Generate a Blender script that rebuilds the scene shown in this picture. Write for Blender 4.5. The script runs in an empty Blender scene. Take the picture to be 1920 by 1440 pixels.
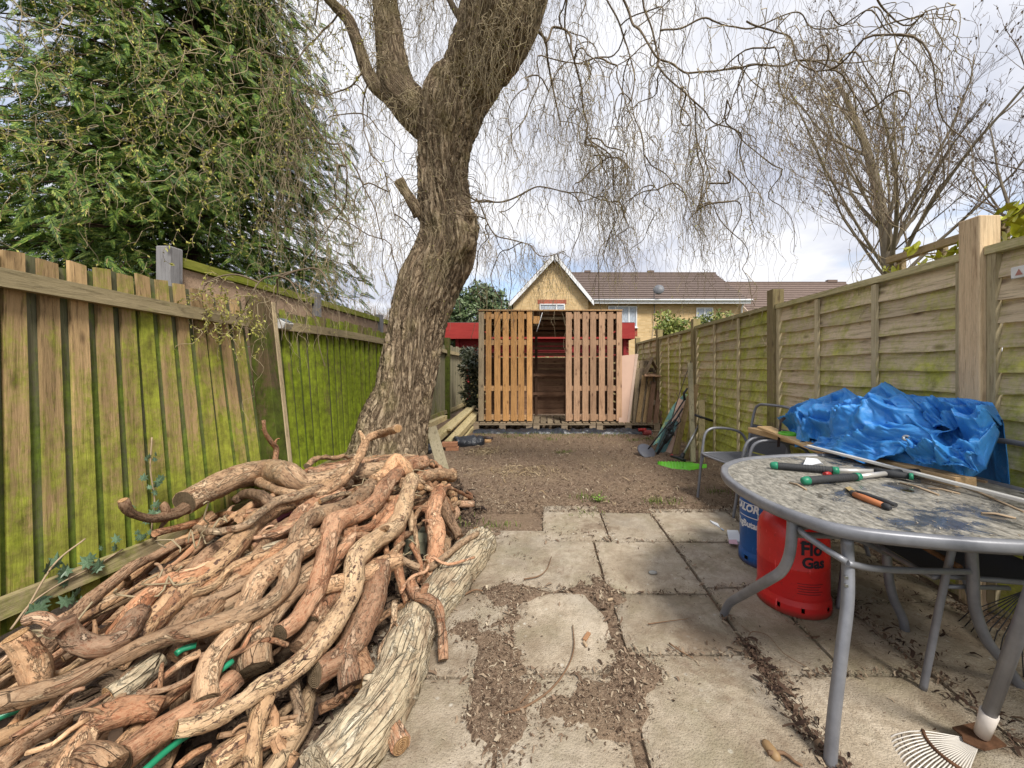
import bpy, math, random
import numpy as np
from mathutils import Vector, noise as mn

# ------------------------------------------------------------------ camera, world, sun, exposure
scene = bpy.context.scene
COL = scene.collection
RNG = random.Random(7)
NR = np.random.RandomState(11)
F, CX, CY, H = 721.0, 1023.0, 690.0, 1.25          # focal length and vanishing point in photo pixels, eye height

cam_d = bpy.data.cameras.new('camera')
cam = bpy.data.objects.new('camera', cam_d); COL.objects.link(cam)
cam.location = (0, 0, H); cam.rotation_euler = (math.radians(90), 0, 0)
cam_d.sensor_width = 36.0; cam_d.lens = F / 1920 * 36
cam_d.shift_x = -(CX - 960) / 1920; cam_d.shift_y = (CY - 720) / 1920
cam_d.clip_start = 0.02; cam_d.clip_end = 2000
scene.camera = cam

SUN_EL, SUN_AZ = 50.0, 150.0                         # azimuth clockwise from +Y (the view direction)
world = bpy.data.worlds.new('World'); scene.world = world; world.use_nodes = True
wn, wl = world.node_tree.nodes, world.node_tree.links
bg = wn['Background']; bg.inputs['Strength'].default_value = 0.1
sky = wn.new('ShaderNodeTexSky'); sky.sky_type = 'NISHITA'; sky.sun_disc = False
sky.sun_elevation = math.radians(SUN_EL); sky.sun_rotation = math.radians(SUN_AZ)
sky.air_density = 1.0; sky.dust_density = 2.0; sky.ozone_density = 1.5
tc = wn.new('ShaderNodeTexCoord')
sep = wn.new('ShaderNodeSeparateXYZ'); wl.new(tc.outputs['Generated'], sep.inputs[0])
# project the view direction onto a cloud layer so that clouds shrink towards the horizon
mx = wn.new('ShaderNodeMath'); mx.operation = 'MAXIMUM'; mx.inputs[1].default_value = 0.0; wl.new(sep.outputs['Z'], mx.inputs[0])
ad = wn.new('ShaderNodeMath'); ad.operation = 'ADD'; ad.inputs[1].default_value = 0.22; wl.new(mx.outputs[0], ad.inputs[0])
dx = wn.new('ShaderNodeMath'); dx.operation = 'DIVIDE'; wl.new(sep.outputs['X'], dx.inputs[0]); wl.new(ad.outputs[0], dx.inputs[1])
dy = wn.new('ShaderNodeMath'); dy.operation = 'DIVIDE'; wl.new(sep.outputs['Y'], dy.inputs[0]); wl.new(ad.outputs[0], dy.inputs[1])
cmb = wn.new('ShaderNodeCombineXYZ'); wl.new(dx.outputs[0], cmb.inputs[0]); wl.new(dy.outputs[0], cmb.inputs[1]); cmb.inputs[2].default_value = 3.7
n1 = wn.new('ShaderNodeTexNoise'); n1.inputs['Scale'].default_value = 1.15; n1.inputs['Detail'].default_value = 7; n1.inputs['Roughness'].default_value = 0.55
n1.inputs['Distortion'].default_value = 0.4
wl.new(cmb.outputs[0], n1.inputs['Vector'])
cov = wn.new('ShaderNodeValToRGB'); cov.color_ramp.elements[0].position = 0.25; cov.color_ramp.elements[1].position = 0.43
wl.new(n1.outputs['Fac'], cov.inputs[0])
n2 = wn.new('ShaderNodeTexNoise'); n2.inputs['Scale'].default_value = 2.3; n2.inputs['Detail'].default_value = 6
wl.new(cmb.outputs[0], n2.inputs['Vector'])
cc = wn.new('ShaderNodeValToRGB')
cc.color_ramp.elements[0].position = 0.34; cc.color_ramp.elements[0].color = (0.52, 0.55, 0.65, 1)
cc.color_ramp.elements[1].position = 0.62; cc.color_ramp.elements[1].color = (0.84, 0.845, 0.88, 1)
wl.new(n2.outputs['Fac'], cc.inputs[0])
ccs = wn.new('ShaderNodeVectorMath'); ccs.operation = 'SCALE'; ccs.inputs['Scale'].default_value = 7.9
wl.new(cc.outputs[0], ccs.inputs[0])
skb = wn.new('ShaderNodeVectorMath'); skb.operation = 'SCALE'; skb.inputs['Scale'].default_value = 1.5
wl.new(sky.outputs[0], skb.inputs[0])
mixw = wn.new('ShaderNodeMix'); mixw.data_type = 'RGBA'
wl.new(cov.outputs[0], mixw.inputs[0]); wl.new(skb.outputs[0], mixw.inputs[6]); wl.new(ccs.outputs[0], mixw.inputs[7])
wl.new(mixw.outputs[2], bg.inputs['Color'])

sun_d = bpy.data.lights.new('sun', 'SUN'); sun = bpy.data.objects.new('sun', sun_d); COL.objects.link(sun)
sun_d.energy = 3.0; sun_d.angle = math.radians(14); sun_d.color = (1.0, 0.95, 0.87)
_az, _el = math.radians(SUN_AZ), math.radians(SUN_EL)
to_sun = Vector((math.sin(_az) * math.cos(_el), math.cos(_az) * math.cos(_el), math.sin(_el)))
sun.rotation_euler = to_sun.to_track_quat('Z', 'Y').to_euler(); sun.location = (3, -4, 12)

vs = scene.view_settings
vs.view_transform = 'Standard'; vs.look = 'None'; vs.gamma = 1.0; vs.exposure = 0.68; vs.use_curve_mapping = False
scene.render.engine = 'CYCLES'
scene.cycles.max_bounces = 6; scene.cycles.diffuse_bounces = 4; scene.cycles.glossy_bounces = 3; scene.cycles.transmission_bounces = 5
scene.cycles.transparent_max_bounces = 8

# ------------------------------------------------------------------ helpers
def W(px, py, Y): return Vector(((px - CX) * Y / F, Y, H - (py - CY) * Y / F))
def G(px, py, z=0.0):
    Y = (H - z) * F / (py - CY)
    return Vector(((px - CX) * Y / F, Y, z))
def lerp(a, b, t): return a + (b - a) * t
def sstep(a, b, x):
    t = min(1.0, max(0.0, (x - a) / (b - a))); return t * t * (3 - 2 * t)
def interp(x, pts):
    if x <= pts[0][0]: return pts[0][1]
    for (a, fa), (b, fb) in zip(pts, pts[1:]):
        if x <= b: return lerp(fa, fb, (x - a) / (b - a))
    return pts[-1][1]
def nz(x, y, z=0.0): return mn.noise((x, y, z))
def fbm(x, y, z=0.0, o=4):
    s, a, f = 0.0, 1.0, 1.0
    for _ in range(o):
        s += a * mn.noise((x * f, y * f, z * f + 7.1 * f)); a *= .5; f *= 2.03
    return s

def link(o, parent=None):
    COL.objects.link(o)
    if parent is not None: o.parent = parent
    return o
def wloc(o):
    v = Vector((0, 0, 0))
    while o is not None: v = v + o.location; o = o.parent
    return v
def tag(o, label, cat, group=None, kind=None):
    if label: o['label'] = label
    if cat: o['category'] = cat
    if group: o['group'] = group
    if kind: o['kind'] = kind
    return o
def thing(name, label, cat, loc=(0, 0, 0), group=None):
    o = bpy.data.objects.new(name, None); o.location = loc; o.empty_display_size = 0.1
    link(o); tag(o, label, cat, group); return o

def fast_mesh(name, V, faces_flat, n_per, smooth=False):
    """faces_flat: flat vertex index array, n_per: verts per polygon (int) """
    me = bpy.data.meshes.new(name)
    V = np.asarray(V, np.float32).reshape(-1, 3); fl = np.asarray(faces_flat, np.int32).ravel()
    me.vertices.add(len(V)); me.vertices.foreach_set('co', V.ravel())
    me.loops.add(len(fl)); me.loops.foreach_set('vertex_index', fl)
    k = len(fl) // n_per
    me.polygons.add(k); me.polygons.foreach_set('loop_start', np.arange(k, dtype=np.int32) * n_per)
    me.polygons.foreach_set('loop_total', np.full(k, n_per, np.int32))
    if smooth: me.polygons.foreach_set('use_smooth', np.ones(k, bool))
    me.update(calc_edges=True); me.validate()
    return me
def fast_obj(name, V, fl, n_per, mat, parent=None, smooth=False, attr=None):
    base = wloc(parent) if parent is not None else Vector((0, 0, 0))
    V = np.asarray(V, np.float32).reshape(-1, 3) - np.array(base, np.float32)
    me = fast_mesh(name, V, fl, n_per, smooth)
    if attr is not None:
        a = me.attributes.new('tubeco', 'FLOAT_VECTOR', 'POINT'); a.data.foreach_set('vector', np.asarray(attr, np.float32).ravel())
    me.materials.append(mat)
    return link(bpy.data.objects.new(name, me), parent)

class MB:
    """collects shapes in world space; build() makes ONE mesh object"""
    def __init__(s): s.v, s.f, s.a, s.sm = [], [], [], []
    def add(s, vs_, fs, smooth=False, attr=None):
        o = len(s.v); s.v += [tuple(p) for p in vs_]
        s.a += [tuple(p) for p in (attr if attr is not None else vs_)]
        s.f += [tuple(i + o for i in f) for f in fs]; s.sm += [smooth] * len(fs); return s
    def hexa(s, p):          # p: 8 points, bottom 4 ccw then top 4
        return s.add(p, [(3, 2, 1, 0), (4, 5, 6, 7), (0, 1, 5, 4), (1, 2, 6, 5), (2, 3, 7, 6), (3, 0, 4, 7)])
    def box(s, x0, y0, z0, x1, y1, z1):
        return s.hexa([(x0, y0, z0), (x1, y0, z0), (x1, y1, z0), (x0, y1, z0), (x0, y0, z1), (x1, y0, z1), (x1, y1, z1), (x0, y1, z1)])
    def bar(s, a, b, w, h, up=(0, 0, 1)):   # box from a to b, w across, h along up
        a, b = Vector(a), Vector(b); d = (b - a).normalized(); up = Vector(up)
        side = d.cross(up)
        if side.length < 1e-5: side = d.cross(Vector((0, 1, 0)))
        side.normalize(); u = side.cross(d).normalized()
        sx, sy = side * (w / 2), u * (h / 2)
        return s.hexa([a - sx - sy, b - sx - sy, b + sx - sy, a + sx - sy, a - sx + sy, b - sx + sy, b + sx + sy, a + sx + sy])
    def tube(s, pts, r, n=8, caps=True, wob=0.0, seed=0.0, smooth=True):
        pts = [Vector(p) for p in pts]; m = len(pts)
        R = r if hasattr(r, '__len__') else [r] * m
        t0 = (pts[1] - pts[0]).normalized()
        ref = Vector((0, 0, 1)) if abs(t0.z) < .9 else Vector((1, 0, 0))
        u = t0.cross(ref).normalized(); vs_, at = [], []; L = 0.0
        for i, p in enumerate(pts):
            t = (pts[min(i + 1, m - 1)] - pts[max(i - 1, 0)]).normalized()
            u = (u - t * u.dot(t)).normalized(); w = t.cross(u)
            if i: L += (p - pts[i - 1]).length
            for k in range(n):
                a = 2 * math.pi * k / n; c, sn = math.cos(a), math.sin(a); rr = R[i]
                if wob: rr *= 1 + wob * (mn.noise((c * 1.1 + seed, sn * 1.1, L * 5)) + .6 * mn.noise((c * 2.7, sn * 2.7 + seed, L * 14)))
                vs_.append(p + u * (c * rr) + w * (sn * rr)); at.append((c * R[i], sn * R[i], L))
        fs = [(i * n + k, i * n + (k + 1) % n, (i + 1) * n + (k + 1) % n, (i + 1) * n + k) for i in range(m - 1) for k in range(n)]
        s.add(vs_, fs, smooth, at)
        if caps:
            o = len(s.v) - m * n
            s.f.append(tuple(o + k for k in reversed(range(n)))); s.sm.append(False)
            s.f.append(tuple(o + (m - 1) * n + k for k in range(n))); s.sm.append(False)
        return s
    def lathe(s, prof, c=(0, 0, 0), n=32, smooth=True):
        c = Vector(c); m = len(prof)
        vs_ = [c + Vector((r * math.cos(2 * math.pi * k / n), r * math.sin(2 * math.pi * k / n), z)) for r, z in prof for k in range(n)]
        fs = [(i * n + k, i * n + (k + 1) % n, (i + 1) * n + (k + 1) % n, (i + 1) * n + k) for i in range(m - 1) for k in range(n)]
        return s.add(vs_, fs, smooth)
    def prism(s, poly, d):   # polygon of 3d points extruded by vector d
        n = len(poly); d = Vector(d); A = [Vector(p) for p in poly]
        return s.add(A + [p + d for p in A], [tuple(reversed(range(n))), tuple(range(n, 2 * n))] + [(i, (i + 1) % n, n + (i + 1) % n, n + i) for i in range(n)])
    def build(s, name, mat, parent=None, origin=None, bevel=0.0):
        if origin is None:
            if parent is not None: origin = wloc(parent)
            else:
                A = np.array(s.v); origin = Vector(((A[:, 0].min() + A[:, 0].max()) / 2, (A[:, 1].min() + A[:, 1].max()) / 2, A[:, 2].min()))
        origin = Vector(origin)
        me = bpy.data.meshes.new(name)
        me.from_pydata([(p[0] - origin.x, p[1] - origin.y, p[2] - origin.z) for p in s.v], [], s.f)
        me.polygons.foreach_set('use_smooth', s.sm)
        a = me.attributes.new('tubeco', 'FLOAT_VECTOR', 'POINT'); a.data.foreach_set('vector', np.array(s.a, np.float32).ravel())
        me.materials.append(mat)
        o = bpy.data.objects.new(name, me); link(o, parent)
        o.location = origin - (wloc(parent) if parent is not None else Vector((0, 0, 0)))
        if bevel:
            b = o.modifiers.new('bevel', 'BEVEL'); b.width = bevel; b.segments = 1; b.limit_method = 'ANGLE'
        return o

def spline(P, step=0.03):
    """Catmull-Rom through rows of floats, resampled"""
    P = [np.array(p, float) for p in P]; Q = [2 * P[0] - P[1]] + P + [2 * P[-1] - P[-2]]; out = []
    for i in range(1, len(Q) - 2):
        a, b, c, d = Q[i - 1], Q[i], Q[i + 1], Q[i + 2]
        n = max(2, int(np.linalg.norm((c - b)[:3]) / step))
        for k in range(n):
            t = k / n
            out.append(.5 * ((2 * b) + (c - a) * t + (2 * a - 5 * b + 4 * c - d) * t * t + (3 * b - a - 3 * c + d) * t ** 3))
    out.append(P[-1]); return out
def copy_tree(o, parent=None):
    c = o.copy(); COL.objects.link(c)
    if parent is not None: c.parent = parent
    for ch in list(o.children): copy_tree(ch, c)
    return c

# ------------------------------------------------------------------ materials
class Mat:
    def __init__(s, name, rough=.8, spec=.3):
        s.m = bpy.data.materials.new(name); s.m.use_nodes = True
        s.n, s.l = s.m.node_tree.nodes, s.m.node_tree.links
        s.b = s.n['Principled BSDF']; s.b.inputs['Roughness'].default_value = rough
        s.b.inputs['Specular IOR Level'].default_value = spec
    def node(s, t, **kw):
        n = s.n.new(t)
        for k, v in kw.items(): setattr(n, k, v)
        return n
    def inp(s, sock, v):
        if hasattr(v, 'links') or isinstance(v, bpy.types.NodeSocket): s.l.new(v, sock)
        else: sock.default_value = v
    def pos(s): return s.node('ShaderNodeNewGeometry').outputs['Position']
    def attr(s, name='tubeco'): n = s.node('ShaderNodeAttribute'); n.attribute_name = name; return n.outputs['Vector']
    def obj(s): return s.node('ShaderNodeTexCoord').outputs['Object']
    def rand(s): return s.node('ShaderNodeObjectInfo').outputs['Random']
    def island(s): return s.node('ShaderNodeNewGeometry').outputs['Random Per Island']
    def math(s, op, a, b=0.0, clamp=False):
        n = s.node('ShaderNodeMath', operation=op); n.use_clamp = clamp; s.inp(n.inputs[0], a); s.inp(n.inputs[1], b); return n.outputs[0]
    def vscale(s, v, sc, off=None):
        n = s.node('ShaderNodeMapping'); s.l.new(v, n.inputs[0]); n.inputs['Scale'].default_value = sc
        if off is not None:
            if isinstance(off, bpy.types.NodeSocket):
                c = s.node('ShaderNodeCombineXYZ')
                for i, k in enumerate((37.0, 53.0, 71.0)): s.l.new(s.math('MULTIPLY', off, k), c.inputs[i])
                s.l.new(c.outputs[0], n.inputs['Location'])
            else: n.inputs['Location'].default_value = off
        return n.outputs[0]
    def noise(s, v, scale=5., detail=4., rough=.55, dist=0.):
        n = s.node('ShaderNodeTexNoise'); s.l.new(v, n.inputs['Vector'])
        n.inputs['Scale'].default_value = scale; n.inputs['Detail'].default_value = detail; n.inputs['Roughness'].default_value = rough; n.inputs['Distortion'].default_value = dist
        return n.outputs['Fac']
    def voro(s, v, scale=5., feature='F1'):
        n = s.node('ShaderNodeTexVoronoi', feature=feature); s.l.new(v, n.inputs['Vector']); n.inputs['Scale'].default_value = scale
        return n.outputs['Distance']
    def wave(s, v, scale=5., dist=2., detail=2., kind='BANDS', d='X'):
        n = s.node('ShaderNodeTexWave', wave_type=kind)
        if kind == 'BANDS': n.bands_direction = d
        else: n.rings_direction = d
        s.l.new(v, n.inputs['Vector']); n.inputs['Scale'].default_value = scale; n.inputs['Distortion'].default_value = dist; n.inputs['Detail'].default_value = detail
        return n.outputs['Fac']
    def ramp(s, f, stops):
        n = s.node('ShaderNodeValToRGB'); s.l.new(f, n.inputs[0]); e = n.color_ramp.elements
        while len(e) < len(stops): e.new(.5)
        for el, (p, c) in zip(e, stops): el.position = p; el.color = (c, c, c, 1) if not hasattr(c, '__len__') else (*c, 1)
        return n.outputs[0]
    def mask(s, f, a, b): return s.ramp(f, [(a, 0.), (b, 1.)])
    def mix(s, f, a, b, mode='MIX'):
        n = s.node('ShaderNodeMix', data_type='RGBA', blend_type=mode); s.inp(n.inputs[0], f)
        for i, c in ((6, a), (7, b)): s.inp(n.inputs[i], (*c, 1) if isinstance(c, tuple) and len(c) == 3 else c)
        return n.outputs[2]
    def xyz(s, v): n = s.node('ShaderNodeSeparateXYZ'); s.l.new(v, n.inputs[0]); return n.outputs
    def color(s, c): s.inp(s.b.inputs['Base Color'], (*c, 1) if isinstance(c, tuple) and len(c) == 3 else c); return s
    def rough(s, v): s.inp(s.b.inputs['Roughness'], v); return s
    def vary(s, c, r, lo=.75, hi=1.2):
        v = s.math('ADD', s.math('MULTIPLY', r, hi - lo), lo)
        n = s.node('ShaderNodeVectorMath', operation='SCALE'); s.l.new(c, n.inputs[0]); s.l.new(v, n.inputs['Scale']); return n.outputs[0]
    def bump(s, h, strength=.4, dist=.01):
        n = s.node('ShaderNodeBump'); n.inputs['Strength'].default_value = strength; n.inputs['Distance'].default_value = dist
        s.l.new(h, n.inputs['Height']); s.l.new(n.outputs[0], s.b.inputs['Normal']); return s

def plain(name, c, rough=.5, spec=.4, metal=0., var=.12, scale=14., bump=.1):
    m = Mat(name, rough, spec); v = m.obj()
    f = m.noise(v, scale, 5, .6)
    m.color(m.mix(f, tuple(x * (1 - var * 2) for x in c), tuple(min(1, x * (1 + var)) for x in c)))
    m.b.inputs['Metallic'].default_value = metal
    if bump: m.bump(m.noise(v, scale * 6, 3), bump, .003)
    return m.m

def wood(name, c1, c2, axis='Z', dark=(.05, .035, .025), moss=None, knots=True, var=(.75, 1.2), rough=.85, grain=1.0):
    """planks: grain stretched along axis, knots, per-board tint; moss=(colour, threshold low, high, z-low, z-high)"""
    m = Mat(name, rough, .2); p = m.pos(); r = m.rand()
    k = {'X': (.06, 1, 1), 'Y': (1, .06, 1), 'Z': (1, 1, .06)}[axis]
    v = m.vscale(p, k, r)
    g = m.noise(v, 55, 5, .65, .6); g2 = m.noise(v, 9, 3, .5, .5)
    c = m.mix(m.mask(g2, .3, .7), c1, c2)
    c = m.mix(m.math('MULTIPLY', m.mask(g, .50, .66), .72), c, dark); gf = m.noise(v, 190, 4, .7, .4); c = m.mix(m.math('MULTIPLY', m.mask(gf, .50, .68), .5), c, tuple(x * 1.5 for x in dark)); c = m.mix(m.math('MULTIPLY', m.mask(gf, .48, .30), .22), c, tuple(min(1, x * 1.5) for x in c1))
    if knots:
        kk = {'X': (.45, 1, 1), 'Y': (1, .45, 1), 'Z': (1, 1, .45)}[axis]
        vo = m.voro(m.vscale(p, kk, r), 9.)
        c = m.mix(m.math('MULTIPLY', m.ramp(vo, [(.06, 1.), (.20, 0.)]), .85), c, dark)
    c = m.vary(c, r, *var)
    st = m.noise(p, 2.3, 5, .6)
    c = m.mix(m.math('MULTIPLY', m.mask(st, .5, .75), .35), c, dark)
    if moss:
        mc, lo, hi, zl, zh = moss
        z = m.xyz(p)[2]
        zz = m.node('ShaderNodeMapRange'); m.l.new(z, zz.inputs[0]); zz.inputs[1].default_value = zl; zz.inputs[2].default_value = zh
        zz.inputs[3].default_value = .09; zz.inputs[4].default_value = -.09
        sn = m.noise(m.vscale(p, (1, 1, .35), r), 5.0, 7, .68, .4); big = m.noise(p, 1.5, 3)
        f = m.math('ADD', m.math('ADD', m.math('MULTIPLY', sn, .6), m.math('MULTIPLY', big, .4)), zz.outputs[0]); f = m.math('ADD', f, m.math('MULTIPLY', m.math('SUBTRACT', m.noise(p, 34, 5, .75), .5), .30)); f = m.math('ADD', f, m.math('MULTIPLY', m.math('SUBTRACT', g, .5), .22)); lo, hi = (lo + hi) / 2 - (hi - lo) * .36, (lo + hi) / 2 + (hi - lo) * .36
        mm = m.mask(f, lo, hi)
        mm = m.math('MULTIPLY', mm, m.math('SUBTRACT', 1.05, m.math('MULTIPLY', g, .5)), True)
        tone = m.mix(m.mask(m.noise(p, 12, 6, .75), .33, .67), tuple(x * .38 for x in mc), tuple(min(1, x * 1.35) for x in mc))
        c = m.mix(mm, c, tone)
    m.color(c); m.bump(m.math('ADD', g, m.math('MULTIPLY', m.noise(v, 150, 3), .5)), .6 * grain, .006)
    return m.m
# ------------------------------------------------------------------ ground, soil, patio
XL, XR = -2.4, 2.3                                   # the two fence lines
SLABS = [  # x0, x1, y0, y1
    (-.02, .46, 2.76, 3.47), (.475, .89, 2.75, 3.30), (.91, 1.56, 2.75, 3.40), (1.575, 2.2, 2.75, 3.42),
    (-.42, .335, 2.15, 2.94), (.35, .89, 2.12, 2.74),
    (.91, 1.55, 2.18, 2.735), (1.565, 2.2, 2.05, 2.735),
    (-.155, .30, 1.57, 2.125), (-.77, -.17, 1.55, 2.13), (.36, .89, 1.67, 2.11),
    (-.155, .28, .92, 1.555), (-.78, -.17, .92, 1.535), (.33, .89, 1.0, 1.655),
    (.91, 1.215, 1.56, 2.165), (1.23, 1.56, 1.56, 2.165), (1.575, 2.2, 1.30, 2.035),
    (.91, 1.56, .90, 1.545), (1.575, 2.2, .62, 1.285)]
def dirt_cover(x, y):
    """how far loose soil lies over the paving here (0..1)"""
    n = fbm(x * 2.6, y * 2.6, 3.3, 4) * .75 + fbm(x * 10, y * 10, 1.0, 3) * .30
    a = math.exp(-((x - .30 + .10 * fbm(y * 3, 6.5, 0, 2)) / .13) ** 2) * sstep(2.9, 2.2, y) * 1.0            # the worn band beside the big slab
    b = math.exp(-((x + .20 + .10 * fbm(y * 3, 1.5, 0, 2)) / .15) ** 2) * sstep(1.0, 1.3, y) * sstep(2.4, 1.9, y) * .95
    c = math.exp(-((x + .62) / .30) ** 2) * sstep(1.3, 1.7, y) * .8
    d = math.exp(-((y - 2.86) / .10) ** 2) * sstep(.9, .3, x) * .55
    e = math.exp(-((y - 2.13) / .06) ** 2) * sstep(1.0, .3, x) * .55
    g = sstep(1.85, 2.15, x) * .7
    h = sstep(3.05, 3.5, y) * .35
    k = math.exp(-((x - .10) / .2) ** 2 - ((y - 1.42) / .16) ** 2) * .95
    return a + b + c * .8 + d + e + g + h + k + n
SLAB_Z = .012
def ground_z(x, y):
    base = .012 * fbm(x * 1.3, y * 1.3, 0, 3) + .010 * fbm(x * 7, y * 7, 5, 3)
    if y > 3.55 or x < -1.0 or x > 2.3: 
        return base + .012
    if y > 3.3: t = sstep(3.3, 3.55, y)
    else: t = 0.0
    if x < -.7: t = max(t, sstep(-.7, -1.0, x))
    dc = dirt_cover(x, y)
    soil = SLAB_Z - .022 + .030 * sstep(.80, 1.15, dc) + .006 * fbm(x * 22, y * 22, 2, 2)
    return lerp(soil, base + .012, t)

def soil_mat():
    m = Mat('soil', .95, .1); p = m.pos()
    a = m.noise(p, 5, 6, .7); b = m.noise(p, 48, 5, .7); d = m.noise(p, 1.1, 4, .6)
    c = m.ramp(b, [(.25, (.075, .048, .032)), (.5, (.21, .145, .10)), (.72, (.36, .27, .19))])
    c = m.mix(m.mask(a, .35, .7), c, m.mix(b, (.10, .068, .045), (.28, .205, .145)))
    c = m.mix(m.math('MULTIPLY', m.mask(d, .45, .7), .5), c, (.30, .22, .14))
    s = m.voro(p, 90); c = m.mix(m.ramp(s, [(.10, .8), (.2, 0.)]), c, (.42, .34, .25))
    m.color(c); m.bump(m.math('ADD', b, m.noise(p, 160, 3)), .9, .012); return m.m
SOIL = soil_mat()
def ground_mesh():
    xs = np.concatenate([np.arange(-3.6, -1.1, .06), np.arange(-1.1, 2.3, .0225), np.arange(2.3, 3.0, .1)])
    ys = np.concatenate([np.arange(.35, .9, .08), np.arange(.9, 3.6, .0225), np.arange(3.6, 6.0, .04), np.arange(6.0, 12.2, .1)])
    nx, ny = len(xs), len(ys)
    V = [(x, y, ground_z(x, y)) for y in ys for x in xs]
    i, j = np.meshgrid(np.arange(nx - 1), np.arange(ny - 1)); a = (j * nx + i).ravel()
    return V, np.stack([a, a + 1, a + nx + 1, a + nx], 1)
V, Fc = ground_mesh(); o = fast_obj('soil', V, Fc, 4, SOIL, None, True); tag(o, None, None, kind='structure')
m = Mat('field', .95, .1); p = m.pos()
m.color(m.mix(m.noise(p, .4, 5), (.06, .075, .03), (.11, .10, .05)))
o = MB().add([(-600, -200, -.07), (600, -200, -.07), (600, 900, -.07), (-600, 900, -.07)], [(0, 1, 2, 3)]).build('ground', m.m); tag(o, None, None, kind='structure')

# paving slabs
def slab_mat():
    m = Mat('slab', .85, .25); p = m.pos(); r = m.rand()
    a = m.noise(p, 3.2, 6, .65, .4); b = m.noise(p, 26, 5, .7); fine = m.noise(p, 140, 3, .6)
    c = m.ramp(a, [(.28, (.27, .215, .15)), (.5, (.42, .35, .26)), (.72, (.55, .475, .375))])
    c = m.mix(m.math('MULTIPLY', m.mask(b, .45, .75), .5), c, (.20, .16, .11))
    c = m.mix(m.math('MULTIPLY', m.mask(fine, .5, .75), .3), c, (.13, .10, .07))
    lich = m.voro(p, 17); c = m.mix(m.math('MULTIPLY', m.ramp(lich, [(.10, 1.), (.17, 0.)]), m.mask(m.noise(p, 2, 2), .5, .6)), c, (.56, .52, .44))
    c = m.vary(c, r, .84, 1.12); c = m.mix(m.math('MULTIPLY', m.mask(m.noise(p, 7, 6, .75, .6), .50, .62), .45), c, (.22, .165, .11)); c = m.mix(m.math('MULTIPLY', m.mask(m.noise(p, 1.4, 3), .5, .7), .4), c, (.37, .35, .31))
    # damp green and brown staining on the side under the table
    x = m.xyz(p)[0]
    st = m.math('MULTIPLY', m.mask(m.noise(p, 2.6, 5, .7), .48, .66), .5)
    c = m.mix(st, c, (.20, .175, .10))
    # trodden-in earth: irregular patches and crumbs
    e = m.noise(p, 1.9, 9, .68, .5)
    c = m.mix(m.math('MULTIPLY', m.mask(e, .54, .62), .7), c, m.mix(b, (.11, .075, .05), (.25, .18, .12)))
    spk = m.voro(p, 75); c = m.mix(m.ramp(spk, [(.10, .75), (.2, 0.)]), c, (.12, .085, .06)); m.color(c); m.bump(m.math('ADD', m.math('MULTIPLY', b, 1.4), fine), .8, .008); return m.m
SLAB = slab_mat()
bed = MB().box(-.85, .8, -.12, 2.25, 3.5, -.06).build('patio', SOIL); tag(bed, None, None, kind='structure')
for i, (x0, x1, y0, y1) in enumerate(SLABS):
    b = MB(); n = 9; rr = random.Random(i)
    tz = [rr.uniform(-.004, .005) for _ in range(4)]
    nx, ny = max(6, int((x1 - x0) / .035)), max(6, int((y1 - y0) / .035)); vs_ = []
    def edge(u, v):
        w = .006
        jx = nz(v * 6 + i, u * 6, 9.1) * w + nz(v * 25 + i, 3, u * 20) * .003; jy = nz(u * 6, v * 6 + i, 4.2) * w
        return jx, jy
    for j in range(ny + 1):
        for k in range(nx + 1):
            u, v = k / nx, j / ny; jx, jy = edge(u, v)
            x, y = lerp(x0, x1, u), lerp(y0, y1, v)
            eu = 1 if (u in (0, 1)) else 0; ev = 1 if (v in (0, 1)) else 0
            x += jx if eu else 0; y += jy if ev else 0
            # broken corner of the slab beside the worn band
            if i == 8:
                d = (u - 1) ** 2 + ((v - 1) * .9) ** 2
                if u > .62 and v > .55: x -= .09 * sstep(.62, 1, u) * sstep(.55, 1, v)
            z = SLAB_Z + lerp(lerp(tz[0], tz[1], u), lerp(tz[2], tz[3], u), v) + .0022 * fbm(x * 8, y * 8, i, 3)
            if eu or ev: z -= .006
            vs_.append((x, y, z))
    w = nx + 1
    fs = [(j * w + k, j * w + k + 1, (j + 1) * w + k + 1, (j + 1) * w + k) for j in range(ny) for k in range(nx)]
    b.add(vs_, fs, True)
    ring = [k for k in range(w)] + [j * w + nx for j in range(1, ny + 1)] + [ny * w + k for k in range(nx - 1, -1, -1)] + [j * w for j in range(ny - 1, 0, -1)]
    rv = [vs_[q] for q in ring]; nR = len(rv)
    b.add(rv + [(p_[0], p_[1], -.05) for p_ in rv], [(nR + q, nR + (q + 1) % nR, (q + 1) % nR, q) for q in range(nR)])
    b.build('slab', SLAB, bed, origin=((x0 + x1) / 2, (y0 + y1) / 2, 0))

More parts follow.
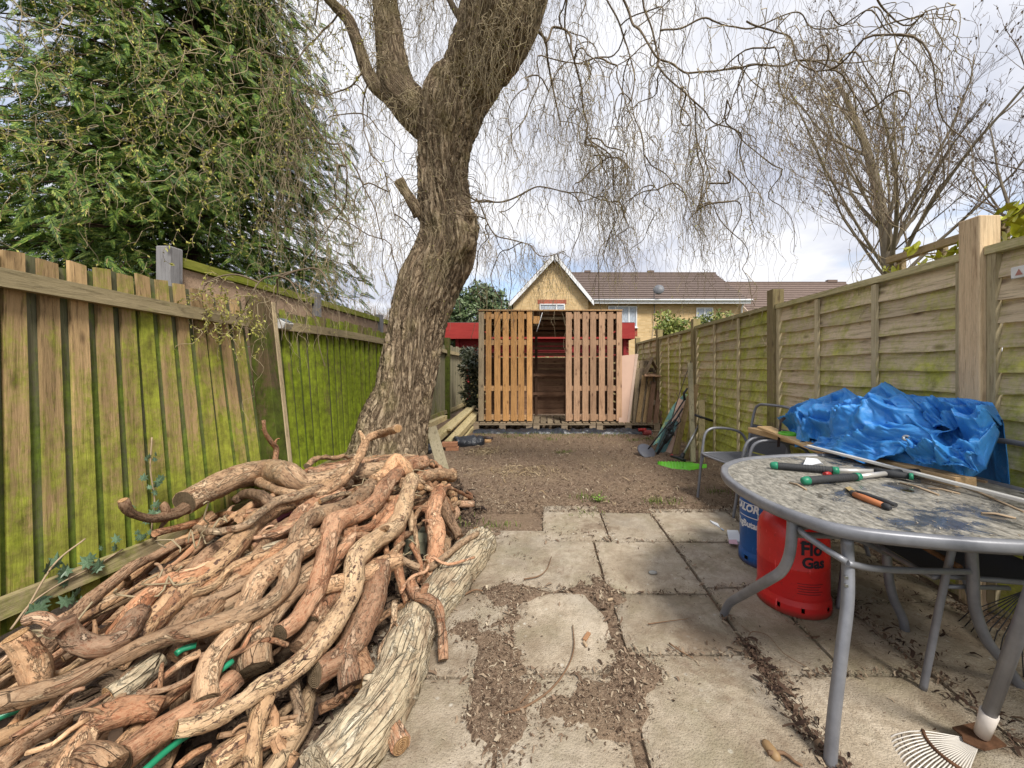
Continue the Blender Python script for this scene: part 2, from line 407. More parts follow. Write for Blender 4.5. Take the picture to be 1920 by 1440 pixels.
# loose litter: chips, bark bits and little twigs on the soil; each bit real geometry, joined
def litter(name, n, place, lmin, lmax, mat, lift=.004, wr=.16, label=None):
    V = np.zeros((n, 6, 3)); c = 0
    while c < n:
        x, y = place()
        L = RNG.uniform(lmin, lmax) * (1 if RNG.random() < .85 else 2.2); w = L * RNG.uniform(.5, 1.5) * wr
        if x is None: continue
        a = RNG.uniform(0, math.pi * 2); ca, sa = math.cos(a), math.sin(a); z = ground_z(x, y)
        z = max(z, SLAB_Z + .003 if y < 3.45 and -.77 < x < 2.2 else z) + lift * RNG.uniform(.3, 1.3)
        t = RNG.uniform(-.35, .35) * L; bow = RNG.uniform(0, .35) * L; sk = RNG.uniform(-.25, .25) * L
        P = [(-L / 2, -w, -t), (-L / 2, w * .4, -t), (0, -w + sk, bow), (0, w + sk, bow * .8), (L / 2, -w * .4, t), (L / 2, w, t)]
        for q, (u, v_, h) in enumerate(P): V[c, q] = (x + u * ca - v_ * sa, y + u * sa + v_ * ca, z + max(h, -lift))
        c += 1
    idx = np.arange(n)[:, None] * 6
    Fq = (idx[:, :, None] + np.array([[0, 2, 3, 1], [2, 4, 5, 3]])[None]).reshape(-1)
    o = fast_obj(name, V.reshape(-1, 3), Fq, 4, mat); tag(o, label, None, kind='stuff'); return o
def lit_mat(name, stops):
    m = Mat(name, .9, .15); c = m.ramp(m.island(), stops); m.color(m.mix(m.noise(m.pos(), 120, 3), m.vary(c, m.noise(m.pos(), 60, 2), .5, .7), c)); return m.m
LIT = lit_mat('litter', [(0., (.05, .032, .022)), (.35, (.14, .092, .06)), (.6, (.25, .17, .115)), (.82, (.38, .29, .20)), (1., (.56, .47, .34))])
def pl_lawn():
    y = 3.3 + (RNG.random() ** 1.4) * 4.4; return RNG.uniform(-1.9, 2.2), y
litter('leaf_litter', 34000, pl_lawn, .006, .022, LIT, .004, .12)
def pl_patio():
    x, y = RNG.uniform(-.95, 2.25), RNG.uniform(.95, 3.6)
    dc = dirt_cover(x, y)
    return (x, y) if RNG.random() < sstep(.58, 1.25, dc) or RNG.random() < .012 else (None, None)
litter('bark_crumbs', 11500, pl_patio, .0025, .011, LIT, .004, .2)
def pl_joint():
    x0, x1, y0, y1 = RNG.choice(SLABS)
    s = RNG.random(); g = lambda: RNG.gauss(0, .018)
    if s < .5: return RNG.choice((x0, x1)) + g(), RNG.uniform(y0, y1)
    return RNG.uniform(x0, x1), RNG.choice((y0, y1)) + g()
litter('joint_debris', 4500, pl_joint, .004, .018, LIT, .004, .16)
def pl_gut():  # dead leaves along the big joint and under the table
    if RNG.random() < .5: return .90 + RNG.gauss(0, .03), RNG.uniform(1.0, 1.75)
    if RNG.random() < .6: return RNG.gauss(1.58, .06), RNG.uniform(.95, 2.1)
    return RNG.gauss(1.95, .13), RNG.uniform(1.0, 2.6)
litter('dead_leaves', 1500, pl_gut, .005, .020, lit_mat('dead_leaf', [(0., (.03, .018, .014)), (.5, (.075, .045, .032)), (1., (.17, .11, .075))]), .008, .16)
# dry straw patches on the soil
def pl_straw():
    q = RNG.random()
    if q < .45: p = G(908, 848); return p.x + RNG.gauss(0, .13), p.y + RNG.gauss(0, .13)
    if q < .75: p = G(980, 885); return p.x + RNG.gauss(0, .28), p.y + RNG.gauss(0, .13)
    return RNG.uniform(-1, 1.5), RNG.uniform(3.5, 6.5)
litter('dry_straw', 2600, pl_straw, .02, .055, lit_mat('straw', [(0., (.30, .21, .11)), (1., (.58, .46, .29))]), .008, .03)
# sprigs of green grass
def grass(n, place, hmin, hmax, name):
    V = []; 
    for _ in range(n):
        x, y = place(); a = RNG.uniform(0, 6.28); h = RNG.uniform(hmin, hmax); w = .003; z = ground_z(x, y) - .003
        lx, ly = math.cos(a) * h * RNG.uniform(.2, .8), math.sin(a) * h * RNG.uniform(.2, .8); pxx, pyy = -math.sin(a) * w, math.cos(a) * w
        V += [(x - pxx, y - pyy, z), (x + pxx, y + pyy, z), (x + lx * .5 + pxx * .8, y + ly * .5 + pyy * .8, z + h * .7), (x + lx * .5 - pxx * .8, y + ly * .5 - pyy * .8, z + h * .7),
              (x + lx * .5 - pxx * .8, y + ly * .5 - pyy * .8, z + h * .7), (x + lx * .5 + pxx * .8, y + ly * .5 + pyy * .8, z + h * .7), (x + lx + pxx * .1, y + ly, z + h), (x + lx - pxx * .1, y + ly, z + h)]
    o = fast_obj(name, V, np.arange(len(V)), 4, GRASS); tag(o, None, None, kind='stuff')
GRASS = lit_mat('grass', [(0., (.08, .13, .02)), (1., (.23, .27, .07))])
tufts = [G(1122, 942), G(1098, 935), G(1230, 945), G(950, 822), G(1030, 826), G(1190, 828), G(1215, 825), G(1060, 850), G(860, 985), G(930, 985), G(1100, 965), G(1340, 925), G(1250, 945)]
def pl_grass():
    q = RNG.choice(tufts); s = .05 if q is not tufts[0] else .025
    if RNG.random() < .45: return RNG.uniform(-1.3, 1.5), RNG.gauss(7.1, .18)
    return q.x + RNG.gauss(0, s * 1.6), q.y + RNG.gauss(0, s)
grass(1500, pl_grass, .015, .055, 'grass')
# seedling with bright leaves at the lawn edge
q = tufts[0]
# ------------------------------------------------------------------ left garden fence (three runs)
GREEN = (.25, .34, .012)
BOARD_L = wood('board_left', (.46, .31, .155), (.29, .20, .10), 'Z', (.075, .045, .025), moss=((.27, .32, .025), .40, .60, .35, 1.75), var=(.8, 1.25))
BOARD_M = wood('board_green', (.21, .14, .08), (.13, .09, .055), 'Z', (.05, .035, .02), moss=(GREEN, .30, .47, .2, 1.75), var=(.8, 1.2))
BOARD_B = wood('board_back', (.15, .14, .085), (.10, .11, .055), 'Z', (.04, .04, .02), moss=((.15, .22, .02), .40, .6, .3, 1.8), knots=False)
BOARD_G = wood('board_grey', (.30, .27, .19), (.22, .20, .12), 'Z', (.10, .085, .05), moss=((.19, .21, .05), .52, .75, .2, 2.0), var=(.85, 1.15))
RAIL = wood('rail_weathered', (.36, .29, .17), (.27, .22, .12), 'Y', (.10, .08, .04), moss=((.24, .26, .05), .5, .72, .0, 1.9))
POSTM = wood('post_mossy', (.15, .10, .055), (.10, .075, .04), 'Z', (.035, .028, .015), moss=((.065, .10, .006), .36, .50, .2, 1.6))
POSTT = wood('post_tan', (.50, .40, .25), (.40, .31, .18), 'Z', (.16, .12, .07))
LEAN = [(1.0, .0), (1.72, .015), (2.2, .06), (2.9, .12), (3.25, .15), (3.45, .10), (4.2, .06), (6, .02), (9, 0)]
def lx(y, z, off=0.0): return XL + off - interp(y, LEAN) * (z - 1.0)
def board(b, y0, y1, z0, z1, off, th, rake=0.0, chip=0.0):
    """an upright board between y0 and y1, face towards the garden at off"""
    P = []
    for z, d in ((z0, 0), (z1, rake)):
        for (x_, y_) in ((off - th, y0), (off, y0), (off, y1), (off - th, y1)):
            P.append((lx(y_, z, x_), y_ + d, z + (chip * (1 if y_ == y0 else -1) if z == z1 else 0)))
    b.hexa(P)
def run(label, y0, y1, mats, ztop, zb=.06, period=.122, rails=((1.645, .085), (.2, .085)), gname='closeboard_fence', posts=(), group='left garden fence runs'):
    root = thing(gname, label, 'fence', (XL, y0, 0), group)
    n = int((y1 - y0) / period)
    for i in range(n):
        y = y0 + i * period; j = RNG.uniform(-.006, .006); zt = ztop + RNG.uniform(-.02, .015) + .01 * math.sin(y * 3)
        rk = RNG.uniform(-.012, .012)
        b = MB(); board(b, y + .004 + j, y + period - .040 + j, zb + RNG.uniform(0, .02), zt, -.012 + RNG.uniform(-.004, .003), .018, rk, RNG.uniform(-.005, .005))
        b.build('board', mats[0], root)
        b = MB(); board(b, y + period - .056 + RNG.uniform(-.004, .004), y + period + .022, zb, zt - RNG.uniform(-.01, .025), -.0345, .014, rk)
        b.build('backing_board', mats[1], root)
    for z, h in rails:
        b = MB(); k = 8; d = .042
        for q in range(k):
            ya, yb = lerp(y0 - .02, y1, q / k), lerp(y0 - .02, y1, (q + 1) / k)
            zz = lambda y: z + .012 * math.sin(y * 1.7)
            b.hexa([(lx(ya, z, -.006), ya, zz(ya) - h / 2), (lx(ya, z, d), ya, zz(ya) - h / 2), (lx(yb, z, d), yb, zz(yb) - h / 2), (lx(yb, z, -.006), yb, zz(yb) - h / 2),
                    (lx(ya, z, -.006), ya, zz(ya) + h / 2), (lx(ya, z, d - .012), ya, zz(ya) + h / 2), (lx(yb, z, d - .012), yb, zz(yb) + h / 2), (lx(yb, z, -.006), yb, zz(yb) + h / 2)])
        b.build('rail', mats[2], root)
    for y, h in posts:
        b = MB(); P = []
        for z in (-.05, h):
            for ox, oy in ((-.03, -.06), (.115 if y < 4 else .085, -.06), (.115 if y < 4 else .085, .05), (-.03, .05)): P.append((lx(3.24 if y < 4 else y, z, ox), y + oy + .06 * (z - .9) * (y < 4), z))
        b.hexa(P).build('post', mats[3], root, bevel=.004)
        if y < 4:
            b = MB(); P = []
            for z in (-.05, h - .03):
                for ox, oy in ((-.02, .052), (.118, .052), (.118, .10), (-.02, .10)): P.append((lx(3.24, z, ox), y + oy + .06 * (z - .9), z))
            b.hexa(P).build('post_facing', POSTT, root, bevel=.004)
    return root
run('brown and green mottled vertical board fence nearest the camera, leaning outward behind the logs', .75, 3.2, (BOARD_L, BOARD_B, RAIL, POSTM), 1.80, posts=((3.27, 1.86),))
run('bright green algae covered board fence between the leaning post and the big tree', 3.36, 6.2, (BOARD_M, BOARD_B, RAIL, POSTM), 1.80, posts=((6.28, 1.9),))
run('olive board fence run behind the tree ending at a green post', 6.34, 9.28, (BOARD_G, BOARD_B, RAIL, POSTM), 1.80, posts=((9.3, 1.98),))
run('far pale grey board fence run between the green post and the ivy', 9.33, 11.8, (BOARD_G, BOARD_B, RAIL, POSTM), 1.82)

# taller panel fence of the neighbour behind the left fence
NB = wood('board_pink', (.45, .32, .22), (.36, .25, .16), 'X', (.2, .12, .08), moss=((.30, .30, .05), .56, .8, 1.2, 2.2), knots=False)
NCAP = wood('cap_green', (.30, .30, .06), (.24, .27, .03), 'Y', (.12, .12, .02), moss=((.24, .30, .02), .42, .6, 1.0, 2.4), knots=False)
NPOST = wood('post_grey', (.34, .33, .33), (.27, .26, .26), 'Z', (.12, .11, .11), knots=True)
root = thing('panel_fence', 'taller pinkish panel fence with green capping rising behind the left fence', 'fence', (-2.86, 2.94, 0))
for i in range(4):
    y = 2.94 + i * 1.85
    MB().box(-2.93, y - .055, 0, -2.82, y + .055, 2.17).build('post', NPOST, root, bevel=.008)
    for k in range(6):
        MB().box(-2.90 + .004 * (k % 2), y + .058, .3 + k * .29, -2.878 + .004 * (k % 2), y + 1.79, .3 + k * .29 + .285).build('board', NB, root)
    MB().box(-2.905, y + .058, 2.042, -2.845, y + 1.79, 2.115).build('capping', NCAP, root)

# ------------------------------------------------------------------ right fence: waney lap panels
PAN = wood('lap_board', (.64, .53, .36), (.50, .40, .28), 'Y', (.17, .115, .08), moss=((.42, .44, .05), .36, .60, -.2, 1.6), var=(.82, 1.15))
PANG = wood('lap_board_green', (.62, .51, .33), (.49, .39, .26), 'Y', (.17, .115, .08), moss=((.42, .46, .04), .33, .56, -.1, 1.9), var=(.82, 1.15))
PFR = wood('panel_frame', (.56, .48, .31), (.46, .38, .22), 'Z', (.25, .19, .11), moss=((.33, .33, .06), .5, .75, -.2, 2.0))
PCAP = wood('panel_cap', (.47, .41, .24), (.39, .35, .17), 'Y', (.17, .14, .07), moss=((.33, .33, .06), .46, .7, .6, 2.2))
PPOST = wood('sawn_post', (.58, .45, .29), (.50, .37, .23), 'Z', (.26, .17, .10), moss=((.34, .31, .08), .58, .85, .0, 1.6), grain=1.3)
PPOSTD = wood('old_post', (.30, .25, .12), (.22, .17, .09), 'Z', (.09, .06, .035), moss=((.30, .31, .06), .46, .66, -.1, 1.7))
root = thing('lap_panel_fence', 'tall weathered overlap panel fence with thick posts along the right side', 'fence', (XR, .2, 0))
POSTS_Y = [.12, 2.035, 3.84, 5.88, 7.75, 9.6]
for i, y in enumerate(POSTS_Y):
    w = .052; h = [2.05, 2.04, 2.03, 2.0, 2.02, 2.0][i]
    MB().box(XR - .062, y - w, -.1, XR + .05, y + w, h).build('post', PPOST if i < 2 else PPOSTD, root, bevel=.004)
for i, (ya, yb) in enumerate(zip(POSTS_Y, POSTS_Y[1:])):
    ya, yb = ya + .055, yb - .055; top = 1.845 + (.0, .0, .01, -.01, .0)[i]
    pan = thing('panel', None, None, (XR, ya, 0)); pan.parent = root; pan.location = Vector((XR, ya, 0)) - root.location
    for q in (ya, yb - .04): MB().box(XR - .030, q, .05, XR + .002, q + .04, top).build('end_batten', PFR, pan)
    nb = 15; hb = (top - .07) / nb
    for k in range(nb):                      # wavy-edged boards, each lapping over the one below
        b = MB(); n = 18; z0 = .06 + k * hb; V = []; sd = i * 31 + k * 3.7
        for q in range(n + 1):
            y = lerp(ya + .038, yb - .038, q / n)
            e = .012 * fbm(y * 2.2, sd, 0, 2) + .006 * nz(y * 9, sd, 2); t = .010 * fbm(y * 2.2, sd - 3.7, 0, 2)
            zb, zt = z0 - .012 + e, z0 + hb + .018 + t * .3
            xo = XR - .004 + .003 * nz(y * 1.3, sd, 8)
            V += [(xo - .016, y, zb), (xo + .020, y, zt), (xo + .026, y, zt), (xo - .001, y, zb)]
        fs = []
        for q in range(n):
            o4 = q * 4
            for s in range(4): fs.append((o4 + s, o4 + (s + 1) % 4, o4 + 4 + (s + 1) % 4, o4 + 4 + s))
        b.add(V, fs); b.build('board', PAN if i < 2 and k > 4 else PANG, pan)
    for t in (1 / 3, 2 / 3):
        y = lerp(ya, yb, t); MB().box(XR - .036, y - .019, .06, XR - .016, y + .019, top - .02).build('batten', PFR, pan)
    MB().box(XR - .042, ya, top - .012, XR + .03, yb, top + .03).build('capping', PCAP, pan)
    MB().box(XR - .02, ya, -.06, XR + .012, yb, .048).build('gravel_board', PFR, pan)
# house-number-like white plaque at the picture edge
t = thing('plaque', 'small white square plaque with a red mark on the right fence panel', 'plaque', (XR - .03, 1.855, 1.72))
MB().box(XR - .05, 1.79, 1.68, XR - .036, 1.862, 1.735).build('plate', plain('plaque_white', (.75, .74, .72), .4), t, bevel=.003)
MB().prism([(XR - .0515, 1.812, 1.692), (XR - .0515, 1.842, 1.692), (XR - .0515, 1.827, 1.722)], (-.0006, 0, 0)).build('symbol', plain('plaque_mark', (.45, .20, .16), .5), t)
# neighbour's trellis above the fence, with a leafy climber
TX = XR + .16
t = thing('trellis', 'low open timber trellis rail standing above the right fence', 'trellis', (TX, 1.3, 1.7))
TM = wood('trellis_wood', (.33, .25, .15), (.25, .19, .11), 'Y', (.1, .07, .04))
for (y0, y1, z) in ((.9, 2.0, 2.07), (2.06, 2.76, 2.02)):
    MB().box(TX - .02, y0, z - .022, TX + .02, y1, z + .022).build('rail', TM, t)
for y in (1.1, 1.45, 1.8, 2.1, 2.42, 2.7):
    MB().box(TX + .021, y - .02, 1.5, TX + .055, y + .02, 2.025 if y > 2.03 else 2.075).build('upright', TM, t)
# ------------------------------------------------------------------ trees
def tubes_np(P, R, n=3):
    """P (N,K,3) centre lines, R (N,K) radii -> vertices, quads"""
    N, K, _ = P.shape
    T = np.gradient(P, axis=1); T /= np.linalg.norm(T, axis=2, keepdims=True) + 1e-9
    ref = np.where(np.abs(T[..., 2:3]) < .85, np.array([0, 0, 1.0]), np.array([1.0, 0, 0]))
    U = np.cross(T, ref); U /= np.linalg.norm(U, axis=2, keepdims=True) + 1e-9; Wv = np.cross(T, U)
    a = np.arange(n) * 2 * np.pi / n
    V = P[:, :, None, :] + R[:, :, None, None] * (np.cos(a)[None, None, :, None] * U[:, :, None, :] + np.sin(a)[None, None, :, None] * Wv[:, :, None, :])
    i = np.arange(N)[:, None, None] * K * n; k = np.arange(K - 1)[None, :, None] * n; s = np.arange(n)[None, None, :]; s2 = (s + 1) % n
    Q = np.stack([i + k + s, i + k + s2, i + k + n + s2, i + k + n + s], -1).reshape(-1)
    return V.reshape(-1, 3), Q
def strands(S, D, L, K, droop, wig, r0, r1, rs, freq=9.0):
    """contorted hanging shoots from starts S with directions D"""
    N = len(S); P = np.zeros((N, K, 3)); P[:, 0] = S; d = D / (np.linalg.norm(D, axis=1, keepdims=True) + 1e-9)
    ph = rs.uniform(0, 6.28, (N, 3)); fr = rs.uniform(.6, 1.5, (N, 3)) * freq; step = (L / (K - 1))[:, None]
    ph2 = rs.uniform(0, 6.28, (N, 3)); amp = rs.uniform(.4, 1.35, (N, 1))
    for k in range(1, K):
        s = step * k
        w = (np.sin(s * fr + ph) + .7 * np.sin(s * fr * 2.3 + ph2)) * wig * amp
        d = d * (1 - droop) + np.array([0, 0, -1.0]) * droop
        dd = d + w; dd /= np.linalg.norm(dd, axis=1, keepdims=True)
        P[:, k] = P[:, k - 1] + dd * step
    t = np.linspace(0, 1, K)[None, :]
    return P, (r0[:, None] * (1 - t) + r1 * t)
def bark_mat(name, c_hi, c_lo, c_gap, sc=1.0, green=None, lift=.02):
    m = Mat(name, .92, .15); a = m.attr(); p = m.pos()
    v = m.vscale(a, (1, 1, .13))
    r1 = m.noise(v, 30 * sc, 6, .65, 1.6); r2 = m.math('ABSOLUTE', m.math('SUBTRACT', m.noise(v, 22 * sc, 5, .6, 1.0), .5)); fine = m.noise(m.vscale(a, (1, 1, .4)), 95 * sc, 5, .7)
    h = m.math('ADD', m.math('MULTIPLY', m.mask(r2, .0, .14), .62), m.math('MULTIPLY', r1, .5))
    c = m.ramp(h, [(.30, c_gap), (.52, c_lo), (.88, c_hi)])
    c = m.mix(m.math('MULTIPLY', fine, .45), c, tuple(x * .55 for x in c_lo))
    big = m.noise(p, 2.2, 4, .6); c = m.mix(m.math('MULTIPLY', m.mask(big, .5, .72), .45), c, tuple(x * .6 for x in c_lo))
    if green: c = m.mix(m.math('MULTIPLY', m.mask(m.noise(p, 3.1, 4), .52, .7), .55), c, green)
    c = m.mix(m.math('MULTIPLY', m.mask(fine, .52, .68), .4), c, tuple(min(1, x * 1.35) for x in c_hi)); m.color(c); m.bump(m.math('ADD', h, m.math('MULTIPLY', fine, .5)), 1.0, lift * 1.4); return m.m
WBARK = bark_mat('willow_bark', (.68, .54, .37), (.43, .32, .21), (.085, .058, .038), 1.0, (.29, .25, .11))
TWIG = Mat('willow_twig', .8, .2); TWIG.color(TWIG.mix(TWIG.island(), (.18, .14, .09), (.42, .34, .21))); TWIG = TWIG.m
TWIGD = Mat('willow_branch', .85, .2); TWIGD.color(TWIGD.mix(TWIGD.noise(TWIGD.pos(), 20, 4), (.10, .075, .05), (.21, .16, .105))); TWIGD = TWIGD.m
BUD = Mat('bud', .6, .3); BUD.color(BUD.mix(BUD.island(), (.30, .27, .06), (.50, .50, .13))); BUD = BUD.m

willow = thing('willow_tree', 'big leaning willow with fissured bark, forked trunk and contorted hanging twigs', 'tree', (-1.87, 4.6, 0))
def trunk_mesh(name, rows, n, seed, ridge=.028, burls=()):
    """rows: px, py, half width px, Y; fissured surface as real relief"""
    S = spline([(*W(px, py, Y), hw * Y / F) for px, py, hw, Y in rows], .03)
    P = [Vector(s[:3]) for s in S]; R = [s[3] * (.95 if name == 'trunk' else .92) for s in S]; m_ = len(P); V, at = [], []; L = 0
    u = Vector((1, 0, 0))
    for i, p in enumerate(P):
        t = (P[min(i + 1, m_ - 1)] - P[max(i - 1, 0)]).normalized(); u = (u - t * u.dot(t)).normalized(); w = t.cross(u)
        if i: L += (p - P[i - 1]).length
        tw = L * .35
        for k in range(n):
            a = 2 * math.pi * k / n; c, s = math.cos(a), math.sin(a); r = R[i]
            c2, s2 = math.cos(a + tw), math.sin(a + tw)
            rd = abs(mn.noise((c2 * 7.0 + seed, s2 * 7.0, L * 1.5))) ; rd2 = abs(mn.noise((c2 * 15.0 + seed, s2 * 15.0, L * 3.0 + 3)))
            lob = mn.noise((c * 1.2 + seed, s * 1.2, L * .8)) * .07
            fl = .20 * max(0, 1 - L / .75) ** 1.3 * math.cos(5 * a + seed) if name == 'trunk' else 0
            rr = r * (1 + lob + fl) + ridge * 1.25 * (min(rd * 3.2, 1) - .75) + ridge * .75 * (min(rd2 * 3.0, 1) - .7) + .006 * mn.noise((c2 * 30, s2 * 30, L * 9))
            q = p + u * (c * rr) + w * (s * rr)
            for bp, br, bh in burls:
                d = (q - bp).length
                if d < br * 2.2: q = q + (u * c + w * s) * (bh * math.exp(-(d / br) ** 2) * (1 + .5 * mn.noise(q * 9)))
            V.append(q); at.append((c2 * r, s2 * r, L))
    Fq = [(i * n + k, i * n + (k + 1) % n, (i + 1) * n + (k + 1) % n, (i + 1) * n + k) for i in range(m_ - 1) for k in range(n)]
    return fast_obj(name, V, Fq, 4, WBARK, willow, True, at), P, R
burls = [(W(888, 415, 4.2), .17, .27), (W(880, 458, 4.2), .13, .12), (W(778, 388, 4.3), .07, .05), (W(770, 520, 4.35), .12, .05), (W(845, 790, 4.2), .2, .04)]
tr, TP, TR_ = trunk_mesh('trunk', [(716, 940, 104, 4.62), (722, 895, 84, 4.60), (729, 850, 74, 4.58), (739, 795, 63, 4.55), (758, 725, 54, 4.52), (773, 655, 52, 4.5), (787, 585, 53, 4.48), (811, 525, 56, 4.46), (838, 465, 55, 4.44), (836, 400, 50, 4.4), (831, 335, 46, 4.36), (834, 275, 49, 4.32), (842, 225, 57, 4.28), (857, 180, 58, 4.24), (872, 150, 50, 4.2)], 150, 3.0, .040, burls)
trunk_mesh('limb', [(850, 235, 40, 4.3), (868, 185, 50, 4.25), (893, 125, 62, 4.15), (922, 70, 72, 4.05), (945, 10, 78, 3.95), (972, -70, 74, 3.85), (1005, -170, 64, 3.75), (1040, -290, 50, 3.7)], 130, 8.0, .036)
trunk_mesh('limb', [(838, 262, 30, 4.34), (805, 232, 38, 4.36), (772, 200, 38, 4.38), (745, 165, 36, 4.4), (735, 110, 29, 4.42), (728, 50, 25, 4.42), (722, 0, 23, 4.42), (712, -110, 19, 4.4), (700, -260, 15, 4.35)], 60, 14.0, .018)
trunk_mesh('limb', [(735, 188, 14, 4.38), (704, 160, 15, 4.34), (683, 120, 13, 4.3), (668, 75, 12, 4.25), (652, 35, 12, 4.2), (622, 5, 10, 4.1), (585, -40, 8, 4.0)], 24, 21.0, .006)
b = MB(); b.tube([p[:3] for p in spline([W(786, 405, 4.25), W(768, 372, 4.15), W(748, 338, 4.1)], .02)], [.075] * 3 + [.05] * 60 if False else .055, 12, True, .3); b.build('branch_stub', WBARK, willow)

rs = np.random.RandomState(5)
# main arching limbs out of the crown; they feed the hanging curtain
LIMBS = []
forks = [W(945, -60, 3.9), W(722, -40, 4.4), W(985, -140, 3.8), W(710, -140, 4.4), W(905, 110, 4.1), W(1000, -170, 3.75)]
k = 0
for az in np.linspace(0, 2 * math.pi, 22, endpoint=False):
    st = forks[k % len(forks)]; reach = RNG.uniform(2.0, 3.6); up = RNG.uniform(1.5, 2.7); a = az + RNG.uniform(-.15, .15)
    d = Vector((math.cos(a), math.sin(a), 0))
    if st.y + d.y * reach < 1.3: reach = max(1.2, (1.6 - st.y) / min(d.y, -.01))
    pts = []
    for q in range(8):
        t = q / 7
        pts.append(np.array(st + d * (reach * t) + Vector((0, 0, up * math.sin(t * 2.3) - .5 * t)) + Vector((RNG.gauss(0, .09), RNG.gauss(0, .09), RNG.gauss(0, .07))) * (q > 0)))
    LIMBS.append([Vector(p) for p in spline(pts, .08)]); k += 1
# visible dark branches traced through the photograph's right and left sides
TR = [([(1020, 75), (1040, 52), (1062, 60), (1078, 120), (1095, 175), (1100, 240), (1108, 275), (1128, 300), (1120, 316)], 3.75, 8), ([(1112, 290), (1140, 292), (1168, 298), (1188, 318)], 3.75, 5),
      ([(1160, -40), (1180, 20), (1200, 65), (1235, 110), (1300, 130), (1370, 132), (1420, 115), (1470, 112), (1560, 120), (1640, 110)], 3.4, 8),
      ([(1190, -30), (1230, 85), (1240, 140), (1300, 190), (1345, 225), (1400, 265), (1440, 300)], 3.5, 7), ([(1120, -30), (1180, 100), (1190, 190), (1200, 260), (1215, 320), (1245, 360)], 3.5, 6),
      ([(870, 360), (900, 378), (950, 378), (1010, 352), (1060, 360), (1110, 368), (1170, 390)], 4.0, 6), ([(890, 372), (930, 440), (985, 455), (1020, 480), (1060, 470)], 3.9, 5),
      ([(1240, 60), (1330, 40), (1400, 55), (1480, 30), (1530, 55), (1600, 40)], 3.2, 6), ([(1400, 40), (1470, 70), (1520, 130), (1580, 140), (1640, 230), (1700, 240)], 3.0, 6),
      ([(1640, -20), (1690, 45), (1740, 20), (1800, 5)], 2.9, 6), ([(640, 20), (600, 60), (560, 110), (540, 190), (560, 260)], 3.9, 6), ([(680, 140), (640, 175), (600, 180), (560, 150)], 4.1, 6),
      ([(690, 150), (680, 220), (690, 270), (720, 320), (730, 380), (745, 420)], 4.0, 5), ([(560, 180), (600, 250), (640, 280), (650, 330), (640, 400), (580, 480)], 3.6, 6),
      ([(1175, 60), (1150, 100), (1080, 110), (1040, 140), (1020, 200)], 3.6, 5), ([(1300, 190), (1310, 260), (1330, 330), (1300, 400)], 3.45, 5), ([(620, 540), (580, 500), (500, 520), (470, 560), (440, 600), (380, 640)], 3.0, 6)]
for pts, Y, w in TR:
    px0 = pts[0][0] * .37
    Yd = Y + RNG.uniform(-.05, .05)
    L_ = [Vector(p) for p in spline([W(px + RNG.uniform(-3, 3), py, Yd + .12 * math.sin(i * 1.7)) for i, (px, py) in enumerate(pts)], .04)]; L_ = [v + Vector((.028 * mn.noise((i * .16, Y * 9, w)), .03 * mn.noise((i * .16, 4, w * 3 + Y)), .032 * mn.noise((i * .16, Y, w + px0)))) * 1.6 for i, v in enumerate(L_)]
    b = MB(); n_ = len(L_); b.tube(L_, [w * Y / F * .28 * (1.05 - .6 * q / n_) for q in range(n_)], 7, True, .18, RNG.random() * 9); b.build('branch', TWIGD, willow)
    LIMBS.append(L_)
for L_ in LIMBS[:22]:
    b = MB(); n_ = len(L_); b.tube(L_, [.034 * (1.0 - .85 * q / n_) + .004 for q in range(n_)], 8, True, .15, RNG.random() * 9); b.build('branch', TWIGD, willow)
# secondary boughs, then hanging shoots, then side twigs
S, D = [], []
for L_ in LIMBS:
    for q in range(2 if len(L_) < 22 else (4 if len(L_) < 50 else 8)):
        i = RNG.randrange(len(L_) // 6, len(L_)); S.append(L_[i]); D.append((RNG.gauss(0, 1), RNG.gauss(0, 1), RNG.uniform(-.3, .5)))
S, D = np.array(S), np.array(D)
P1, R1 = strands(S, D, rs.uniform(.6, 1.7, len(S)), 22, .11, .34, rs.uniform(.005, .009, len(S)), .0026, rs, 6)
starts, dirs = [], []
pool = [(P1[i], R1[i]) for i in range(len(P1))]
for q in range(1750):
    if RNG.random() < .42:
        p = P1[RNG.randrange(len(P1))]; s = p[RNG.randrange(4, 22)]
    else:
        L_ = RNG.choice(LIMBS); s = np.array(L_[RNG.randrange(len(L_) // 5, len(L_))])
    if s[1] < 1.5 or s[2] < 1.9: continue
    starts.append(s); dirs.append((RNG.gauss(0, .8), RNG.gauss(0, .8), RNG.uniform(-.6, .5)))
S2, D2 = np.array(starts), np.array(dirs)
# shoots hang to about two metres above the lawn, lower on the left, thinner out on the far right
Lmax = np.clip(S2[:, 2] - np.where(S2[:, 0] < -1.2, 1.7, 2.15) + rs.normal(0, .25, len(S2)), .35, 2.6)
P2, R2 = strands(S2, D2, Lmax * rs.uniform(.55, 1.12, len(S2)), 44, .16, .44, rs.uniform(.0020, .0040, len(S2)), .0010, rs, 11)
N3 = 4200; i3 = rs.randint(0, len(P2), N3); k3 = rs.randint(3, 40, N3)
S3 = P2[i3, k3]; D3 = rs.normal(0, 1, (N3, 3)); D3[:, 2] = D3[:, 2] * .4 - .2
P3, R3 = strands(S3, D3, rs.uniform(.2, .8, N3), 16, .2, .5, np.full(N3, .0019), .001, rs, 16)
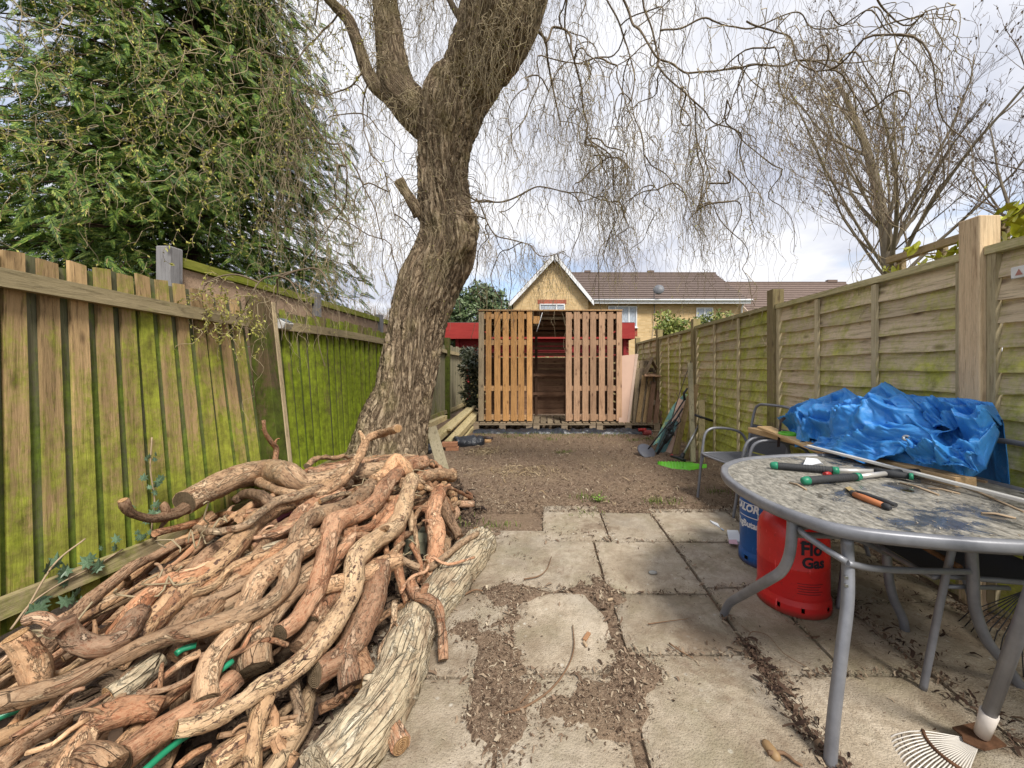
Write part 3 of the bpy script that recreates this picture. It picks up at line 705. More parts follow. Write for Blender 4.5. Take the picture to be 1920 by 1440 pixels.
# shoots springing from the trunk itself, falling over the bark
S4, D4 = [], []
for q in range(150):
    i = int(len(TP) * RNG.uniform(.62, .99)); a = RNG.uniform(0, 6.28)
    c, s_ = math.cos(a), math.sin(a); S4.append(np.array(TP[i] + Vector((c, s_, 0)) * (TR_[i] * .95))); D4.append((c, s_, RNG.uniform(0, .8)))
for q in range(150):
    px, py = RNG.choice([(930, 60), (950, 20), (900, 110), (965, 0), (760, 190), (730, 120), (724, 60), (720, 10)]); px += RNG.gauss(0, 22)
    S4.append(np.array(W(px, py, RNG.uniform(3.45, 3.7) if px > 850 else 4.15))); D4.append((RNG.gauss(0, .5), -.7, RNG.uniform(-.2, .5)))
S4, D4 = np.array(S4), np.array(D4)
P4, R4 = strands(S4, D4, rs.uniform(.35, 1.5, len(S4)), 34, .12, .6, rs.uniform(.003, .0055, len(S4)), .0014, rs, 10)
# pale budding twigs hanging in front of the conifer and over the left fence
S5, D5 = [], []
for q in range(210):
    px, py = RNG.uniform(-30, 660), RNG.uniform(-160, 330); Y = RNG.uniform(2.3, 3.6)
    S5.append(np.array(W(px, py, Y))); D5.append((RNG.gauss(0, .9), RNG.gauss(0, .5), RNG.uniform(-.8, .3)))
for q in range(40):
    S5.append(np.array(W(RNG.uniform(380, 470), RNG.uniform(520, 610), 2.75))); D5.append((RNG.gauss(0, 1), RNG.gauss(0, .5) - .3, RNG.gauss(0, .6)))
S5, D5 = np.array(S5), np.array(D5)
P5, R5 = strands(S5, D5, np.concatenate([rs.uniform(.3, 1.35, 210), rs.uniform(.15, .6, 40)]), 34, .07, .7, rs.uniform(.0016, .0034, len(S5)), .0010, rs, 12)
for nm, P_, R_, mt in (('bough', P1, R1, TWIGD), ('hanging_twig', P2, R2, TWIG), ('side_twig', P3, R3, TWIG), ('trunk_shoot', P4, R4, TWIG), ('budding_twig', P5, R5, TWIG)):
    V, Q = tubes_np(P_, R_, 4 if nm in ('bough',) else 3); o = fast_obj(nm + 's' if False else nm, V, Q, 4, mt, willow, True); o['kind'] = 'stuff'
# buds
def buds(P_, per, size):
    V = []
    for q in range(per):
        i, k_ = rs.randint(len(P_)), rs.randint(8, P_.shape[1] - 1); c = P_[i, k_]; t = P_[i, k_ + 1] - c; t /= np.linalg.norm(t) + 1e-9
        d = rs.normal(0, 1, 3); d -= t * d.dot(t); d /= np.linalg.norm(d) + 1e-9; n_ = np.cross(t, d); s = size * rs.uniform(.6, 1.4)
        e = t * .8 + d * .7
        V += [c, c + e * s * .5 + n_ * s * .22, c + e * s, c + e * s * .5 - n_ * s * .22, c, c + e * s * .5 + d * s * .2, c + e * s, c + e * s * .5 - d * s * .2]
    return V
V = buds(P2, 4200, .016) + buds(P3, 2600, .014) + buds(P5, 4200, .022) + buds(P4, 700, .014)
o = fast_obj('bud', V, np.arange(len(V)), 4, BUD, willow); o['kind'] = 'stuff'

# ---- conifer behind the left fence
conifer = thing('conifer_tree', 'large feathery green conifer filling the sky behind the left fence', 'tree', (-6.5, 7.0, 0))
CB = bark_mat('conifer_bark', (.16, .10, .065), (.09, .055, .035), (.03, .02, .014))
c0 = Vector((-6.5, 7.0, 0)); b = MB()
b.tube([c0 + Vector((.1 * math.sin(z), 0, z)) for z in np.arange(0, 10.5, .5)], [.30 - .027 * z for z in np.arange(0, 10.5, .5)], 12, True, .1); b.build('trunk', CB, conifer)
LEAF = Mat('conifer_leaf', .6, .3); _c = LEAF.ramp(LEAF.island(), [(0, (.026, .058, .014)), (.40, (.068, .130, .02)), (.75, (.14, .21, .03)), (.93, (.24, .29, .06)), (1, (.27, .20, .09))])
_n = LEAF.noise(LEAF.pos(), .9, 3); LEAF.color(LEAF.vary(_c, _n, .45, 1.7)); LEAF = LEAF.m
_fr = []                                            # one feathery spray: tapered leaflets either side of a stalk
for i in range(9):
    t = i / 9; ln = .15 * (1 - t) ** .7 + .03
    for s in (-1, 1):
        y0 = t; _fr += [(0, y0, 0), (s * ln * .5, y0 + .06, .012), (s * ln, y0 + .22, -.03), (s * ln * .4, y0 + .17, .0)]
_fr += [(-.012, 0, 0), (.012, 0, 0), (.006, 1.1, -.03), (-.006, 1.1, -.03)]
FR = np.array(_fr)
def sprays(bases, dirs_, size, rs_):
    N = len(bases); d = dirs_ / np.linalg.norm(dirs_, axis=1, keepdims=True)
    r = rs_.normal(0, 1, (N, 3)); u = np.cross(d, r); u /= np.linalg.norm(u, axis=1, keepdims=True); w = np.cross(u, d)
    f = FR[None] * size[:, None, None]
    V = bases[:, None, :] + u[:, None, :] * f[..., 0:1] + d[:, None, :] * f[..., 1:2] + w[:, None, :] * f[..., 2:3]
    V[..., 2] -= .35 * (f[..., 1] ** 2)
    return V.reshape(-1, 3)
B_, D_, Z_, bl = [], [], [], []
for q in range(330):
    z = 2.1 + 8.0 * (q / 330) + RNG.uniform(-.2, .2); a = RNG.uniform(0, 6.283); Lb = (3.35 * (1 - ((z - 2.3) / 11.5)) ** .8) * RNG.uniform(.7, 1.05)
    if z < 3.2: Lb *= .8
    d = Vector((math.cos(a), math.sin(a), 0)); pts = []
    for s in range(9):
        t = s / 8; pts.append(c0 + Vector((0, 0, z)) + d * (Lb * t) + Vector((0, 0, .55 * t - .95 * t * t)) + Vector((RNG.gauss(0, .05), RNG.gauss(0, .05), RNG.gauss(0, .04))) * t)
    bl.append(np.array(pts))
    for s in range(int(32 + Lb * 23)):
        t = RNG.uniform(.16, 1.0) ** .8; i = min(7, int(t * 8)); p = pts[i].lerp(pts[i + 1], t * 8 - i)
        off = Vector((RNG.gauss(0, .19), RNG.gauss(0, .19), RNG.gauss(-.08, .2)))
        B_.append(p + off); sd = d.cross(Vector((0, 0, 1))) * RNG.choice((-1, 1)) * RNG.uniform(.2, 1)
        D_.append(d * RNG.uniform(.2, 1) + sd + Vector((0, 0, RNG.uniform(-1.2, .15)))); Z_.append(RNG.uniform(.12, .33))
V = sprays(np.array(B_), np.array(D_), np.array(Z_), rs)
o = fast_obj('foliage', V, np.arange(len(V)), 4, LEAF, conifer); o['kind'] = 'stuff'
V, Q = tubes_np(np.array(bl), np.tile(np.linspace(.028, .006, 9), (len(bl), 1)), 5); o = fast_obj('bough', V, Q, 4, CB, conifer, True); o['kind'] = 'stuff'

# ---- bare trees on the right
BB = Mat('grey_bark', .9, .15); BB.color(BB.mix(BB.noise(BB.pos(), 9, 4), (.13, .105, .075), (.30, .25, .18))); BB = BB.m
BTW = Mat('bare_twig', .9, .15); BTW.color(BTW.mix(BTW.island(), (.12, .09, .065), (.25, .19, .14))); BTW = BTW.m
def bare_tree(name, label, base, height, seed, lean=(0, 0), fork_z=2.0, nl=9, group=None, tw=1.0):
    t = thing(name, label, 'tree', base, group); R = random.Random(seed); base = Vector(base); segs = {1: [], 2: [], 3: []}
    def grow(p, d, L, r, lev, col):
        K = 9; pts = [p.copy()]; dd = d.copy(); bend = Vector((R.gauss(0, .05), R.gauss(0, .05), .05 if lev > 1 else (.075 if lev else .0)))
        for i in range(K - 1):
            dd = (dd + bend + Vector((R.gauss(0, .10 if lev else .03), R.gauss(0, .10 if lev else .03), R.gauss(0, .07 if lev else .02)))).normalized(); pts.append(pts[-1] + dd * (L / (K - 1)))
        col.append((lev, pts, r)); return pts
    col = []; tp = grow(base, Vector((lean[0], lean[1], 1)).normalized(), height * .92, .15 * height / 8, 0, col)
    def kids(pts, r, L, lev):
        n = {0: nl * 2 + 4, 1: 10, 2: 7, 3: 3}[lev]
        for q in range(n):
            f = R.uniform(.18 if lev == 0 else .15, 1.0); 
            if lev == 0: f = max(f, fork_z / height)
            i = min(len(pts) - 2, int(f * (len(pts) - 1))); p = pts[i].lerp(pts[i + 1], R.random()); dd = (pts[i + 1] - pts[i]).normalized()
            a = R.uniform(0, 6.283); side = Vector((math.cos(a), math.sin(a), R.uniform(-.1, .3))); sp = R.uniform(.4, .95) if lev else R.uniform(.6, 1.1)
            nd = (dd + side * sp).normalized(); nL = L * R.uniform(.36, .54) * (1.25 - .7 * f if lev == 0 else 1 - .35 * f); nr = r * (1 - .75 * f) * (R.uniform(.22, .40) if lev == 0 else R.uniform(.36, .6))
            nr = max(nr, .0035)
            c = grow(p, nd, nL, nr, lev + 1, col)
            if lev + 1 < (4 if tw >= 1 else 3): kids(c, nr, nL, lev + 1)
    kids(tp, .15 * height / 8, height * .92, 0)
    b = MB(); pts = tp; b.tube(pts, [.15 * height / 8 * (1 - .75 * i / 8) for i in range(9)], 10, True, .12, seed); b.build('trunk', BB, t)
    for lev, p_, r in col:
        if lev == 1: b = MB(); b.tube(p_, [max(.005, r * (1 - .75 * i / 8)) for i in range(9)], 6, True, .1, seed); b.build('limb', BB, t)
    P_ = np.array([p_ for lev, p_, r in col if lev >= 2]); R_ = np.array([[max(.0032, r * (1 - .65 * i / 8)) for i in range(9)] for lev, p_, r in col if lev >= 2])
    V, Q = tubes_np(P_, R_, 3); o = fast_obj('twig', V, Q, 4, BTW, t, True); o['kind'] = 'stuff'
    # small dark cones and buds on the shoots
    V = []
    for q in range(int(1300 * tw)):
        i, k_ = R.randrange(len(P_)), R.randrange(4, 9); c = P_[i, k_]; s = R.uniform(.012, .03)
        V += [c + np.array(v_) * s for v_ in ((1, 0, 0), (0, 0, 1.2), (-1, 0, 0), (0, 0, -1.2), (0, 1, 0), (0, 0, 1.2), (0, -1, 0), (0, 0, -1.2))]
    o = fast_obj('bud', V, np.arange(len(V)), 4, BTW, t); o['kind'] = 'stuff'
bare_tree('bare_tree', 'bare spreading tree with upswept branches rising above the middle of the right fence', (8.15, 8.8, 0), 10.2, 4, (.0, 0), 2.7, 10)
bare_tree('bare_tree', 'bare tree with pale forked trunk at the far right above the thick fence post', (8.35, 7.7, 0), 10.0, 23, (.05, 0), 3.2, 8)

# ---- leafy shrubs
def leaf_cloud(name, c, rad, n, size, mat, parent, rs_, squash=(1, 1, 1)):
    d = rs_.normal(0, 1, (n, 3)); d /= np.linalg.norm(d, axis=1, keepdims=True); r = rs_.uniform(.25, 1, (n, 1)) ** .5
    lum = np.array([1 + .35 * mn.noise(Vector(x) * 2.1 + Vector(c)) for x in d])[:, None]
    p = np.array(c) + d * r * lum * rad * np.array(squash)
    a = rs_.normal(0, 1, (n, 3)); a /= np.linalg.norm(a, axis=1, keepdims=True); b_ = np.cross(a, d); b_ /= np.linalg.norm(b_, axis=1, keepdims=True) + 1e-9
    s = (size * rs_.uniform(.6, 1.3, n))[:, None]
    V = np.stack([p - a * s, p + b_ * s * .45, p + a * s, p - b_ * s * .45], 1).reshape(-1, 3)
    o = fast_obj(name, V, np.arange(len(V)), 4, mat, parent); o['kind'] = 'stuff'; return o
def leaf_mat(name, stops, gloss=.4):
    m = Mat(name, gloss, .4); m.color(m.vary(m.ramp(m.island(), stops), m.noise(m.pos(), 1.7, 3), .5, 1.5)); return m.m
EV = leaf_mat('evergreen_leaf', [(0, (.03, .055, .02)), (.6, (.075, .115, .04)), (1, (.20, .25, .13))])
sh = thing('evergreen_bush', 'round evergreen bush between the willow trunk and the gabled house', 'bush', W(905, 690, 14) * 1)
sh.location.z = 0
MB().tube([Vector((sh.location.x, 14, 0)), Vector((sh.location.x, 14, 1.5)), Vector((sh.location.x + .1, 14, 3.0))], [.12, .1, .06], 8).build('trunk', CB, sh)
for px, py, r in ((880, 600, .85), (920, 575, .72), (850, 580, .8), (900, 560, .65), (935, 600, .6), (870, 640, .8), (845, 620, .8)):
    leaf_cloud('crown', W(px, py, 14 + RNG.uniform(-.3, .3)), r, 1500, .085, EV, sh, rs)
BAM = leaf_mat('bamboo_leaf', [(0, (.10, .15, .03)), (.6, (.24, .28, .06)), (1, (.42, .42, .12))])
sh = thing('bamboo_shrub', 'feathery yellow green bamboo shrub in front of the house above the right fence', 'bush', (W(1285, 690, 13).x, 13, 0))
for q in range(12):
    x, y = sh.location.x + RNG.gauss(0, .25), 13 + RNG.gauss(0, .2); d = Vector((RNG.gauss(.25, .5), RNG.gauss(0, .3), 0)); hh = RNG.uniform(2.6, 3.5)
    pts = [Vector((x, y, 0)) + d * (t * t * 1.1) + Vector((0, 0, hh * (t - .12 * t * t * t))) for t in np.linspace(0, 1, 8)]
    MB().tube(pts, [.014 * (1 - .7 * t) for t in np.linspace(0, 1, 8)], 5).build('cane', leaf_mat('bamboo_cane', [(0, (.2, .22, .08)), (1, (.3, .3, .1))]) if q == 0 else bpy.data.materials['bamboo_cane'], sh)
    for i in (4, 5, 6, 7): leaf_cloud('foliage', pts[i], .38, 170, .075, BAM, sh, rs, (1, 1, .9))
# twiggy hedge far beyond the left fence
hd = thing('bare_hedge', 'distant brown leafless hedge seen over the neighbour fence left of the trunk', 'hedge', (-9.0, 26, 0))
N = 1700; S = np.stack([rs.uniform(-15.5, -8.0, N), 26 + rs.uniform(-.8, .8, N), np.full(N, .2)], 1); D = rs.normal(0, .16, (N, 3)); D[:, 2] = 1
P_, R_ = strands(S, D, rs.uniform(4.0, 5.3, N), 10, -.03, .12, np.full(N, .02), .008, rs, 2); V, Q = tubes_np(P_, R_, 3)
HT = Mat('hedge_twig', .9, .1); HT.color(HT.mix(HT.island(), (.20, .15, .11), (.36, .29, .23))); o = fast_obj('branches', V, Q, 4, HT.m, hd, True); o['kind'] = 'stuff'
# ------------------------------------------------------------------ houses beyond the garden
def brick_mat(name, c1, c2, mort, sc=1.0):
    m = Mat(name, .9, .15); p = m.pos(); s = m.xyz(p)
    c = m.node('ShaderNodeCombineXYZ'); m.l.new(m.math('ADD', s[0], s[1]), c.inputs[0]); m.l.new(s[2], c.inputs[1])
    b = m.node('ShaderNodeTexBrick'); m.l.new(c.outputs[0], b.inputs['Vector']); b.inputs['Scale'].default_value = 1.0
    b.inputs['Brick Width'].default_value = .225; b.inputs['Row Height'].default_value = .075; b.inputs['Mortar Size'].default_value = .007; b.inputs['Bias'].default_value = -.1
    b.inputs['Color1'].default_value = (*c1, 1); b.inputs['Color2'].default_value = (*c2, 1); b.inputs['Mortar'].default_value = (*mort, 1)
    col = m.mix(m.math('MULTIPLY', m.mask(m.noise(p, 1.3, 5), .42, .72), .4), b.outputs[0], tuple(x * .7 for x in c1))
    m.color(col); m.bump(b.outputs['Fac'], -.4, .01); return m.m
YB = brick_mat('yellow_brick', (.70, .50, .26), (.54, .36, .16), (.54, .45, .30))
RB = brick_mat('red_brick', (.38, .09, .05), (.30, .07, .04), (.34, .24, .18))
WHITE = plain('white_plastic', (.78, .79, .80), .35, .5, 0, .04, 3, 0)
def tile_mat(name, c):
    m = Mat(name, .85, .2); p = m.pos(); m.color(m.mix(m.noise(m.vscale(p, (3, 3, 12)), 1.4, 5, .7), tuple(x * .55 for x in c), tuple(x * 1.45 for x in c))); m.bump(m.noise(p, 30, 3), .3, .01); return m.m
TILE = tile_mat('roof_tile', (.155, .118, .102))
def glass_mat(name, c, rough=.08):
    m = Mat(name, rough, .6); p = m.pos(); m.color(m.mix(m.mask(m.noise(m.vscale(p, (9, 9, 2.5)), 3, 4, .7), .35, .65), c, tuple(min(1, x * 1.9) for x in c))); return m.m
NETC = glass_mat('net_curtain_glass', (.28, .31, .35)); GLASS = glass_mat('window_glass', (.10, .12, .14))
GREYP = plain('grey_plastic', (.16, .165, .18), .5)
def tiled_slope(root, a, b, c, d, n, mat, name='roof'):
    """courses lapping down the slope: a-b eaves, d-c ridge"""
    a, b, c, d = map(Vector, (a, b, c, d)); nrm = (b - a).cross(d - a).normalized(); m_ = MB()
    if nrm.z < 0: nrm = -nrm
    for k in range(n):
        l0, r0, l1, r1 = a.lerp(d, k / n), b.lerp(c, k / n), a.lerp(d, (k + 1.12) / n), b.lerp(c, (k + 1.12) / n)
        up = nrm * .055; lo = nrm * .012
        w = max(1, int((r0 - l0).length / .33))
        P = []
        m_.hexa([l0 - lo, r0 - lo, r1 - lo, l1 - lo, l0 + up, r0 + up, r1 + lo, l1 + lo])
    o = m_.build(name, mat, root); return o
def window(root, x0, x1, z0, z1, y, bars, glass):
    f = .055; b = MB()
    b.box(x0, y - .05, z0, x0 + f, y + .05, z1); b.box(x1 - f, y - .05, z0, x1, y + .05, z1); b.box(x0 + f, y - .05, z0, x1 - f, y + .05, z0 + f); b.box(x0 + f, y - .05, z1 - f, x1 - f, y + .05, z1)
    for t in bars: xb = lerp(x0, x1, t); b.box(xb - .035, y - .045, z0 + f, xb + .035, y + .045, z1 - f)
    w = b.build('window', WHITE, root)
    MB().box(x0 + .02, y - .012, z0 + .02, x1 - .02, y + .01, z1 - .02).build('pane', glass, w)
    MB().box(x0 - .05, y - .10, z0 - .05, x1 + .05, y + .02, z0 - .004).build('sill', WHITE, w)
    return w
HY = 21.0
def X_(px, Y): return (px - CX) * Y / F
def Z_of(py, Y): return H - (py - CY) * Y / F
house = thing('brick_house', 'yellow brick house with white edged front gable and brown tiled roof behind the pallet shed', 'house', (4, HY, 0))
gx0, gx1, ez = X_(962, HY - .4), X_(1103, HY - .4), Z_of(563, HY - .4); ax, az = X_(1040, HY - .4), Z_of(487, HY - .4)
GY = HY - .4
MB().prism([(gx0, GY, 0), (gx1, GY, 0), (gx1, GY, ez), (ax, GY, az), (gx0, GY, ez)], (0, 8, 0)).build('gable_wall', YB, house)
rx = X_(1394, HY); gz = Z_of(566, HY); MB().box(gx1 + .003, HY, 0, rx, HY + 7.6, gz).build('wall', YB, house)
ridge_y = HY + 3.9; rz = Z_of(514, ridge_y)
MB().prism([(rx - .02, HY + .02, gz + .004), (rx - .02, ridge_y, rz - .05), (rx - .02, HY + 7.58, gz + .004)], (-.2, 0, 0)).build('gable_end', YB, house)
tiled_slope(house, (ax + .3, HY - .32, gz - .02), (rx + .18, HY - .32, gz - .02), (rx + .18, ridge_y, rz), (ax + .3, ridge_y, rz), 15, TILE)
tiled_slope(house, (rx + .18, HY + 8.0, gz - .02), (ax + .3, HY + 8.0, gz - .02), (ax + .3, ridge_y, rz), (rx + .18, ridge_y, rz), 15, TILE)
MB().bar((ax + .3, ridge_y, rz + .03), (rx + .18, ridge_y, rz + .03), .24, .14).build('ridge', TILE, house)
e0 = Vector((X_(952, GY), GY - .3, Z_of(574, GY))); e1 = Vector((X_(1112, GY), GY - .3, Z_of(566, GY))); ap = Vector((ax, GY - .3, Z_of(478, GY)))
back = Vector((0, 8.3, 0))
tiled_slope(house, e0, e0 + back, ap + back, ap, 14, TILE); tiled_slope(house, e1 + back, e1, ap, ap + back, 14, TILE)
for q, e in enumerate((e0, e1)):
    f = MB(); d = (ap - e)
    dn = Vector((0, 0, -.30)); y_ = Vector((0, -.06 - .004 * q, 0)); f.prism([e + y_, ap + y_, ap + y_ + dn, e + y_ + dn * .85], (0, .05, 0)); f.build('bargeboard', WHITE, house)
MB().box(ax - .035, GY - .42, az - .25, ax + .035, GY - .37, az + .18).build('finial', GREYP, house)
MB().box(gx1 + .25, HY - .42, gz - .16, rx + .2, HY - .335, gz + .04).build('fascia', WHITE, house)
MB().tube([(gx1 + .25, HY - .47, gz + .02), (rx + .25, HY - .47, gz + .02)], .055, 8).build('gutter', WHITE, house)
window(house, X_(1012, GY), X_(1059, GY), Z_of(618, GY), Z_of(570, GY), GY - .03, (.67,), NETC)
MB().box(X_(1008, GY), GY - .02, Z_of(570, GY) + .004, X_(1062, GY), GY + .1, Z_of(562, GY)).build('lintel', RB, house)
window(house, X_(1140, HY), X_(1194, HY), Z_of(614, HY), Z_of(574, HY), HY - .03, (.25, .72), NETC)
MB().box(X_(1140, HY), HY - .02, Z_of(630, HY), X_(1195, HY), HY + .1, Z_of(616, HY)).build('brick_apron', RB, house)
window(house, X_(1305, HY), X_(1336, HY), Z_of(604, HY), Z_of(577, HY), HY - .03, (.5,), NETC)
MB().tube([(rx - .15, HY - .4, gz), (rx - .15, HY - .1, gz - .4), (rx - .15, HY - .1, 0)], .05, 8).build('downpipe', WHITE, house)
for px in (1100, 1218): MB().box(X_(px, ridge_y) - .15, ridge_y - .12, rz + .05, X_(px, ridge_y) + .25, ridge_y + .12, rz + .22).build('ridge_vent', TILE, house)
dish = MB(); dc = W(1235, 543, HY - .6)
dish.lathe([(.02, .12), (.13, .105), (.24, .05), (.29, 0), (.285, .015), (.235, .065), (.12, .12), (0.001, .135)], (0, 0, 0), 20)
dm = MB(); 
import mathutils
rot = mathutils.Euler((math.radians(68), 0, math.radians(-18))).to_matrix()
dm.add([dc + rot @ Vector(v) for v in dish.v], dish.f, True); od = dm.build('satellite_dish', GREYP, house)
MB().tube([dc + Vector((0, .1, 0)), dc + Vector((-.12, .45, -.1)), W(1227, 585, HY - .12), W(1227, 600, HY - .12)], .022, 6).build('aerial_pole', GREYP, house)
MB().tube([W(1227, 600, HY - .06), W(1222, 640, HY - .06), W(1224, 700, HY - .06)], .012, 5).build('cable', GREYP, house)
MB().box(gx1, HY, 0, gx1 + .002, HY + .1, .1).build('wall_foot', YB, house) if False else None

h2 = thing('brick_house', 'second brick house with brown tiled roof partly hidden behind the right fence', 'house', (13, 27, 0))
Y2 = 27.0; x0, x1 = X_(1408, Y2), X_(1660, Y2); ez2 = Z_of(588, Y2); ry2 = Y2 + 4; rz2 = Z_of(531, ry2)
TL = tile_mat('roof_tile_far', (.17, .125, .105))
MB().box(x0, Y2, 0, x1, Y2 + 7.9, ez2).build('wall', YB, h2)
MB().prism([(x0 + .003, Y2, ez2 + .003), (x0 + .003, ry2, rz2 - .1), (x0 + .003, Y2 + 7.9, ez2 + .003)], (.25, 0, 0)).build('gable_wall', YB, h2)
tiled_slope(h2, (x0 - .25, Y2 - .4, ez2 - .1), (x1 + .3, Y2 - .4, ez2 - .1), (x1 + .3, ry2, rz2), (x0 - .25, ry2, rz2), 14, TL)
tiled_slope(h2, (x1 + .3, Y2 + 8.3, ez2 - .1), (x0 - .25, Y2 + 8.3, ez2 - .1), (x0 - .25, ry2, rz2), (x1 + .3, ry2, rz2), 14, TL)
CREAM = plain('cream_board', (.55, .44, .33), .6)
MB().bar((x0 - .29, Y2 - .4, ez2 - .16), (x0 - .29, ry2, rz2 - .06), .05, .24).build('bargeboard', CREAM, h2)
MB().bar((x0 - .29, Y2 + 8.3, ez2 - .16), (x0 - .29, ry2 + .02, rz2 - .06), .05, .24).build('bargeboard', CREAM, h2)
MB().bar((x0 - .2, ry2, rz2 + .03), (x1 + .3, ry2, rz2 + .03), .24, .14).build('ridge', TL, h2)
MB().box(X_(1550, ry2), ry2 - .15, rz2 + .05, X_(1568, ry2), ry2 + .15, rz2 + .25).build('ridge_vent', TL, h2)

# red timber outbuilding just behind the garden
REDP = wood('red_paint', (.37, .045, .038), (.30, .032, .028), 'X', (.20, .02, .02), knots=False, rough=.6)
REDD = wood('red_cladding', (.30, .03, .03), (.24, .025, .025), 'X', (.12, .015, .015), knots=False, rough=.65)
RY = 12.4
rb = thing('red_shed', 'low red painted timber outbuilding with deep red fascia behind the pallet shed', 'shed', (0, RY + .5, 0))
for k in range(17):
    z = .05 + k * .135; MB().prism([(-2.95, RY + .3, z), (-2.95, RY + .325, z + .13), (-2.95, RY + .36, z + .13), (-2.95, RY + .36, z)], (5.7, 0, 0)).build('cladding_board', REDD, rb)
MB().box(-2.92, RY + .37, .05, 2.7, RY + 3.4, 2.4).build('wall', REDD, rb)
fz0, fz1 = Z_of(635, RY), Z_of(605, RY)
MB().prism([(-3.25, RY, fz0), (2.88, RY, fz0), (2.88, RY, fz1), (-3.25, RY, fz1)], (0, .05, 0)).build('fascia', REDP, rb)
MB().box(-3.25, RY + .053, fz1 - .05, 2.88, RY + 3.8, fz1 + .02).build('roof', plain('roof_felt', (.10, .10, .10), .9), rb)
MB().box(-3.24, RY + .056, fz0, -3.20, RY + 3.7, fz1 - .052).build('fascia', REDP, rb)
MB().box(2.83, RY + .056, fz0, 2.87, RY + 3.7, fz1 - .052).build('fascia', REDP, rb)
for x in (-2.9, -.8, .9, 2.6): MB().box(x - .05, RY + .2, .0, x + .05, RY + .298, 2.2).build('post', REDD, rb)
# plain boundary fence across the end of the garden
ef = thing('end_fence', 'low olive brown board fence across the far end behind the pallet shed', 'fence', (0, 12.0, 0))
EFM = wood('end_board', (.30, .25, .13), (.24, .2, .1), 'Z', (.1, .08, .04), moss=((.25, .26, .06), .5, .75, 0, 2))
for k in range(36):
    x = -2.35 + k * .137; MB().box(x, 11.99 + .006 * (k % 2), 0, x + .13, 12.01 + .006 * (k % 2), 1.60 + RNG.uniform(-.012, .012)).build('board', EFM, ef)
# ------------------------------------------------------------------ pallet shed and what stands round it
PALO = wood('pallet_orange', (.57, .315, .125), (.46, .245, .09), 'Z', (.17, .08, .035), var=(.72, 1.2))
PALP = wood('pallet_pale', (.50, .315, .195), (.40, .25, .155), 'Z', (.13, .07, .045), var=(.78, 1.18))
PALX = wood('pallet_rail', (.52, .33, .17), (.45, .27, .13), 'X', (.14, .08, .04), var=(.8, 1.2))
DARKB = wood('shed_dark', (.27, .16, .10), (.20, .115, .075), 'X', (.10, .06, .04), var=(.8, 1.25))
PALG = wood('pallet_grey', (.33, .26, .18), (.25, .19, .13), 'X', (.1, .07, .05), var=(.8, 1.2))
PALGY = wood('pallet_grey_slat', (.27, .21, .14), (.20, .155, .10), 'Y', (.08, .06, .04), var=(.8, 1.2))
PALGZ = wood('pallet_grey_up', (.30, .235, .15), (.22, .17, .11), 'Z', (.08, .06, .04), var=(.8, 1.25))
DARKZ = wood('shed_dark_up', (.17, .10, .065), (.12, .07, .045), 'Z', (.05, .03, .02))
SY, SZ = 7.65, .185
shed = thing('pallet_shed', 'open fronted shed built of upright orange and pinkish timber pallets with dark boards inside', 'shed', (0, SY, 0))
def XS(px, Y=SY): return X_(px, Y)
ztop = Z_of(584, SY)
# standing pallet walls: slats, then crossbars and blocks behind
LS = [(897, 907), (911, 921), (927, 938), (943, 954), (958, 969), (972, 983), (988, 998)]
RSL = [(1061, 1072), (1076, 1087), (1092, 1103), (1107, 1118), (1123, 1134), (1139, 1150), (1156, 1166)]
for sl, mt in ((LS, PALO), (RSL, PALP)):
    m_ = MB()
    for py in (593, 642, 728, 782):                      # crossbars
        zc = Z_of(py, SY + .03); m_ = MB(); m_.box(XS(sl[0][0]) + .01, SY + .0245, zc - .05, XS(sl[-1][1]) - .01, SY + .045, zc + .05); m_.build('crossbar', PALX if mt is PALO else PALP, shed)
        for t in (.04, .5, .96):
            xc = lerp(XS(sl[0][0]), XS(sl[-1][1]), t); MB().box(xc - .045, SY + .048, zc - .045, xc + .045, SY + .13, zc + .045).build('block', DARKZ, shed)
    for k, (a, b) in enumerate(sl):
        mm = MB(); dz = RNG.uniform(-.012, .012); tw = RNG.uniform(-.006, .006)
        mm.hexa([(XS(a), SY, SZ + .01), (XS(b), SY, SZ + .01), (XS(b), SY + .022, SZ + .01), (XS(a), SY + .022, SZ + .01),
                 (XS(a) + tw, SY, ztop + dz), (XS(b) + tw, SY, ztop + dz), (XS(b) + tw, SY + .022, ztop + dz), (XS(a) + tw, SY + .022, ztop + dz)])
        mm.build('slat', PALGZ if (mt is PALO and k == 0) else mt, shed)
    for x in (XS(sl[0][0]), XS(sl[-1][1]) - .1):          # inner face slats
        MB().box(x, SY + .132, SZ + .01, x + .1, SY + .152, ztop - .03).build('slat', DARKZ, shed)
xl, xr = XS(898), XS(1165); BYK = 8.75
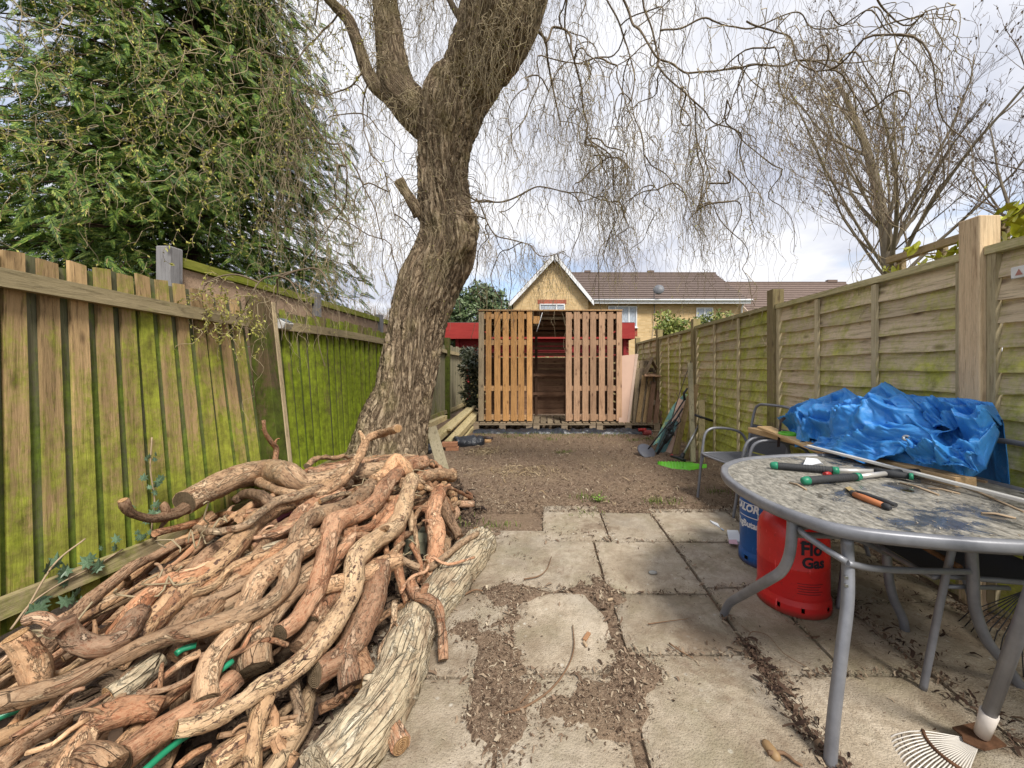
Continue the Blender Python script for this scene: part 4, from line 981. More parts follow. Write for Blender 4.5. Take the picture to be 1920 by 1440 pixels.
# side and back walls of dark overlapping boards; the upper back is left gappy
for k in range(10):
    z = SZ + .02 + k * .128; MB().prism([(xl, BYK, z), (xl, BYK + .012, z + .126), (xl, BYK + .03, z + .126), (xl, BYK + .03, z)], (xr - xl, 0, 0)).build('back_board', DARKB, shed)
for k, py in enumerate((629, 645, 664)):
    z = Z_of(py, BYK); MB().box(xl, BYK - .02, z - .035, xr, BYK - .004, z + .035).build('back_board', DARKB, shed)
for x in (xl + .02, XS(1003, BYK), XS(1060, BYK), xr - .08): MB().box(x, BYK - .075, SZ, x + .06, BYK - .022, ztop - .42).build('stud', DARKZ, shed)
for px, py in ((1000, 653), (1000, 703), (1000, 738)): z = Z_of(py, BYK - .08); MB().box(XS(px, BYK), BYK - .10, z - .03, XS(1062, BYK), BYK - .078, z + .03).build('crossbar', DARKB, shed)
for s_, x in ((0, xl + .002), (1, xr - .022)):
    for k in range(13):
        z = SZ + .02 + k * .168; MB().box(x, SY + .16, z, x + .02, BYK - .002, z + .13).build('side_board', DARKB, shed)
# roof: boards with gaps over joists, sloping gently back
for k in range(7):
    y = SY - .02 + k * .17; z = ztop + .015 - .055 * k; MB().box(xl - .01, y, z, xr + .02, y + .135, z + .02).build('roof_board', PALX if k == 0 else DARKB, shed)
MB().hexa([(xl - .01, SY + .05, ztop + .034), (xr + .02, SY + .05, ztop + .034), (xr + .02, BYK + .05, ztop - .32), (xl - .01, BYK + .05, ztop - .32), (xl - .01, SY + .05, ztop + .044), (xr + .02, SY + .05, ztop + .044), (xr + .02, BYK + .05, ztop - .31), (xl - .01, BYK + .05, ztop - .31)]).build('roof_sheet', DARKB, shed)
for k in range(4):
    y = SY + .24 + k * .24; MB().box(xl + .04, y, ztop - .13 - .078 * k, xr - .04, y + .03, ztop - .075 - .078 * k).build('joist', PALGZ if k < 1 else DARKB, shed)
MB().box(XS(1000), SY + .05, Z_of(606, SY), XS(1012), SY + .11, Z_of(592, SY)).build('wood_offcut', PALO, shed)
MB().tube([W(1017, 586, SY - .03), W(1013, 600, SY - .03), W(1010, 610, SY - .03), W(1006, 622, SY - .03)], .006, 5).build('white_string', WHITE, shed)

# floor pallets under the shed
fy0 = 7.52
for i, (a, b) in enumerate(((886, 998), (1000, 1117), (1119, 1238))):
    fp = thing('floor_pallet', ('weathered floor pallet at the left end under the orange slat wall', 'middle floor pallet showing in the shed doorway', 'floor pallet at the right end under the leaning pallets')[i], 'pallet', ((XS(a, fy0) + XS(b, fy0)) / 2, fy0, 0), 'floor pallets under the shed')
    x0, x1 = XS(a, fy0), XS(b, fy0)
    for k in range(9):
        x = lerp(x0, x1 - .1, k / 8); MB().box(x, fy0, .155, x + .105, fy0 + 1.2, .176).build('slat', PALGY, fp)
    for y in (fy0 + .0, fy0 + .55, fy0 + 1.1):
        MB().box(x0, y, .133, x1, y + .1, .154).build('stringer', PALG, fp)
        for x in (x0, (x0 + x1) / 2 - .06, x1 - .12): MB().box(x, y + .004, .034, x + .12, y + .1, .131).build('block', PALG, fp)
        MB().box(x0, y, .012, x1, y + .1, .032).build('bottom_board', PALG, fp)

# crumpled black membrane along the front of the base
BLK = Mat('black_plastic', .32, .5); BLK.color((.022, .025, .032)); BLK.bump(BLK.noise(BLK.pos(), 24, 4), .6, .02); BLK = BLK.m
nx, ny = 150, 12; V = []
for j in range(ny + 1):
    for i in range(nx + 1):
        u, v = i / nx, j / ny; x = lerp(XS(888, 7.3), XS(1222, 7.3), u); y = 7.22 + .30 * v + .05 * fbm(u * 9, 2, 0, 3) * (1 - v)
        env = math.sin(math.pi * min(1, v * 1.15)) ; z = .012 + .02 * v + env * (.04 + .075 * abs(fbm(u * 11 + v * 2, v * 2.2, 3, 4)) + .035 * fbm(u * 38, v * 5, 1, 3)) - .03 * (v < .05)
        V.append((x, y, max(z, -.02)))
w = nx + 1; fs = [(j * w + i, j * w + i + 1, (j + 1) * w + i + 1, (j + 1) * w + i) for j in range(ny) for i in range(nx)]
o = MB().add(V, fs, True).build('membrane', BLK); tag(o, 'crumpled black plastic membrane lying along the front of the floor pallets', 'plastic sheet')

# dark ivy mound between left fence and shed
IVD = leaf_mat('dark_ivy_leaf', [(0, (.02, .03, .014)), (.6, (.06, .075, .035)), (1, (.22, .22, .16))], .35)
iv = thing('ivy_mound', 'dark ivy mass filling the gap between the far left fence and the shed', 'ivy', (-1.75, 9.0, 0))
for (px, py, r, Y) in ((884, 668, .24, 8.9), (880, 690, .28, 8.9), (888, 715, .30, 8.8), (884, 740, .28, 8.8), (876, 665, .2, 9.3), (890, 760, .25, 8.7), (893, 690, .25, 8.7), (915, 700, .3, 9.0), (930, 720, .35, 9.1), (925, 680, .25, 9.1)):
    leaf_cloud('foliage', W(px, py, Y), r, 420, .045, IVD, iv, rs)
for q in range(5): MB().tube([Vector((-1.8 + .12 * q, 9.0, 0)), Vector((-1.75 + .1 * q, 9.02, .6)), Vector((-1.8 + .12 * q, 8.95, 1.3))], [.02, .014, .008], 6).build('stem', TWIGD, iv)

# stack of long pale timbers against the left fence
PINE = wood('pale_timber', (.56, .47, .27), (.48, .39, .20), 'Y', (.22, .17, .09), moss=((.38, .38, .12), .55, .8, 0, .6), var=(.9, 1.1))
labs = ['upper right long pale timber on the stack by the left fence', 'upper left long pale timber on the stack beside the fence', 'lower pale timber under the stack, its side facing the lawn', 'thin pale lath lying on top of the timber stack']
ST = [((842, 832), (893, 776), 6.25, 8.05, .15, .10, .06), ((812, 826), (882, 768), 6.25, 8.1, .16, .10, .06), ((846, 846), (893, 790), 6.3, 8.0, .13, .075, -.03), ((842, 806), (890, 762), 6.6, 8.2, .07, .04, .03)]
for (a, b, Ya, Yb, w_, h_, dz), lb in zip(ST, labs):
    o = MB().bar(W(*a, Ya), W(*b, Yb), w_, h_).build('timber', PINE, bevel=.006); tag(o, lb, 'timber', 'timbers stacked by the left fence')
# short mossy rail lying in front of the fence foot
o = MB().bar(W(797, 800, 5.6), W(834, 783, 7.2), .09, .09).build('loose_rail', PINE, bevel=.005); tag(o, 'short pale rail propped low along the fence beside the trunk', 'rail')
# leaning grey board beside the trunk
LB = wood('leaning_board', (.33, .29, .20), (.27, .23, .15), 'Z', (.12, .1, .06), moss=((.26, .26, .09), .55, .8, 0, .7))
o = MB().bar(W(838, 905, 4.55), W(808, 801, 4.95), .135, .032, (.35, -1, .3)).build('leaning_board', LB, bevel=.004)
tag(o, 'short grey green board leaning beside the foot of the willow trunk', 'board')
# bundle wrapped in black plastic with a cardboard tube end
def crumple_tube(name, a, b, r, mat, seed, parent=None):
    pts = [Vector(a).lerp(Vector(b), t) for t in np.linspace(0, 1, 18)]
    mb = MB(); mb.tube(pts, [r * (1 + .16 * fbm(i * .5, seed, 0, 3)) * (.72 if i in (0, 17) else 1) for i in range(18)], 16, True, .22, seed); return mb.build(name, mat, parent)
o = crumple_tube('wrapped_bundle', W(850, 832, 6.05), W(906, 830, 6.3), .115, BLK, 3.0); tag(o, 'roll wrapped in shiny black plastic lying by the bricks', 'bundle')
o = crumple_tube('black_bag', W(792, 840, 5.6), W(812, 846, 5.55), .08, BLK, 9.0); tag(o, 'small black plastic bag crumpled between trunk and leaning board', 'bag')
ORP = plain('orange_tube', (.52, .30, .13), .6); DKP = plain('dark_tube', (.06, .04, .035), .5)
o = MB().tube([W(903, 828, 6.42), W(921, 828, 6.42)], .038, 14).build('cardboard_tube', ORP); tag(o, 'tan tube end poking out of the black wrapped roll', 'tube')
o = MB().tube([W(905, 821, 6.62), W(924, 823, 6.6)], .034, 14).build('brown_pipe', DKP); tag(o, 'short dark brown pipe lying behind the tan tube', 'pipe')
o = MB().tube([W(925, 822, 6.9), W(962, 822, 6.9)], .012, 8).build('stick', TWIGD); tag(o, 'straight brown stick on the soil beyond the dark pipe', 'stick')
BRK = brick_mat('brick_face', (.48, .24, .13), (.44, .22, .12), (.48, .24, .13))
BRK = plain('loose_brick', (.47, .23, .13), .9, .15, 0, .25, 20, .6)
for (a, b, lb, dz) in (((829, 847), (858, 843), 'orange brick lying on top of the other brick by the black roll', .075), ((836, 857), (860, 855), 'lower orange brick resting on the soil beside the trunk', .004)):
    p, q = G(*a), G(*b); p.z = q.z = dz + .03; p.y = q.y = 5.75; o = MB().bar(W(a[0], 690, 5.75) * 1 + Vector((0, 0, -H + dz + .033)), W(b[0], 690, 5.78) + Vector((0, 0, -H + dz + .033)), .105, .066).build('brick', BRK, bevel=.004); tag(o, lb, 'brick', 'loose bricks by the trunk')
gl = plain('grey_rag', (.22, .2, .19), .8)
o = crumple_tube('old_glove', W(822, 836, 5.8), W(838, 833, 5.9), .035, gl, 4.4); tag(o, 'crumpled grey glove lying on the end of the timbers', 'glove')

# ---- right of the shed: boards and pallets leaning on the fence
PINK = plain('plasterboard', (.58, .40, .31), .8, .2, 0, .06, 6, .1)
def slabpoly(name, quad, th, mat, parent=None, bevel=0):
    quad = [Vector(q) for q in quad]; n_ = (quad[1] - quad[0]).cross(quad[3] - quad[0]).normalized()
    if n_.y < 0: n_ = -n_
    return MB().prism(quad, n_ * th).build(name, mat, parent, bevel=bevel)
o = slabpoly('plasterboard', [W(1160, 795, 7.62), W(1176, 795, 7.62), W(1193, 664, 7.95), W(1164, 667, 7.95)], .03, PINK); tag(o, 'pale pink plasterboard sheet leaning against the right end of the shed', 'board')
MB().bar(W(1178, 795, 7.61), W(1194, 664, 7.94), .045, .03).build('edge_strip', plain('plasterboard_edge', (.68, .52, .42), .8), o)
def lean_pallet(label, px0, px1, py0, py1, Y0, Y1, slant, mat, ns):
    t = thing('leaning_pallet', label, 'pallet', W((px0 + px1) / 2, py1, Y0), 'pallets leaning against the right fence')
    A, B = W(px0 - slant, py1, Y0), W(px1 - slant, py1, Y0); Cc, Dd = W(px1, py0, Y1), W(px0, py0, Y1)
    for k in range(ns):
        f = k / (ns - 1); a, b = A.lerp(B, f), Dd.lerp(Cc, f); a = a.lerp(b, .0); MB().bar(a, b, .085, .022, (0, -1, .2)).build('slat', mat, t)
    for f in (.04, .5, .96):
        a, b = A.lerp(Dd, f) + Vector((0, .04, 0)), B.lerp(Cc, f) + Vector((0, .04, 0)); MB().bar(a, b, .03, .09).build('crossbar', PALG, t)
        for g in (0, .5, 1): c_ = a.lerp(b, g) + Vector((0, .09, 0)); MB().box(c_.x - .05, c_.y - .04, c_.z - .045, c_.x + .05, c_.y + .04, c_.z + .045).build('block', PALG, t)
    return t
lean_pallet('dark weathered pallet leaning right behind the pink plasterboard', 1186, 1214, 676, 790, 7.75, 8.1, 14, PALGZ, 4)
lean_pallet('brown pallet leaning at the right end against the fence, small wooden roof on top', 1208, 1246, 704, 792, 7.62, 7.9, 12, wood('pallet_tan', (.38, .26, .13), (.30, .2, .1), 'Z', (.09, .06, .03)), 4)
lean_pallet('grey broken pallet wedged upright between the plasterboard and the brown pallet', 1196, 1228, 690, 793, 7.68, 8.0, 6, PALGZ, 3)
lean_pallet('dark short pallet standing against the fence at the far right of the shed', 1226, 1250, 716, 796, 7.55, 7.75, 10, DARKZ, 3)
MB_ = thing('wooden_roof', 'small pitched wooden bird table roof perched on the leaning pallets', 'bird table', W(1225, 706, 7.75))
for a, b, c_, d in (((1212, 702), (1224, 672), (1222, 668), (1206, 700)), ((1224, 672), (1240, 700), (1236, 704), (1222, 680))):
    slabpoly('roof_panel', [W(*a, 7.7), W(*d, 7.95), W(*c_, 7.95), W(*b, 7.7)], .015, PALGZ, MB_)
slabpoly('base_board', [W(1208, 704, 7.62), W(1240, 705, 7.62), W(1238, 700, 7.9), W(1210, 699, 7.9)], .02, PALP, MB_)

# ---- tools and boards leaning along the right fence
TEAL = Mat('teal_foam', .5, .3); _p = TEAL.obj(); TEAL.color(TEAL.mix(TEAL.mask(TEAL.noise(_p, 5, 3), .50, .53), (.16, .33, .28), (.36, .46, .22))); TEAL = TEAL.m
TEALD = plain('dark_teal', (.055, .13, .135), .4)
bb = thing('body_board', 'teal rounded foam board with yellow swirl print leaning against the right fence', 'body board', G(1235, 848))
def rounded(a, b, wv, n=26, tip=.35):
    """outline of a board from a (foot) to b (rounded tip); wv = half-width vector"""
    a, b, wv = Vector(a), Vector(b), Vector(wv); out = []
    for i in range(n):
        t = i / (n - 1) * math.pi; s = math.cos(t); u = math.sin(t) ** .6 if 0 < t < math.pi else 0
        out.append(a.lerp(b, (1 - tip) + tip * u) + wv * s)
    return [a + wv * .85] + out + [a - wv * .85]
A_, B__ = W(1237, 828, 5.75), W(1281, 742, 6.15)
ol = rounded(A_, B__, Vector((.13, .02, .07)))
MB().prism(ol, (.02, .045, .01)).build('deck', TEAL, bb)
A2, B2 = W(1236, 852, 5.62), W(1262, 792, 5.80)
MB().prism(rounded(A2, B2, Vector((.11, 0, .05))), (.02, .06, .01)).build('lower_panel', TEALD, bb)
dk = plain('print_black', (.03, .03, .03), .5)
_c = A_.lerp(B__, .42) + Vector((-.01, -.012, .0)); _u = (B__ - A_).normalized(); _w = Vector((.13, .02, .07)).normalized()
for dx_, dy_, r_ in ((0, 0, .045), (.05, .03, .03)):
    ring = []
    pts = [_c + _u * (dx_ + r_ * math.cos(t)) + _w * (dy_ + r_ * .8 * math.sin(t)) for t in np.linspace(0, 6.283, 18)]
    MB().tube(pts, .0045, 5, False).build('swirl_print', dk, bb)
o = slabpoly('pink_offcut', [W(1243, 848, 5.65), W(1259, 850, 5.6), W(1285, 752, 6.0), W(1272, 746, 6.05)], .02, PINK); tag(o, 'narrow pink board offcut leaning behind the black strimmer', 'board')
FP1 = wood('old_plank', (.34, .28, .15), (.26, .21, .11), 'Z', (.1, .08, .05), moss=((.30, .31, .09), .5, .75, 0, 1.4)); FP2 = wood('old_plank_dark', (.27, .19, .10), (.2, .14, .07), 'Z', (.08, .055, .03), moss=((.3, .3, .07), .5, .75, 0, 1.2)); FP3 = wood('old_plank_grey', (.38, .34, .22), (.30, .27, .17), 'Z', (.12, .1, .07))
for nm, qd, mt, lb in (('plank', [W(1261, 852, 5.5), W(1272, 852, 5.5), W(1298, 742, 5.85), W(1288, 742, 5.85)], FP2, 'dark mossy plank leaning left of the tall pale plank'),
    ('plank', [W(1296, 866, 5.05), W(1305, 866, 5.05), W(1299, 680, 5.55), W(1290, 680, 5.55)], FP3, 'tallest pale grey plank standing against the right fence'),
    ('plank', [W(1311, 868, 5.0), W(1322, 868, 5.0), W(1322, 750, 5.3), W(1310, 749, 5.3)], FP1, 'short brown plank standing right of the T-handled tool'),
    ('plank', [W(1284, 862, 5.2), W(1291, 862, 5.2), W(1311, 720, 5.6), W(1303, 720, 5.6)], FP2, 'dark narrow plank slanting behind the tall pale plank')):
    o = slabpoly(nm, qd, .03, mt, bevel=.003); tag(o, lb, 'plank', 'planks leaning on the right fence')
BLKM = plain('black_metal', (.025, .026, .03), .45); STEEL = plain('steel', (.42, .43, .44), .35, .5, .9, .05, 8, 0); REDPL = plain('red_plastic', (.42, .03, .03), .4); GREYD = plain('grey_disc', (.10, .105, .13), .5)
st = thing('strimmer', 'black strimmer with a round grey guard leaning against the right fence', 'strimmer', G(1214, 850))
dc = W(1212, 846, 5.45); rot = mathutils.Euler((math.radians(40), math.radians(-8), math.radians(30))).to_matrix(); d_ = MB(); d_.lathe([(.001, .012), (.12, .01), (.135, 0), (.12, -.012), (.001, -.016)], (0, 0, 0), 24)
dd = MB(); dd.add([dc + rot @ Vector(v) for v in d_.v], d_.f, True); dd.build('guard_disc', GREYD, st)
MB().tube([dc + Vector((.03, .03, .02)), W(1243, 806, 5.5), W(1262, 782, 5.55), W(1284, 748, 5.7)], [.010, .011, .012, .012], 8).build('shaft', BLKM, st)
MB().tube([W(1284, 750, 5.68), W(1282, 738, 5.7), W(1289, 728, 5.72)], [.018, .020, .012], 8).build('top_grip', BLKM, st)
MB().tube([W(1251, 806, 5.52), W(1257, 800, 5.53), W(1262, 796, 5.54)], [.028, .034, .026], 10).build('motor_housing', BLKM, st)
MB().tube([W(1256, 800, 5.5), W(1264, 788, 5.52), W(1274, 780, 5.5), W(1276, 790, 5.46), W(1266, 800, 5.47)], .008, 7).build('loop_handle', BLKM, st)
st2 = thing('garden_fork', 'black tool with tangled cord and long shaft resting beside the strimmer', 'garden tool', G(1232, 852))
MB().tube([W(1232, 852, 5.5), W(1248, 826, 5.52), W(1259, 800, 5.56), W(1280, 766, 5.7)], [.02, .018, .014, .012], 8).build('shaft', BLKM, st2)
MB().tube([W(1246, 830, 5.48), W(1254, 818, 5.46), W(1262, 812, 5.48)], [.03, .04, .03], 10).build('cord_bundle', BLKM, st2)
for q in range(7):
    pts = [W(1255 + RNG.uniform(-8, 12), 812 + RNG.uniform(-14, 12), 5.44 + RNG.uniform(-.03, .05)) for _ in range(5)]; MB().tube([p_[:3] for p_ in spline(pts, .02)], .004, 5).build('cord', BLKM, st2)
o = MB().tube([W(1236, 838, 5.42), W(1256, 795, 5.6), W(1281, 718, 5.85), W(1308, 640, 6.15)], .0065, 7).build('bamboo_rod', plain('dark_rod', (.07, .055, .035), .6)); tag(o, 'long thin dark rod leaning high against the right fence', 'rod')
tt = thing('t_handled_tool', 'tool with black T-bar handle and bare aluminium tube leaning on the planks', 'garden tool', G(1276, 862))
MB().tube([W(1281, 852, 5.05), W(1311, 797, 5.25)], .017, 12).build('tube', STEEL, tt)
MB().tube([W(1310, 799, 5.24), W(1317, 786, 5.26)], .022, 10).build('collar', BLKM, tt)
MB().tube([W(1303, 778, 5.2), W(1320, 784, 5.22), W(1336, 789, 5.24)], [.016, .018, .016], 10).build('crossbar_handle', BLKM, tt)
MB().tube([W(1258, 855, 5.1), W(1276, 860, 5.0), W(1286, 864, 4.98)], [.016, .02, .02], 8).build('foot_bar', BLKM, tt); MB().tube([W(1258, 853, 5.12), W(1262, 857, 5.1)], .022, 8).build('red_end', REDPL, tt)
MB().tube([W(1276, 862, 5.02), W(1282, 850, 5.05)], [.035, .024], 10).build('socket', BLKM, tt)
LIME = plain('lime_plastic', (.14, .52, .03), .4, .4, 0, .12, 9, .1)
hg = thing('blade_guard', 'bright lime green serrated plastic blade cover lying on the soil', 'blade cover', G(1275, 876))
top = []; botm = []
for i in range(33):
    u = i / 32; px = lerp(1233, 1325, u); wv = 9 * math.sin(min(1, u * 3.2) * 1.57) * (1 if u < .55 else lerp(1, .25, (u - .55) / .45)) + (4 * math.exp(-((u - .66) / .12) ** 2))
    tooth = 2.5 if (i % 2 and u < .55) else 0
    c_ = 872 + 5 * u; top.append(G(px, c_ - wv * .75 - tooth)); botm.append(G(px, c_ + wv * .75))
mb = MB(); n_ = len(top); V = []
for i in range(n_): 
    m1 = (top[i] + botm[i]) / 2; V += [top[i] + Vector((0, 0, .008)), m1 + Vector((0, 0, .045)), botm[i] + Vector((0, 0, .008))]
V2 = [(v[0], v[1], .004) for v in V]
fs = [(i * 3 + k, i * 3 + k + 1, i * 3 + k + 4, i * 3 + k + 3) for i in range(n_ - 1) for k in range(2)]
mb.add(V, fs); mb.add(V2, [tuple(reversed(f)) for f in fs]); mb.build('guard', LIME, hg)
MB().tube([W(1276, 866, 4.98), W(1277, 872, 4.92), W(1276, 882, 4.85)], .005, 5).build('strap', BLKM, hg)
for (px, py, c_, lb, cat) in ((1204, 806, REDPL, 'small red plastic scrap at the right end of the membrane', 'scrap'), (1213, 812, plain('rust_red', (.28, .05, .05), .6), 'crumpled dark red bag beside the teal board', 'bag')):
    p = W(px, py, 7.1); o = crumple_tube('plastic_scrap' if cat == 'scrap' else 'red_bag', p + Vector((-.07, 0, 0)), p + Vector((.08, .03, 0)), .05 if cat == 'bag' else .03, c_, px); tag(o, lb, cat)
# ------------------------------------------------------------------ the heap of cut branches
def log_mat(name, stops, speck, flake, crack=(.07, .04, .025), fiss=False):
    m = Mat(name, .72, .25); a = m.attr(); r = m.rand()
    v = m.vscale(a, (1, 1, .35), r); vl = m.vscale(a, (1, 1, .14), r)
    n1 = m.noise(v, 10, 6, .68, 1.0); n2 = m.noise(vl, 42, 5, .65, .6); n3 = m.noise(m.vscale(a, (1, 1, .7), r), 70, 4, .7)
    c = m.ramp(m.math('ADD', m.math('MULTIPLY', n1, .75), m.math('MULTIPLY', n2, .25)), stops)
    c = m.mix(m.math('MULTIPLY', m.mask(n2, .52, .72), .55), c, tuple(x * .42 for x in stops[1][1]))
    blot = m.mask(m.noise(m.pos(), 9, 6, .7, .8), .50, .64); c = m.mix(m.math('MULTIPLY', blot, .62), c, (.11, .055, .034)); f9 = m.noise(m.vscale(a, (1, 1, .5), r), 150, 4, .75); c = m.mix(m.math('MULTIPLY', m.mask(f9, .52, .66), .45), c, (.10, .06, .04)); c = m.mix(m.math('MULTIPLY', m.mask(f9, .46, .32), .28), c, (.66, .50, .34))
    fl = m.mask(m.noise(v, 17, 6, .7, 1.6), .55, .585)                  # curled bark flakes with sharp edges
    c = m.mix(m.math('MULTIPLY', fl, .8), c, flake)
    gone = m.mask(m.noise(m.vscale(a, (1, 1, .4), r), 9, 6, .68, 1.0), .60, .63)
    c = m.mix(m.math('MULTIPLY', gone, .7 if not fiss else .2), c, (.26, .125, .07))
    sp = m.math('MULTIPLY', m.mask(n3, .54, .60), m.mask(m.noise(v, 4, 3), .38, .52))
    c = m.mix(m.math('MULTIPLY', sp, speck), c, crack)
    ck = m.math('MULTIPLY', m.ramp(m.voro(m.vscale(a, (1, 1, .3 if not fiss else .12), r), 26 if not fiss else 40, 'DISTANCE_TO_EDGE'), [(.0, 1.), (.022 if not fiss else .08, 0.)]), m.mask(m.noise(v, 7, 4), .50, .62) if not fiss else m.mask(n2, .35, .6))
    c = m.mix(m.math('MULTIPLY', ck, .55), c, crack)
    h2 = m.mix(r, (.98, .97, .94), (1.16, .95, .78) if not fiss else (1.02, 1.0, .93)); c = m.mix(1.0, c, h2, 'MULTIPLY')
    m.color(m.vary(c, m.math('FRACT', m.math('MULTIPLY', r, 7.3)), .58 if not fiss else 1.0, 1.2))
    h = m.math('SUBTRACT', m.math('ADD', m.math('MULTIPLY', fl, .45), m.math('MULTIPLY', n2, .7)), m.math('ADD', m.math('MULTIPLY', ck, .6), m.math('MULTIPLY', gone, .3)))
    m.bump(h, 1.0, .018 if not fiss else .022); return m.m
LOGA = log_mat('log_bark_tan', [(.34, (.17, .095, .058)), (.46, (.41, .265, .16)), (.57, (.54, .385, .25)), (.70, (.33, .175, .10))], .7, (.66, .52, .36))
LOGB = log_mat('log_bark_red', [(.34, (.14, .062, .04)), (.46, (.34, .165, .095)), (.57, (.50, .31, .205)), (.70, (.23, .095, .055))], .6, (.62, .46, .33))
LOGC = log_mat('log_bark_speckled', [(.32, (.28, .175, .10)), (.47, (.50, .35, .21)), (.62, (.62, .47, .31))], .95, (.68, .53, .34), (.09, .055, .045))
LOGD = log_mat('log_bark_fissured', [(.32, (.27, .22, .15)), (.5, (.47, .41, .30)), (.7, (.62, .56, .44))], .4, (.60, .54, .43), (.12, .085, .05), True)
LOGE = log_mat('log_bark_dark', [(.30, (.13, .075, .045)), (.5, (.24, .135, .08)), (.72, (.36, .22, .13))], .5, (.34, .22, .14))
def cut_mat(name, c1, c2):
    m = Mat(name, .85, .15); v = m.obj()
    w = m.wave(v, 55, 1.5, 3, 'RINGS', 'SPHERICAL'); n_ = m.noise(v, 60, 5, .7)
    rad = m.wave(m.vscale(v, (1, 1, 1)), 30, 6, 3)
    c = m.mix(w, c1, c2); c = m.mix(m.math('MULTIPLY', m.mask(n_, .45, .7), .6), c, tuple(x * .35 for x in c1)); c = m.mix(m.math('MULTIPLY', m.mask(rad, .75, .95), .35), c, (.05, .035, .02))
    m.color(m.vary(c, m.rand(), .8, 1.3)); m.bump(m.math('ADD', w, n_), .5, .006); return m.m
CUTD = cut_mat('cut_end_dark', (.12, .085, .05), (.20, .15, .095)); CUTO = cut_mat('cut_end_orange', (.36, .20, .09), (.46, .29, .15))

def x_edge(Y): return interp(Y, [(.8, -.80), (1.22, -.72), (2.65, -.46), (3.4, -.55), (4.4, -1.05), (5, -1.4)])
def surf(X, Y):
    dr = sstep(-.02, .55, x_edge(Y) - X); dl = sstep(-2.30 + .25 * sstep(2.6, 1.6, Y), -1.65, X) if Y < 2.7 else sstep(-2.45, -2.1, X) * .7 + .3
    t = (.62 + .38 * sstep(1.0, 1.7, Y)) * (1 - .55 * sstep(3.2, 4.6, Y))
    return .07 + .40 * dr * dl * t
def on_pile(px, py, off):
    z = .3
    for _ in range(12):
        p = G(px, py, z); z = lerp(z, max(.02, surf(p.x, p.y) + off), .6)
    p = G(px, py, z)
    if p.x < -2.17:                                   # the heap rides up where it meets the fence
        Y = -2.17 * F / (px - CX); p = W(px, py, Y)
    return p
def cut_face(root, c, n, r, mat, seed=0):
    """sawn end: slightly oval disc with uneven rim, its own centre as origin"""
    c, n = Vector(c), Vector(n).normalized(); u = n.cross(Vector((0, 0, 1))).normalized(); w = n.cross(u); V = [c + n * .004]; k = 22
    for q, f in ((0, .55), (1, 1.0)):
        for i in range(k):
            a = 2 * math.pi * i / k; rr = r * f * (1 + .07 * mn.noise((math.cos(a) * 1.3 + seed, math.sin(a) * 1.3, 3))); V.append(c + u * (math.cos(a) * rr) + w * (math.sin(a) * rr) + n * (.004 if q == 0 else .002))
    fs = [(0, 1 + i, 1 + (i + 1) % k) for i in range(k)] + [(1 + i, 1 + k + i, 1 + k + (i + 1) % k, 1 + (i + 1) % k) for i in range(k)]
    MB().add(V, fs).build('cut_end', mat, root, origin=c)
def limb_mesh(P, n, seed, wob, relief):
    """bent limb with bulges and knots"""
    pts = [Vector(p[:3]) for p in P]; R = []; L = 0
    for i, p in enumerate(P):
        if i: L += (pts[i] - pts[i - 1]).length
        R.append(p[3] * (1 + .10 * mn.noise((L * 6, seed, 1)) + .07 * mn.noise((L * 17, seed, 5))))
    b = MB(); b.tube(pts, R, n, False, wob, seed)
    if not relief and n >= 16:                        # shallow bark plates and scars
        V = []
        for i in range(len(pts)):
            for k in range(n):
                v = Vector(b.v[i * n + k]); d = (v - pts[i]).normalized(); a = b.a[i * n + k]; e = mn.noise((a[0] * 26 + seed, a[1] * 26, a[2] * 11)) + .6 * mn.noise((a[0] * 60 + seed, a[1] * 60, a[2] * 24))
                V.append(tuple(v + d * (.0035 * (1 if e > .12 else (-.6 if e < -.35 else 0)) + .0022 * e)))
        b.v = V
    if relief:
        V = []
        for i in range(len(pts)):
            for k in range(n):
                v = Vector(b.v[i * n + k]); d = (v - pts[i]); a = b.a[i * n + k]; e = abs(mn.noise((a[0] * 38 + seed, a[1] * 38, a[2] * 5))); V.append(tuple(v + d.normalized() * (relief * (min(1, e * 3) - .6))))
        b.v = V
    for s, i in ((-1, 0), (1, len(pts) - 1)):
        o = i * n; b.f.append(tuple(o + k for k in (range(n) if s > 0 else reversed(range(n))))); b.sm.append(False)
    return b, pts, R
